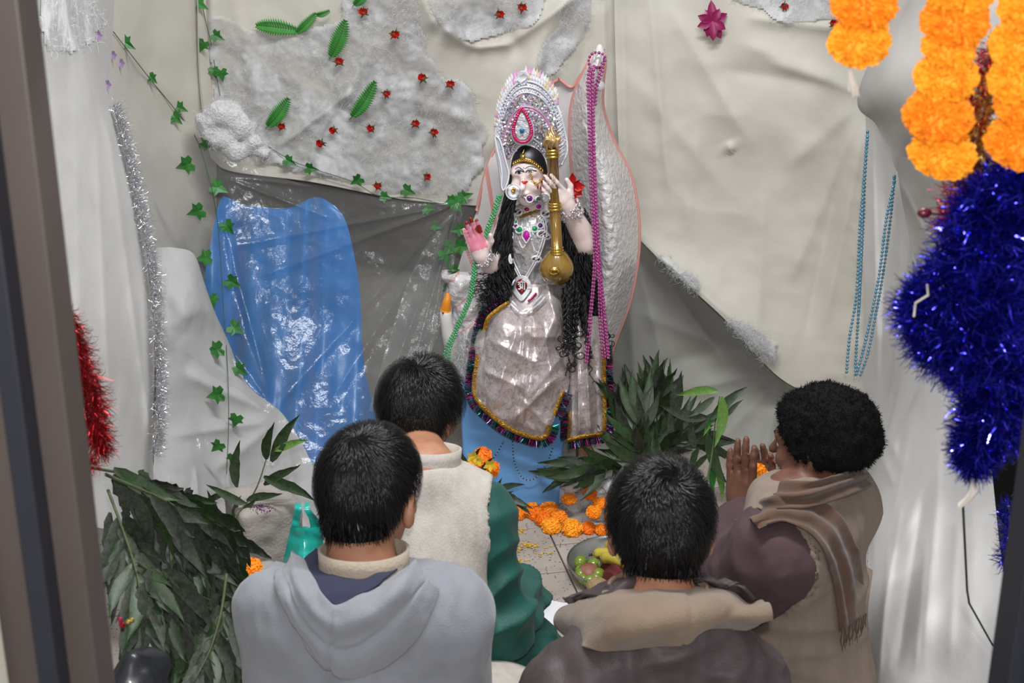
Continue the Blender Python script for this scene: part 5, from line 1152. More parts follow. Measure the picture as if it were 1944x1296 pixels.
tinsel('red and gold tinsel between the two right marigold strings', [at(1880, 90, 1.6), at(1858, 190, 1.58), at(1850, 260, 1.56), at(1845, 330, 1.56), at(1825, 390, 1.55), at(1810, 430, 1.55)], [.012, .02, .018, .025, .03, .02], 2200, rf, .024, .0015)
tinsel('gold strands twisted through the red tinsel', [at(1878, 150, 1.58), at(1860, 230, 1.56), at(1850, 280, 1.55), at(1845, 340, 1.55), at(1825, 400, 1.54)], [.01, .016, .014, .02, .018], 1200, gf, .016, .002)
mb = MB(); c = at(1755, 404, 1.52)
t = thing('berry_pick', 'dark red berry on a stem sticking out of the red tinsel', 'decoration', tuple(c)); V, Fc = sphere(c, .006, 10, 8, (1.4, 1, 1)); obj('berry', V, Fc, M('dark_berry', (.10, .005, .02), .3), t); V, Fc = tube([c, at(1800, 408, 1.54)], .0012, 5); obj('stem', V, Fc, M('dark_berry', (.1, .01, .02)), t)
tinsel('red tinsel tail hanging behind the left door frame', [at(125, 590, 1.85), at(150, 670, 1.86), at(172, 760, 1.88), at(195, 850, 1.9)], [.008, .02, .026, .008], 3600, M('dark_red_foil', (.30, .006, .01), .3, .8), .03, .0013, bias=(0, 0, -.9))
tinsel('small piece of red tinsel at the top of the leaf heap', [at(158, 872, 1.9), at(182, 886, 1.9)], .008, 200, rf, .02, .0013)
tinsel('silver tinsel edging the white side cloth', [at(216, 200, 3.28), at(240, 300, 3.22), at(262, 400, 3.15), at(283, 500, 3.08), at(294, 620, 2.98), at(298, 750, 2.9), at(292, 860, 2.82)], .010, 6500, sf, .026, .0011, bias=(.9, -.2, 0))
# white thread tied round the blue bunch
V, Fc = tube([at(1735, 600, 1.46), at(1738, 575, 1.45), at(1762, 560, 1.44), at(1760, 540, 1.44)], .0012, 5); tag(obj('thread', V, Fc, M('string_white', (.6, .55, .48))), 'bit of white thread caught on the blue tinsel', 'thread')
V, Fc = tube([at(1830, 880, 1.55), at(1845, 915, 1.56), at(1850, 930, 1.56), at(1840, 945, 1.56), at(1822, 960, 1.57)], [.003, .004, .006, .005, .003], 6); V = [Vector(v)+Vector((0, 0, .002*math.sin(i*2.3))) for i, v in enumerate(V)]; tag(obj('tinsel_tail', V, Fc, M('string_white', (.6, .55, .48))), 'frayed white end below the blue tinsel', 'thread')
V, Fc = tube([at(1828, 955, 1.6), at(1836, 1120, 1.75), at(1840, 1145, 1.8), at(1885, 1225, 1.9)], .0016, 6); tag(obj('shadow_strip', V, Fc, M('shadow_black', (.02, .02, .02), .5)), 'thin dark cable against the white cloth at lower right', 'shadow_strip')  # dark tube put in place of a string's shadow on the cloth

# black plastic bag and glitter at the foot of the door frame
def bagf(P): q = P-np.array(list(at(262, 1300, 1.75))); return ell(q, (0, 0, 0), (.045, .06, .06))+.008*ridged(P, (14, 14, 14))
c_ = at(262, 1300, 1.75); V, Fq = nets(bagf, (c_.x-.1, c_.y-.1, c_.z-.12), (c_.x+.1, c_.y+.1, c_.z+.12), .006); tag(obj('black_bag', V, Fq, M('black_plastic', (.012, .013, .016), .35, coat=.15)), 'shiny black plastic bundle at the bottom left beside the door frame', 'bag')
for k, (x_, y_, m_) in enumerate(((228, 1176, pf), (244, 1180, gf), (232, 1186, rf), (250, 1177, gf))):
    V, Fc = sphere(at(x_, y_, 1.8), .0045, 6, 4); tag(obj('glitter_bead', V, Fc, m_, smooth=False), ('pink', 'gold', 'red', 'small gold')[k]+' glitter bead low at the left, above the black bundle', 'bead', 'glitter beads')

def bead_string(name, label, paths, r, mat, sp=1.25, group=None, cord=None, cat='beads', parent=None, n=(8, 6), width=1):
    P0 = paths[0][0]; t = thing(name, label, cat, tuple(P0), group); mb = MB(); cb = MB()
    for path in paths:
        C = bezpts(path, 40); acc = 0; d = R.uniform(-2, 0)*r; mb.add(*sphere(C[0], r, *n)); cb.add(*tube(C, r*.22, 4))
        for a, b in zip(C, C[1:]):
            L_ = (b-a).length
            while acc+L_-d >= r*2*sp: d += r*2*sp; mb.add(*sphere(a.lerp(b, max(0, min(1, (d-acc)/L_))), r*R.uniform(.9, 1.05), *n))
            acc += L_
    mb.build('beads', mat, t, kind='stuff'); cb.build('cord', cord or M('string_white', (.6, .55, .48)), t); return t
sky = M('sky_beads', (.10, .30, .45), .15, .55, coat=.6)
def rr_(X, pts, Y0, Y1): return [at(x, y, Y0+(Y1-Y0)*k/(len(pts)-1)) for k, (x, y) in enumerate(pts)]
bead_string('bead_garland', 'pale blue bead garland looped twice on the white cloth at right', [
    rr_(0, [(1647, 250), (1642, 340), (1638, 440), (1632, 560), (1626, 660), (1624, 718)], 3.45, 3.35), rr_(0, [(1647, 250), (1640, 340), (1632, 440), (1626, 560), (1613, 640), (1607, 712)], 3.44, 3.32),
    rr_(0, [(1698, 335), (1690, 420), (1678, 510), (1664, 590), (1648, 670), (1632, 716)], 3.3, 3.3), rr_(0, [(1698, 345), (1682, 420), (1671, 510), (1656, 590), (1640, 660), (1626, 712)], 3.28, 3.3),
    rr_(0, [(1647, 260), (1638, 380), (1636, 470), (1630, 600)], 3.43, 3.34)], .0042, sky, 1.15)
# ------------------------------------------------------------------ plinth
YI = 3.62
pearl = M('pearl_paint', (.66, .62, .61), .22, c2=(.72, .70, .70), cs=14, bump=.9, bs=75, coat=.9, spec=.8)
pearl_s = M('pearl_smooth', (.66, .63, .62), .25, c2=(.70, .66, .66), cs=10, bump=.1, bs=30, coat=.4)
pinkp = M('pink_paint', (.66, .30, .26), .4)
pb = M('plinth_blue', (.14, .36, .72), .75, c2=(.16, .40, .77), cs=9, bump=.1, bs=120)
def outline_solid(name, px_top, Yf, Yb, mat, parent=None, bev=.004):
    a = [at(x, y, Yf) for x, y in px_top]; b = [Vector((p.x, Yb, p.z)) for p in a]; n = len(a); V = a+b
    o = obj(name, V, [tuple(range(n)), tuple(range(n, 2*n))[::-1]]+[(i, n+i, n+(i+1) % n, (i+1) % n) for i in range(n)], mat, parent, smooth=False)
    md = o.modifiers.new('edge', 'BEVEL'); md.width = bev; md.segments = 2; return o
tl, tr_ = at(873, 735, 3.53), at(1080, 735, 3.53); bl, br = at(882, 963, 3.53), at(1060, 963, 3.53); bl.z = br.z = 0
V = [bl, br, tr_, tl]+[Vector((p.x, 3.90, p.z)) for p in (bl, br, tr_, tl)]
C = [[tuple(bl.lerp(tl, u).lerp(br.lerp(tr_, u), s)) for s in (0, .33, .66, 1)] for u in (0, .33, .66, 1)]
plinth = thing('plinth', 'sky-blue cloth-covered plinth under the goddess figure', 'plinth', (.0, 3.7, 0))
o = obj('plinth_body', V, [(0, 1, 2, 3), (5, 4, 7, 6), (0, 3, 7, 4), (1, 5, 6, 2), (3, 2, 6, 7), (0, 4, 5, 1)], pb, plinth, smooth=False); md = o.modifiers.new('e', 'BEVEL'); md.width = .008; md.segments = 3

# ------------------------------------------------------------------ shell-shaped backrest and swan
shell = thing('shell_throne', 'tall pearly shell backrest with pink edges rising behind the goddess', 'throne', tuple(at(1100, 735, 3.80)))
def ribs(G):
    return .007*np.sin(np.arctan2(G[..., 0]-1000, 790-G[..., 1])*34+.8)
fan = [[(1062, 150, 3.80), (1085, 165, 3.80), (1118, 118, 3.79)], [(1035, 170, 3.82), (1080, 200, 3.81), (1105, 190, 3.80)],
       [(960, 250, 3.84), (1050, 280, 3.83), (1110, 280, 3.81)], [(926, 315, 3.84), (1020, 340, 3.84), (1112, 360, 3.82)],
       [(905, 400, 3.83), (1000, 430, 3.84), (1116, 450, 3.82)], [(872, 500, 3.82), (980, 520, 3.84), (1120, 540, 3.82)], [(850, 600, 3.80), (970, 620, 3.83), (1120, 640, 3.82)], [(850, 735, 3.78), (970, 735, 3.80), (1120, 735, 3.80)]]
G = surf(fan, 160, 240); G[..., 2] -= ribs(G)*1.0; Wd = atA(G).reshape(-1, 3)
f1 = obj('shell_fan', Wd, grid_faces(160, 240), pearl_s, shell); md = f1.modifiers.new('t', 'SOLIDIFY'); md.thickness = .012; md.offset = -1; f1.data.materials.append(pinkp)
Gs = -np.sin(np.arctan2(G[..., 0]-1000, 790-G[..., 1])*34+.8); pf_ = grid_faces(160, 240); mi = (Gs.reshape(-1)[pf_].mean(1) < -.95).astype(np.int32); f1.data.polygons.foreach_set('material_index', mi)
wing = [[(1133, 92, 3.74), (1139, 86, 3.73), (1145, 94, 3.75)], [(1118, 118, 3.72), (1135, 116, 3.69), (1149, 118, 3.74)], [(1097, 158, 3.74), (1122, 158, 3.68), (1145, 160, 3.76)],
        [(1084, 205, 3.76), (1115, 205, 3.68), (1146, 208, 3.78)], [(1082, 260, 3.77), (1125, 262, 3.67), (1166, 268, 3.80)], [(1086, 330, 3.78), (1145, 330, 3.66), (1197, 330, 3.81)],
        [(1095, 400, 3.78), (1155, 400, 3.65), (1212, 405, 3.81)], [(1100, 480, 3.78), (1158, 480, 3.66), (1212, 485, 3.81)], [(1090, 560, 3.78), (1145, 565, 3.68), (1197, 570, 3.81)],
        [(1080, 640, 3.78), (1125, 645, 3.70), (1168, 650, 3.81)], [(1080, 735, 3.79), (1110, 735, 3.74), (1140, 735, 3.81)]]
G = surf(wing, 160, 60); Wd = atA(G); uu, vv = np.meshgrid(np.linspace(0, 1, 160), np.linspace(0, 1, 60), indexing='ij')
k = np.clip(np.minimum(vv, 1-vv)*7, 0, 1)*np.clip((uu-.12)*6, 0, 1); Wd[..., 1] -= k*(.006*np.abs(fbm(Wd*45, 2))+.003*vn(Wd*110)); Wd[..., 1] -= .018*np.sin(vv*math.pi)**.5
w1 = obj('shell_body', Wd.reshape(-1, 3), grid_faces(160, 60), pearl, shell); md = w1.modifiers.new('t', 'SOLIDIFY'); md.thickness = .02; md.offset = -1
for nm, cc in (('pink_rim', [r[2] for r in wing]), ('pink_rim', [r[0] for r in wing]), ('pink_rim', [r[0] for r in fan[:5]]), ('pink_rim', [(1062, 150, 3.8), (1085, 165, 3.8), (1103, 142, 3.79)])):
    C = bezpts([at(*p) for p in cc], 50); V, Fc = tube(C, .0048, 8); obj(nm, V, Fc, pinkp, shell)
mb = MB()
V, Fc = sphere(at(1138, 163, 3.70), .014, 14, 10, (1, .8, 1.1)); obj('shell_knob', V, Fc, pearl_s, shell)
V, Fc = sphere(at(1138, 108, 3.71), .021, 16, 14, (.66, .6, 1.6)); obj('shell_tip', V, Fc, pearl_s, shell)
swan = thing('swan_figure', 'white pearly swan with an orange beak, at the goddess\'s right side', 'statue', tuple(at(880, 735, 3.66)))
def swf(P):
    c = [(872, 545, .04), (890, 570, .055), (905, 620, .07), (905, 680, .08), (910, 730, .075), (880, 720, .05), (870, 690, .035)]
    d = None
    for x, y, r in c:
        e = np.linalg.norm((P-np.array(at(x, y, 3.70)))*np.array((1, .9, 1)), axis=1)-r; d = e if d is None else smin(d, e, .03)
    d = smin(d, cap(P, at(858, 525, 3.68), at(900, 560, 3.70), .026, .05), .02)
    u = (P[:, 2]-P[:, 0]*.9); return d+.006*np.sin(u*75)+.004*fbm(P*40, 2)
lo = at(830, 790, 3.55); hi = at(990, 490, 3.84); lo.y = 3.55; hi.y = 3.84; V, Fq = nets(swf, lo, hi, .0045); so = obj('body', V, Fq, pearl, swan); so.data.materials.append(pinkp)
u = (V[:, 2]-V[:, 0]*.9); so.data.polygons.foreach_set('material_index', ((np.sin(u*75)[Fq].mean(1) > .965)).astype(np.int32))
C = bezpts([at(846, 583, 3.58), at(847, 605, 3.575), at(853, 640, 3.58), at(866, 680, 3.60), at(885, 715, 3.63), at(900, 740, 3.66)], 30)
V, Fc = tube(C, list(np.interp(np.linspace(0, 1, 30), [0, .1, .3, .7, 1], [.012, .017, .017, .026, .04])), 16); nk = obj('neck', V, Fc, M('swan_white', (.70, .68, .66), .35, coat=.3), swan)
bk = [at(846, 588, 3.575), at(848, 575, 3.57), at(850, 562, 3.57), at(848, 554, 3.57)]; V, Fc = tube(bezpts(bk, 12), list(np.interp(np.linspace(0, 1, 12), [0, .5, 1], [.0155, .011, .002])), 12); obj('beak', V, Fc, M('beak_orange', (.80, .28, .02), .35, coat=.4), swan)
V, Fc = sphere(at(841, 594, 3.56), .0026, 8, 6); obj('eye', V, Fc, M('black_paint', (.01, .01, .01), .3), swan)
cc_ = np.array([list(at(875+R.gauss(0, 8), 690+R.gauss(0, 26), 3.57)) for _ in range(1500)]); Vs, Qs = strips(cc_, RN.normal(size=(1500, 3))+np.array((0, -.4, -.8)), .022, .0012, 3, .5); obj('down', Vs, Qs, cm2, swan, kind='stuff')

# ------------------------------------------------------------------ the goddess figure
god = thing('goddess_statue', 'painted goddess statue with tall silver crown, long black hair and silver sari', 'statue', tuple(at(1000, 735, 3.68)))
GH = at(1005, 328, 3.62); GR = head_rot(2.86, -.04, .06); hs = .70
pts_ = dict(neck=at(1010, 385, 3.645), ch=at(1010, 440, 3.65), wa=at(1010, 520, 3.66), hp=at(1010, 580, 3.66), sl=at(968, 412, 3.65), sr=at(1056, 412, 3.65),
            el=at(930, 500, 3.60), wl=at(913, 484, 3.545), er=at(1112, 458, 3.60), wr=at(1076, 388, 3.545), kl=at(945, 640, 3.56), kr=at(1060, 640, 3.56))
g = {k: np.array(list(v)) for k, v in pts_.items()}
def god_sdf(P):
    d = head_sdf(P, GH, GR, hs); nk_ = np.array(list(GH+GR@Vector((0, -.02, -.05))*hs)); d = smin(d, cap(P, nk_, g['neck'], .026, .030), .015)
    d = smin(d, ell(P, g['ch'], (.062, .048, .075)), .03); d = smin(d, cap(P, g['ch'], g['wa'], .05, .042), .03); d = smin(d, ell(P, g['hp'], (.075, .06, .06)), .03)
    d = smin(d, cap(P, g['sl'], g['sr'], .028), .02)
    d = smin(d, cap(P, g['sl'], g['el'], .027, .026), .012); d = smin(d, cap(P, g['el'], g['wl'], .026, .022), .012)
    d = smin(d, cap(P, g['sr'], g['er'], .030, .034), .015); d = smin(d, cap(P, g['er'], g['wr'], .036, .021), .015)
    d = smin(d, hand_sdf(P, g['wl'], at(886, 408, 3.515)-at(913, 484, 3.545), (.1, -1, .1), (1, -.2, .2), .66, .05, .0), .008)
    d = smin(d, hand_sdf(P, g['wr'], at(1034, 342, 3.50)-at(1076, 388, 3.545), (.1, 1, -.1), (.4, 0, 1), .66, .25, .015), .008)
    for s in 'lr': d = smin(d, cap(P, g['hp'], g['k'+s]+np.array((0, .03, 0)), .05, .03), .03)
    return d
lo = at(870, 720, 3.40); hi = at(1160, 240, 3.80); lo.y, hi.y = 3.42, 3.80; gskin = M('pale_paint', (.82, .66, .62), .3, c2=(.83, .68, .65), cs=20, coat=.25)
V, Fq = nets(god_sdf, lo, hi, .0028); gb = obj('figure', V, Fq, gskin, god)
for m_ in (M('palm_pink', (.74, .24, .33), .4), M('nail_red', (.28, .015, .012), .3), M('blush', (.74, .36, .33), .35)): gb.data.materials.append(m_)
cen = V[Fq].mean(1); cd_ = cen-np.array((0, 0, CAMZ)); dep = cd_[:, 1]*cP-cd_[:, 2]*sP; pxx = 972+FPX*cd_[:, 0]/dep; pyy = 648-FPX*(cd_[:, 1]*sP+cd_[:, 2]*cP)/dep
Nf = normals(V, Fq)[Fq].mean(1)
mi = np.zeros(len(Fq), np.int32); inh = np.linalg.norm(cen-np.array(list(at(897, 450, 3.53))), axis=1) < .075
ax_ = np.array((886-913, 408-484.)); ax_ /= np.hypot(*ax_); ta = (pxx-913)*ax_[0]+(pyy-484)*ax_[1]; la = (pxx-913)*ax_[1]-(pyy-484)*ax_[0]
mi[inh & (ta > 10) & (np.abs(la+1) < 17-.0*ta) & (Nf[:, 1] < -.35)] = 1; mi[inh & (ta > 63)] = 2; mi[inh & (np.hypot(pxx-910, pyy-435) < 8)] = 2
for x_, y_ in ((1034, 327), (1029, 338), (1026, 347), (1024, 356)): mi[(np.hypot(pxx-x_, pyy-y_) < 5) & (cen[:, 1] < 3.56)] = 2
mi[(np.hypot(pxx-1068, pyy-329) < 5) & (cen[:, 1] < 3.58)] = 2
gb.data.polygons.foreach_set('material_index', mi)
tg = bvh_of(gb)
def surf_pt(tree, px, py, off, Yd=3.55):
    h0, n = hit(tree, px, py, off)
    return (h0, n) if h0 is not None else (at(px, py, Yd), Vector((0, -1, .2)))
def patch(name, tree, poly, off, mat, parent, bulge=.001, Yd=3.55, **k):
    c = np.mean(poly, 0); P0, _ = surf_pt(tree, c[0], c[1], off+bulge, Yd); V = [P0]; n = len(poly)
    for x, y in poly: V.append(surf_pt(tree, c[0]+(x-c[0])*.6, c[1]+(y-c[1])*.6, off+bulge*.8, Yd)[0])
    for x, y in poly: V.append(surf_pt(tree, x, y, off, Yd)[0])
    for x, y in poly: V.append(surf_pt(tree, x, y, off-.004, Yd)[0])
    Fc = [(0, 1+i, 1+(i+1) % n) for i in range(n)]+[(1+i, 1+n+i, 1+n+(i+1) % n, 1+(i+1) % n) for i in range(n)]+[(1+n+i, 1+2*n+i, 1+2*n+(i+1) % n, 1+n+(i+1) % n) for i in range(n)]
    return obj(name, V, Fc, mat, parent, **k)
def oval(cx, cy, rx, ry, rot=0, n=16, drop=0):
    o_ = []
    for i in range(n):
        a = 2*math.pi*i/n; x = math.cos(a)*rx; y = math.sin(a)*ry
        if drop: x *= 1-drop*max(0, -math.sin(a)) if drop > 0 else 1+drop*max(0, math.sin(a))
        o_.append((cx+x*math.cos(rot)-y*math.sin(rot), cy+x*math.sin(rot)+y*math.cos(rot)))
    return o_
def line_on(name, tree, pts, off, r, mat, parent, n=24, Yd=3.55, closed=False, **k):
    Q = cr([tuple(p) for p in (list(pts)+[pts[0]] if closed else pts)], n); C = [surf_pt(tree, x, y, off, Yd)[0] for x, y in Q]
    V, Fc = tube(C, r, 6); return obj(name, V, Fc, mat, parent, **k)
# painted face
wht = M('eye_paint', (.62, .58, .57), .25); blk = M('black_paint', (.01, .01, .01), .3); lipm = M('lip_red', (.55, .03, .03), .3); shadow = M('lid_grey', (.30, .30, .36), .4)
for ex_, ey__, w_, s_ in ((986, 327.5, 7.2, -1), (1007, 326, 8.6, 1)):
    patch('eyelid', tg, [(ex_-w_-1, ey__-1), (ex_-w_*.5, ey__-7), (ex_+w_*.4, ey__-7.5), (ex_+w_+2, ey__-3), (ex_+w_, ey__), (ex_, ey__-3)], .0002, shadow, god, .0003)
    e = patch('eye', tg, [(ex_-w_, ey__+1), (ex_-w_*.5, ey__-2.2), (ex_, ey__-3.2), (ex_+w_*.5, ey__-2.6), (ex_+w_, ey__-.5), (ex_+w_*.4, ey__+2.2), (ex_-w_*.4, ey__+2.6)], .0007, wht, god, .0006)
    patch('pupil', tg, oval(ex_-.5, ey__-.3, 3.1, 3.1, n=12), .0015, blk, e, .0005)
    line_on('lash_line', tg, [(ex_-w_-1, ey__+1), (ex_-w_*.5, ey__-2.4), (ex_, ey__-3.5), (ex_+w_*.5, ey__-3), (ex_+w_+3, ey__-1.5)], .0014, .0013, blk, e)
    line_on('eyebrow', tg, [(ex_-w_-1.5, ey__-6), (ex_-1, ey__-10.5), (ex_+w_+3, ey__-7)] if s_ > 0 else [(ex_-w_-1, ey__-6.5), (ex_-1, ey__-10), (ex_+w_+1, ey__-4)], .0008, .0010, M('brow_grey', (.06, .06, .08), .4), god)
patch('lips', tg, [(989.5, 344), (993, 342.8), (996, 344), (999, 342.8), (1003, 344.2), (999, 348.5), (995, 350), (991.5, 348)], .0007, lipm, god, .0018)
patch('bindi', tg, oval(994.5, 318, 1.6, 2, n=8), .001, M('silver', (.8, .8, .8)), god)
for cx in (991, 995.5): patch('nostril', tg, oval(cx, 339.3, .9, .6, n=6), .0006, M('nostril_pink', (.5, .15, .13), .5), god, .0001)
gold = M('gold', (.80, .52, .12), .22, 1.); silv = M('silver', (.8, .8, .8)); white_b = M('white_beads', (.80, .80, .84), .3, coat=.4)
# hair line and hair
hcap = lambda P: (lambda q: -smin(-(ell(q, (0, -.016, .03), (.080, .100, .098))), -np.maximum(q[:, 1]-np.interp(q[:, 2], [-.13, -.03, .02, .055, .13], [-.02, .028, .05, .075, .3]), -.1-q[:, 2]), .01)*hs)((P-np.array(list(GH)))@np.array(GR)/hs)
V, Fq = nets(hcap, np.array(list(GH))-.1, np.array(list(GH))+.11, .003); idh = M('statue_hair', (.008, .008, .010), .38, spec=.6); hr_ = obj('hair', V, Fq, idh, god)
def locks(name, tops, bots, n, mids=None, r=.0028, wav=.004, curl=0, Yr=(3.585, 3.66)):
    Vs, Fs, off = [], [], 0
    for k in range(n):
        u = (k+R.uniform(.1, .9))/n; Yk = R.uniform(*Yr); T_ = np.array(cr(tops, 101)[int(u*100)]); B_ = np.array(cr(bots, 101)[int(u*100)]); m_ = [np.array(cr(mm, 101)[int(u*100)]) for mm in (mids or [])]
        T_ = T_+np.array((0, R.gauss(0, 14)*(curl > .5))); ctrl = [T_]+m_+[B_+np.array((R.gauss(0, 3), R.gauss(0, 14)))]; C = cr(ctrl, 46); ph = R.uniform(0, 6.3); fr = R.uniform(.9, 1.5); pts = []
        for i, (x, y) in enumerate(C):
            s = i/45; pts.append(at(x+R.gauss(0, .12), y, Yk)+Vector((math.sin(i*fr+ph)*wav*(.3+s), math.cos(i*fr*.9+ph)*wav*(.3+s), 0)))
        if curl and R.random() < curl:
            c0 = pts[-1]; rr = R.uniform(.008, .014); sg = R.choice((-1, 1))
            for j in range(14): a = j*.5; pts.append(c0+Vector((sg*rr*(1-math.cos(a)), -.002*j*.3, -rr*math.sin(a)*1.2-.0022*j)))
        m = len(pts); V, Fc = tube(pts, [r*(1-.55*i/m) for i in range(m)], 5, cap=False); Vs += V; Fs += [tuple(x+off for x in f) for f in Fc]; off += len(V)
    return obj(name, Vs, Fs, idh, god, kind='stuff')
locks('hair_locks', [(968, 330), (974, 350), (980, 372)], [(925, 575), (945, 585), (968, 560)], 170, [[(952, 400), (962, 400), (975, 405)], [(935, 470), (950, 470), (972, 470)], [(928, 525), (945, 530), (975, 520)]], Yr=(3.58, 3.66))
locks('hair_wisps', [(965, 480), (955, 500), (950, 520)], [(895, 535), (905, 560), (920, 590)], 26, [[(935, 515), (935, 530), (935, 550)]], r=.0018, wav=.006)
locks('hair_locks', [(1058, 375), (1075, 370), (1092, 385)], [(1068, 640), (1105, 680), (1150, 640)], 210, [[(1062, 430), (1090, 430), (1115, 440)], [(1072, 500), (1098, 500), (1125, 500)], [(1078, 570), (1108, 580), (1145, 580)]], curl=.25, Yr=(3.57, 3.64))
locks('hair_locks', [(1095, 560), (1110, 560)], [(1112, 705), (1122, 708)], 14, [[(1108, 640), (1118, 640)]], Yr=(3.50, 3.54))
locks('hair_wisps', [(1088, 375), (1095, 385)], [(1128, 440), (1120, 470)], 14, [[(1115, 405), (1108, 420)]], r=.0018, wav=.003)
locks('hair_curls', [(1068, 555), (1085, 550), (1100, 560)], [(1066, 665), (1080, 655), (1090, 660)], 30, None, r=.003, curl=.9, Yr=(3.48, 3.55))

# blouse
def bl(P):
    d = smin(ell(P, g['ch'], (.068, .054, .082)), cap(P, g['ch'], g['wa'], .056, .05), .03); d = smin(d, ell(P, g['hp']+np.array((0, 0, .01)), (.085, .068, .06)), .03); d = smin(d, cap(P, g['sl'], g['sr'], .031), .02); return np.maximum(d, P[:, 2]-at(1010, 398, 3.6).z)
lo = at(920, 640, 3.5); hi = at(1110, 370, 3.8); lo.y, hi.y = 3.52, 3.78; foil = M('crinkled_silver', (.70, .66, .65), .22, .6, c2=(.80, .78, .78), cs=22, bump=.9, bs=38)
V, Fq = nets(bl, lo, hi, .0035); V = V+normals(V, Fq)*(.004*ridged(V, (26, 26, 26)))[:, None]; bo = obj('blouse', V, Fq, foil, god)
# sari skirt: the full lap, then the draped front with folds
satin = bpy.data.materials.new('brocade_satin'); satin.use_nodes = True; nt = satin.node_tree; n_ = nt.nodes; b = n_['Principled BSDF']; b.inputs['Metallic'].default_value = .5; b.inputs['Roughness'].default_value = .3
tc = n_.new('ShaderNodeTexCoord'); vo = n_.new('ShaderNodeTexVoronoi'); vo.feature = 'SMOOTH_F1'; vo.inputs['Scale'].default_value = 26; nz = n_.new('ShaderNodeTexNoise'); nz.inputs['Scale'].default_value = 34; nz.inputs['Detail'].default_value = 1; nz.inputs['Distortion'].default_value = 2.2
nt.links.new(tc.outputs['Object'], vo.inputs[0]); nt.links.new(tc.outputs['Object'], nz.inputs[0]); rp = n_.new('ShaderNodeValToRGB'); e = rp.color_ramp.elements; e[0].position = .46; e[0].color = (.68, .60, .585, 1); e[1].position = .56; e[1].color = (.68, .60, .585, 1); k_ = e.new(.51); k_.color = (.42, .37, .37, 1)
nt.links.new(nz.outputs[0], rp.inputs[0]); nt.links.new(rp.outputs[0], b.inputs['Base Color']); bp = n_.new('ShaderNodeBump'); bp.inputs['Strength'].default_value = .25; bp.inputs['Distance'].default_value = .004; nz2 = n_.new('ShaderNodeTexNoise'); nz2.inputs['Scale'].default_value = 22; nz2.inputs['Detail'].default_value = 3
nt.links.new(tc.outputs['Object'], nz2.inputs[0]); nt.links.new(nz2.outputs[0], bp.inputs['Height']); nt.links.new(bp.outputs[0], b.inputs['Normal'])
def lap(P):
    d = cap(P, at(1010, 575, 3.67), at(945, 655, 3.60), .085, .075); d = smin(d, cap(P, at(1010, 575, 3.67), at(1075, 650, 3.60), .085, .075), .03)
    d = smin(d, cap(P, at(945, 655, 3.60), at(965, 745, 3.64), .075, .07), .03); d = smin(d, cap(P, at(1075, 650, 3.60), at(1080, 760, 3.64), .07, .06), .03); return d
lo = at(870, 840, 3.45); hi = at(1170, 520, 3.8); lo.y, hi.y = 3.46, 3.80; V, Fq = nets(lap, lo, hi, .006); obj('sari_lap', V+normals(V, Fq)*(.006*ridged(V, (10, 10, 10)))[:, None], Fq, satin, god)
def skirt_sheet(name, ctrl, folds, nu=150, nv=130, noise=.004):
    G = surf(ctrl, nu, nv); off = np.zeros(G.shape[:2])
    for f_ in folds: off += ridge(G, *f_)
    Wd = atA(G); off += noise*ridged(Wd.reshape(-1, 3), (16, 8, 10)).reshape(off.shape)+.004*fbm(Wd*26, 3); G[..., 2] -= off; Wd = atA(G); o = obj(name, Wd.reshape(-1, 3), grid_faces(nu, nv), satin, god)
    md = o.modifiers.new('t', 'SOLIDIFY'); md.thickness = .002; return o, G
top = (1000, 560)
sk1, G1 = skirt_sheet('sari_front', [
    [(935, 575, 3.60), (960, 572, 3.57), (1000, 590, 3.55), (1040, 540, 3.55), (1080, 545, 3.60)],
    [(915, 615, 3.58), (950, 620, 3.50), (1000, 625, 3.50), (1050, 600, 3.50), (1083, 610, 3.57)],
    [(903, 680, 3.55), (945, 680, 3.48), (1000, 690, 3.49), (1045, 680, 3.49), (1084, 680, 3.55)],
    [(896, 735, 3.53), (935, 745, 3.475), (990, 750, 3.48), (1040, 730, 3.48), (1080, 735, 3.53)],
    [(902, 758, 3.50), (940, 790, 3.48), (985, 800, 3.49), (1035, 780, 3.48), (1068, 752, 3.50)],
    [(908, 768, 3.49), (950, 805, 3.49), (990, 826, 3.49), (1035, 832, 3.49), (1052, 792, 3.49)]],
    [((1000, 600), (975, 815), .022, 5, .1), ((1010, 600), (990, 815), .016, 5, .1), ((990, 600), (930, 790), .02, 9), ((1030, 600), (1050, 740), .02, 9), ((1075, 700), (960, 810), .028, 10), ((1080, 660), (990, 770), .02, 10),
     ((920, 640), (1040, 700), .018, 10), ((910, 700), (1000, 740), .022, 9), ((1060, 590), (1010, 700), .02, 9), ((1040, 560), (1075, 650), .02, 8), ((930, 610), (900, 740), .016, 7), ((985, 750), (1050, 820), .02, 8), ((1000, 640), (1080, 640), .014, 6), ((1010, 560), (1020, 700), -.02, 8), ((960, 700), (1010, 780), -.015, 9)])
sk2, G2 = skirt_sheet('sari_side', [
    [(1082, 600, 3.57), (1110, 600, 3.55), (1145, 600, 3.58)], [(1084, 680, 3.55), (1112, 680, 3.52), (1148, 680, 3.56)], [(1080, 750, 3.53), (1112, 750, 3.50), (1150, 755, 3.54)],
    [(1080, 800, 3.51), (1112, 800, 3.50), (1150, 800, 3.53)], [(1078, 838, 3.51), (1112, 830, 3.50), (1148, 826, 3.53)]],
    [((1095, 610), (1100, 835), .02, 5, .1), ((1108, 610), (1122, 830), .022, 5, .1), ((1128, 640), (1135, 825), -.014, 6, .1), ((1085, 620), (1086, 830), .012, 5, .1)], 110, 60)
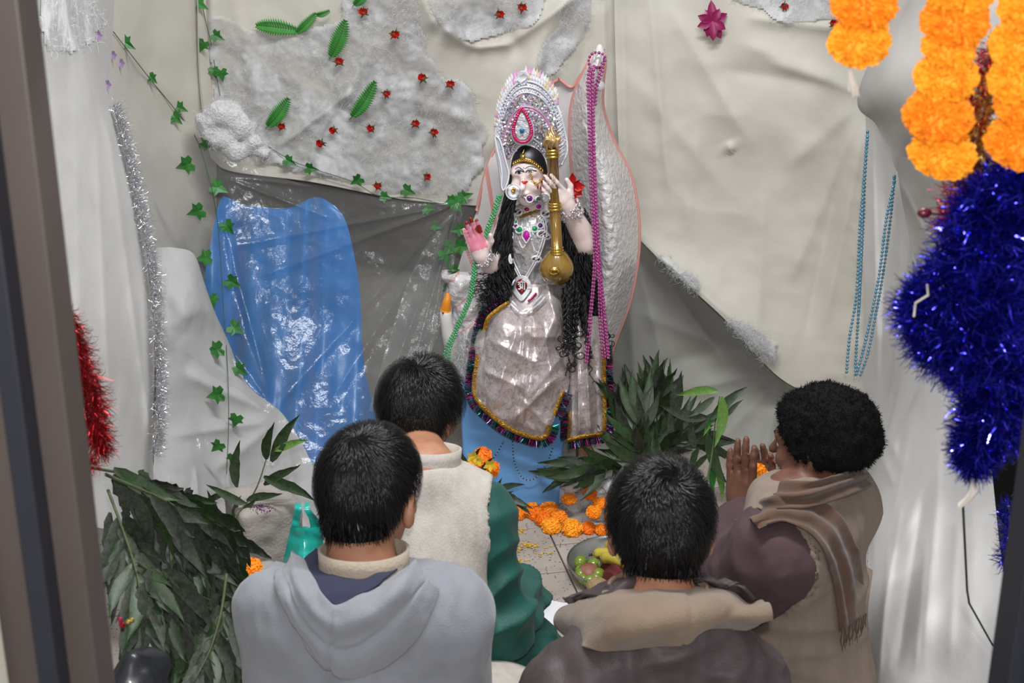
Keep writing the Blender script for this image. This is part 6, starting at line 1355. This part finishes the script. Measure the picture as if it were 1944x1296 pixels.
# gold border and tinsel fringe along the hems
def trim(rowpts, name, w_=7, out=(0, 1)):
    C = np.array(cr([tuple(p) for p in rowpts], 110)); V = []; d = np.gradient(C[:, :2], axis=0); d /= np.linalg.norm(d, axis=1)[:, None]; nrm = np.stack([-d[:, 1], d[:, 0]], 1)
    if nrm[55]@np.array(out) < 0: nrm = -nrm
    for i in range(110):
        for j in range(5): V.append(at(C[i, 0]-nrm[i, 0]*w_*(j/4-.2), C[i, 1]-nrm[i, 1]*w_*(j/4-.2), C[i, 2]-.012-.0015*((i+j) % 2)-.003*math.sin(j/4*math.pi)))
    obj(name, V, grid_faces(110, 5), M('gold_lace', (.62, .36, .06), .3, .9, c2=(.36, .18, .02), cs=140, bump=.8, bs=260), god, smooth=False)
    n = 1500; idx = RN.integers(0, 110, n); bse = np.array([list(at(C[i, 0]+nrm[i, 0]*2, C[i, 1]+nrm[i, 1]*2, C[i, 2]-.008)) for i in idx])
    wd = np.stack([nrm[idx, 0], np.zeros(n)-.1, -nrm[idx, 1]], 1)+RN.normal(size=(n, 3))*.22
    for q, mt in enumerate((M('fringe_green', (.01, .14, .09), .22, .9), M('fringe_violet', (.20, .10, .28), .22, .9), M('fringe_magenta', (.30, .01, .11), .22, .9), M('fringe_dark', (.03, .05, .08), .25, .9))):
        sel = (((idx//5)*7+RN.integers(0, 2, n)) % 4) == q; 
        if sel.sum(): Vs, Qs = strips(bse[sel], wd[sel], .020, .0015, 2, .12); obj('tinsel_fringe', Vs, Qs, mt, god, kind='stuff')
hem = lambda G, sl: [tuple(p) for p in G[sl][:: max(1, len(G[sl])//9)]]
trim([tuple(p) for p in G1[10:-1:14, 1]]+[tuple(G1[-2, 2])], 'gold_border', 7, (-1, 0)); trim([tuple(p) for p in G1[-1, ::13]], 'gold_border', 9, (0, 1)); trim([tuple(p) for p in G1[105:-1:6, -1]], 'gold_border', 7, (1, 1))
trim([tuple(p) for p in G2[-1, ::8]], 'gold_border', 8, (0, 1)); trim([tuple(p) for p in G2[20:-1:9, -1]], 'gold_border', 8, (1, 0)); trim([tuple(p) for p in G2[70:-1:5, 0]], 'gold_border', 5, (-1, 0))
trim([(965, 572, 3.56), (945, 585, 3.55), (925, 603, 3.54), (918, 625, 3.53)], 'gold_border', 8, (-1, -.5))

# jewellery
tb_ = bvh_of(bo, gb)
def dome(px, py, rx_, ry_, mat, name='gem', off=.003, b=.003, parent=None, drop=0, rim=True, tree=None):
    p_ = parent or god
    if rim: line_on('gem_rim', tree or tb_, oval(px, py, rx_+1.6, ry_+1.6, drop=drop), off, .0018, white_b, p_, n=26, closed=True)
    return patch(name, tree or tb_, oval(px, py, rx_, ry_, drop=drop), off, mat, p_, b)
gr_ = M('gem_green', (.01, .42, .13), .1, .3, coat=1.); pu = M('gem_purple', (.14, .01, .22), .1, .3, coat=1.); mgn = M('gem_magenta', (.62, .01, .42), .1, .3, coat=1.); rb_ = M('gem_ruby', (.52, .005, .10), .12, .3, coat=1.); gn = M('gem_garnet', (.09, .01, .02), .15, .3, coat=1.); bl_ = M('gem_blue', (.0, .16, .38), .1, .3, coat=1.)
line_on('choker', tb_, [(993, 372), (1002, 379), (1015, 381), (1032, 376)], .005, .006, silv, god)
for a_ in ((1005.5, 377, 5.5, 5.5, pu), (1022, 378, 3.6, 3.6, gr_)): dome(*a_, off=.011)
for a_ in ((985.5, 436, 5.5, 5, gr_), (979, 429, 3, 3, pu), (1015, 434, 5, 4.5, gr_), (1026, 428, 4, 4, pu), (1000, 397, 5, 3.5, rb_), (1023, 392, 5, 4, mgn), (1033, 420, 4, 4, gr_), (978, 421, 3, 3, gr_)): dome(*a_, off=.006)
dome(999, 449, 6.5, 11, mgn, off=.008, drop=-.75)
for (x_, y_, rx_, ry_) in ((983, 402, 9, 8), (1036, 405, 10, 8), (1030, 444, 11, 8), (1018, 492, 10, 7), (970, 447, 4.5, 9), (1038, 449, 8, 6), (970, 491, 4, 9)):
    for q in (0, 1.8): line_on('medallion_wire', tb_, oval(x_, y_, rx_-q, ry_-q), .006+q*.001, .0016, white_b, god, n=26, closed=True)
    line_on('medallion_bar', tb_, [(x_-rx_*.6, y_+ry_*.5), (x_, y_), (x_+rx_*.6, y_-ry_*.5)], .009, .0013, white_b, god, n=8)
    for sg in (-1, 1): dome(x_+sg*rx_*.38, y_+ry_*.05, rx_*.26, ry_*.4, gn, off=.007, rim=False)
for pts in ([(978, 412), (970, 430), (967, 450), (968, 480), (973, 500), (985, 525)], [(981, 412), (973, 430), (970, 452), (971, 480), (977, 500), (988, 523)], [(1030, 415), (1034, 435), (1030, 455), (1022, 480), (1012, 500), (998, 525)], [(1034, 414), (1038, 435), (1034, 456), (1026, 482), (1015, 503), (1001, 527)], [(985, 457), (992, 470), (998, 464)], [(1010, 460), (1015, 475), (1024, 480)]):
    line_on('silver_chain', tb_, pts, .007, .0022, white_b, god, n=40)
line_on('gold_neckline', tb_, [(986, 412), (998, 407), (1012, 403), (1024, 398)], .004, .004, M('gold_lace', (1, 1, 1)), god)
# waist pendant with red enamel and a white sign
tw_ = bvh_of(bo, sk1, gb)
pd = patch('pendant', tw_, oval(990, 547, 19, 24, drop=-.55), .02, M('crinkled_silver', (1, 1, 1)), god, .004)
for q in range(4): line_on('pendant_wire', tw_, oval(990, 547, 18-q*2.2, 23-q*2.8, drop=-.55), .024+q*.001, .0022, white_b, pd, n=44, closed=True)
patch('red_enamel', tw_, oval(990, 543.5, 11, 14.5, drop=-.6), .030, M('red_enamel', (.28, .008, .012), .15, coat=1.), pd, .003)
for st in ([(983.5, 536), (998, 535)], [(996, 535), (995.5, 550)], [(992, 536), (991.5, 548)], [(984, 540), (987, 538), (988.5, 541), (986, 543), (989, 545), (987, 549), (984, 548)], [(986, 549), (989, 546), (992, 545)], [(990, 534), (993, 531), (997, 533)]):
    line_on('sign_stroke', tw_, st, .037, .0017, M('white_enamel', (.85, .85, .85), .3), pd, n=14)
for pts in ([(972, 572), (985, 585), (992, 590)], [(1003, 590), (1018, 572), (1030, 560)], [(960, 560), (968, 575), (985, 592)], [(1000, 593), (1022, 578), (1036, 562)]): line_on('waist_chain', tw_, pts, .022, .0032, white_b, god, n=24, Yd=3.53)
line_on('sequin_row', tw_, [(1002, 572), (1010, 565), (1018, 556)], .026, .003, M('pink_foil', (1, 1, 1)), god, n=10, Yd=3.53)
# face jewellery
line_on('forehead_band', tg, [(975, 308), (984, 303), (994, 301), (1008, 304), (1020, 311), (1030, 322)], .006, .0022, gold, god, n=30)
for k in range(15):
    u = k/14; x_ = 975+55*u; y_ = np.interp(x_, [975, 984, 994, 1008, 1020, 1030], [308, 303, 301, 304, 311, 322]); P0, n0 = surf_pt(tg, x_, y_+3.5, .007); V, Fc = sphere(P0, .0032, 8, 6, (1, .6, 1.2)); obj('gold_bead', V, Fc, gold, god)
dome(992, 296, 4.5, 5.5, gold, 'forehead_pendant', .012, .004, rim=False, tree=bvh_of(hr_, gb)); line_on('parting_chain', bvh_of(hr_, gb), [(992, 292), (995, 284)], .01, .0012, gold, god, n=8)
nr = [(1006, 328), (1009, 335), (1012, 342), (1015, 347), (1021, 347), (1026, 343), (1027, 338)]
for k in range(24):
    x_, y_ = cr(nr, 24)[k]; P0, n0 = surf_pt(tg, x_+R.uniform(-1.5, 1.5), y_+R.uniform(-1.5, 2), .006); V, Fc = sphere(P0, R.uniform(.0016, .003), 7, 5); obj('nose_ornament', V, Fc, gold, god)
dome(975, 364, 13, 13, white_b, 'earring', .01, .004, tree=tg); dome(975, 361, 4.5, 6, gold, 'earring_drop', .018, .004, rim=False, tree=tg)
dome(1034, 377, 8, 8, white_b, 'earring', .014, .004, tree=tb_)
# bracelets
def bangle(a, b, r, mat, n=70):
    a, b = Vector(a), Vector(b); ax = (b-a).normalized(); u = ax.orthogonal().normalized(); v = ax.cross(u); mb = MB()
    for k in range(n): an = R.uniform(0, 6.3); c = a.lerp(b, R.random())+(u*math.cos(an)+v*math.sin(an))*r; mb.add(*sphere(c, R.uniform(.0025, .0045), 5, 4))
    mb.build('bracelet', mat, god, kind='stuff')
crys = M('crystal', (.70, .66, .68), .12, .7)
bangle(at(1076, 388, 3.545), at(1087, 408, 3.56), .030, crys, 170); bangle(at(912, 487, 3.55), at(920, 494, 3.56), .026, crys, 90)

# crown
outer = [(953, 355), (948, 315), (941, 275), (944, 235), (952, 198), (967, 168), (990, 150), (1018, 153), (1042, 172), (1060, 205), (1071, 245), (1077, 285), (1066, 312)]
inner = [(968, 350), (968, 325), (972, 305), (976, 296), (982, 289), (988, 284), (995, 282), (1004, 283), (1014, 287), (1024, 295), (1032, 305), (1038, 318), (1042, 330)]
def cpt(u, s, off=0):   # u along the arch, s from the inner opening (0) to the outer rim (1)
    o_ = cr(outer, 121)[int(u*120)]; i_ = cr(inner, 121)[int(u*120)]; x, y = i_+(o_-i_)*s; return at(x, y, 3.585+.02*(1-s)-.02*math.sin(s*math.pi)-off-.0)
crown = god; V = [cpt(i/80, j/8) for i in range(81) for j in range(9)]; cb_ = obj('crown', V, grid_faces(81, 9), M('silver_card', (.62, .62, .66), .35, .5, bump=.6, bs=90), god); md = cb_.modifiers.new('t', 'SOLIDIFY'); md.thickness = .008; md.offset = 0
def cline(s, r, mat, u0=0, u1=1, beads=False, nm='crown_band'):
    P = [cpt(u0+(u1-u0)*i/60, s, .007) for i in range(61)]
    if not beads: V, Fc = tube(P, r, 6); return obj(nm, V, Fc, mat, cb_)
    mb = MB(); d = 0
    for a, b in zip(P, P[1:]):
        d += (b-a).length
        if d > r*2.3: mb.add(*sphere(b+Vector((0, -.002, 0)), r, 6, 5)); d = 0
    return mb.build('bead_row', mat, cb_, kind='stuff')
grw = M('silver_thread', (.58, .58, .64), .35, .4)
for s_, r_, m_, bd in ((.02, .0035, grw, 0), (.06, .0028, white_b, 0), (.12, .002, white_b, 1), (.17, .0028, grw, 0), (.53, .003, white_b, 1), (.56, .0025, M('pink_band', (.55, .30, .45), .4, .4), 0), (.60, .0025, M('pink_band', (1, 1, 1)), 0), (.80, .003, grw, 0), (.84, .0022, white_b, 1), (.88, .003, grw, 0), (.92, .0022, white_b, 1), (.96, .003, grw, 0), (1., .003, white_b, 0)):
    u0, u1 = ((0, 1) if s_ < .2 or s_ > .97 else (.2, .88)); cline(s_, r_, m_, u0, u1, bd)
irid = [M('sequin_white', (.85, .85, .9), .1, .9), M('sequin_pink', (.80, .40, .66), .12, .9), M('sequin_green', (.45, .75, .55), .12, .9), M('sequin_lilac', (.55, .50, .85), .12, .9), M('sequin_orange', (.85, .50, .30), .12, .9)]
smb = [MB() for _ in irid]
for k in range(1500):
    u = R.uniform(.15, .9); s_ = R.choice((R.uniform(.2, .5), R.uniform(.64, .79), R.uniform(.64, .79), R.uniform(.2, .5), R.uniform(0, 1))); c = cpt(u, s_, .006+R.uniform(0, .004)); nn = Vector((R.gauss(0, .45), -1, R.gauss(.1, .45))); Mt = frame_m(nn.orthogonal(), nn); r = R.uniform(.0018, .0034)
    smb[R.choices(range(5), (5, 2, 2, 2, 1))[0]].add([c+Mt@Vector((math.cos(a)*r, math.sin(a)*r, 0)) for a in np.arange(6)*math.pi/3], [(0, 1, 2, 3, 4, 5)])
for m_, q in zip(smb, irid):
    if m_.n: m_.build('sequins', q, cb_, kind='stuff', smooth=False)
spk = [M('spike_white', (.85, .85, .88), .15, .25, coat=1.), M('spike_pink', (.80, .45, .66), .15, .3, coat=1.), M('spike_gold', (.80, .72, .50), .15, .3, coat=1.)]
for k in range(64):
    u = .24+.50*(k/63)+.0; row = k % 2; 
    if .485 < u < .525: continue
    a = cpt(u, .99-.05*row, .004); b = cpt(u, 1.17-.09*row, .012+.004*row); b += Vector((0, 0, .003)); dd = b-a; sd = dd.cross(Vector((0, 1, 0))).normalized()*.0062; m_ = a.lerp(b, .45)
    obj('crown_spike', [a, m_+sd, b, m_-sd, m_+Vector((0, -.005, 0)), m_+Vector((0, .004, 0))], [(0, 1, 4), (1, 2, 4), (2, 3, 4), (3, 0, 4), (1, 0, 5), (2, 1, 5), (3, 2, 5), (0, 3, 5)], spk[R.choices(range(3), (7, 2, 2))[0]], cb_, smooth=False)
tcw = bvh_of(cb_)
def plate(name, poly, Y, th, mat, parent): return outline_solid(name, poly, Y, Y+th, mat, parent, .001)
plate('top_medallion', oval(992, 148, 11, 14, n=20), 3.572, .006, grw, cb_)
for k in range(7): x_ = 985+k*2.3; h_ = 9-abs(k-3)*1.6; V, Fc = tube([at(x_-3, 148+h_, 3.568), at(x_+3, 148-h_, 3.568)], .0012, 5); obj('hatch_wire', V, Fc, white_b, cb_)
for k in range(12): y_ = 215+k*7; V, Fc = tube([at(1056+k*.6, y_+6, 3.562), at(1070+k*.6, y_-4, 3.562)], .0012, 5); obj('hatch_wire', V, Fc, white_b, cb_)
tear = [(990, 206), (998, 216), (1005, 231), (1009, 247), (1007, 260), (1000, 268), (991, 270), (982, 267), (976, 258), (974, 245), (978, 230), (984, 215)]
plate('teardrop_back', [(991+(x-991)*1.35, 243+(y-243)*1.25) for x, y in tear], 3.568, .01, grw, cb_); plate('teardrop', [(991+(x-991)*.8, 243+(y-243)*.85) for x, y in tear], 3.562, .01, M('silver_card', (1, 1, 1)), cb_)
TC = cr(tear+[tear[0]], 41)[:-1]
for k, (x_, y_) in enumerate(TC): V, Fc = sphere(at(x_, y_, 3.560), .0042, 7, 5, (1.2, .8, 1)); obj('ruby', V, Fc, rb_, cb_)
V, Fc = sphere(at(991, 248, 3.556), .0065, 10, 8, (1, .6, 1.1)); obj('blue_gem', V, Fc, bl_, cb_)
for nm, pts in (('side_flap', [(939, 256), (947, 262), (955, 290), (962, 310), (966, 330), (960, 352), (954, 361), (951, 352), (955, 330), (948, 300), (943, 280)]),): plate(nm, pts, 3.565, .008, grw, cb_)
V, Fc = tube([at(x, y, 3.562) for x, y in cr([(939, 256), (943, 280), (949, 305), (953, 330), (952, 352), (956, 361), (962, 350), (966, 330), (960, 305), (950, 268), (939, 256)], 60)], .0022, 6); obj('flap_rim', V, Fc, white_b, cb_)
# red lotus behind the ear
c = at(1088, 350, 3.60); rl = M('red_petal', (.52, .01, .01), .45)
for k, (a, L_) in enumerate(((95, .036), (60, .034), (30, .03), (0, .032), (-30, .03), (-65, .034), (-95, .03), (150, .02), (75, .03), (-15, .026))):
    a = math.radians(a); d = Vector((math.cos(a), -.3, math.sin(a))).normalized(); s = d.cross(Vector((0, -1, 0))).normalized(); V = []
    for u, w_ in ((0, .3), (.35, .9), (.6, 1), (1, .05)):
        for e_ in (-1, 0, 1): V.append(c+Vector((0, -.002*k, -.012*(k % 3)))+d*L_*u+s*e_*w_*.009+Vector((0, -.004*abs(e_), 0)))
    obj('red_petal', V, grid_faces(4, 3), rl, god)

# ------------------------------------------------------------------ veena
vn_ = thing('veena', 'brown stringed veena with golden lion-head finial, held upright by the goddess', 'instrument', tuple(at(1057, 530, 3.52)))
wood = M('veena_lacquer', (.25, .135, .02), .22, c2=(.15, .075, .012), cs=26, coat=.8, stretch=(1, 1, .35)); YV = 3.525
V, Fc = tube([at(1049, 292, YV), at(1053, 390, YV), at(1058, 480, YV)], .0145, 20); obj('neck', V, Fc, wood, vn_)
for (x_, y_) in ((1049, 284), (1049, 290), (1049.5, 296), (1053, 385), (1053, 390), (1053.5, 396), (1057, 470), (1057.5, 475), (1058, 480)):
    V, Fc = tube([at(x_-.15, y_-2.4, YV), at(x_-.05, y_-1.2, YV), at(x_, y_, YV), at(x_+.05, y_+1.2, YV), at(x_+.15, y_+2.4, YV)], [.0155, .018, .0185, .018, .0155], 20); obj('gold_ring', V, Fc, gold, vn_)
gc = at(1057, 510, YV+.01); V, Fc = sphere(gc, .046, 32, 20, (1, .95, .98)); V = [Vector(v)+Vector((0, 0, max(0, (Vector(v)-gc).z-.03)*.8)) for v in V]; obj('gourd', V, Fc, M('gourd_lacquer', (.27, .155, .02), .18, c2=(.14, .08, .012), cs=9, coat=1., mix=(.5, .6)), vn_)
V, Fc = sphere(at(1053, 514, YV-.034), .012, 14, 10, (1.2, .5, 1)); obj('gold_boss', V, Fc, gold, vn_)
def fin(P):
    d = ell(P, at(1047, 268, YV), (.020, .018, .026)); d = smin(d, cap(P, at(1046, 262, YV), at(1048, 238, YV), .016, .003), .01); d = smin(d, cap(P, at(1050, 272, YV), at(1061, 264, YV-.01), .009, .005), .01); d = smin(d, cap(P, at(1040, 274, YV), at(1033, 270, YV-.005), .008, .004), .01)
    return d+.0028*np.sin(P[:, 0]*520+2.5*np.sin(P[:, 2]*130))
c = at(1048, 258, YV); V, Fq = nets(fin, (c.x-.04, YV-.035, c.z-.06), (c.x+.04, YV+.035, c.z+.06), .0022); obj('finial', V, Fq, M('antique_gold', (.78, .58, .30), .25, .95), vn_)
for dx in (-.004, 0, .004): V, Fc = tube([at(1049, 300, YV-.016)+Vector((dx, 0, 0)), at(1057, 505, YV-.048)+Vector((dx, 0, 0))], .0006, 4); obj('string', V, Fc, gold, vn_)

# ------------------------------------------------------------------ bead strands on the statue and plinth
mbd = M('magenta_beads', (.34, .03, .20), .2, .3, coat=.8); gbd = M('green_beads', (.06, .42, .14), .15, .5, coat=.7); dbd = M('steel_beads', (.06, .12, .16), .2, .6)
S = lambda pts, Y0, Y1: rr_(0, pts, Y0, Y1)
paths = [S([(1138+dx*.3, 128), (1122+dx, 135), (1122+dx, 220), (1125+dx, 330), (1130+dx, 430), (1138+dx*.6, 520), (1143+dx*1.2, 600), (1150+dx*1.3, 680)], 3.62, 3.50) for dx in (-4.5, -.5, 3, 5)]
paths += [S([(1120, 130), (1118, 112), (1128, 100), (1146, 104), (1148, 118), (1138, 128), (1122, 124)], 3.67, 3.66), S([(1147, 112), (1144, 135), (1134, 165), (1130, 200)], 3.67, 3.64), S([(1143, 120), (1138, 140), (1130, 165), (1127, 200)], 3.67, 3.64)]
paths += [S([(1131+dx, 430), (1128+dx, 520), (1121+dx, 600), (1113+dx*1.2, 690)], 3.56, 3.49) for dx in (-2, 1.5)]
bead_string('bead_garland', 'magenta bead garland hanging from the tip of the pearly shell', paths, .0042, mbd, 1.15, n=(6, 5))
bead_string('bead_garland', 'green bead strands falling from the goddess\'s shoulder past the swan', [S([(948+dx, 372), (935+dx, 410), (920+dx, 450), (903+dx, 495), (893+dx, 560), (868+dx, 620), (850+dx*1.6, 660), (846+dx*2, 684)], 3.56, 3.52) for dx in (-2.5, .5, 3.5)], .0036, gbd, 1.12, n=(6, 5))
bead_string('bead_chain', 'thin dark bead chain looped low on the blue plinth', [S([(973, 838), (976, 875), (988, 902), (1003, 911), (1020, 904), (1038, 880), (1050, 848)], 3.515, 3.515)], .0026, dbd, 1.9, n=(6, 5))
bead_string('bead_chain', 'dark bead chain from the hem down behind the offering pot', [S([(956, 838), (942, 862), (925, 885), (910, 905), (890, 900), (876, 875), (870, 850)], 3.515, 3.515)], .0026, dbd, 1.9, n=(6, 5))
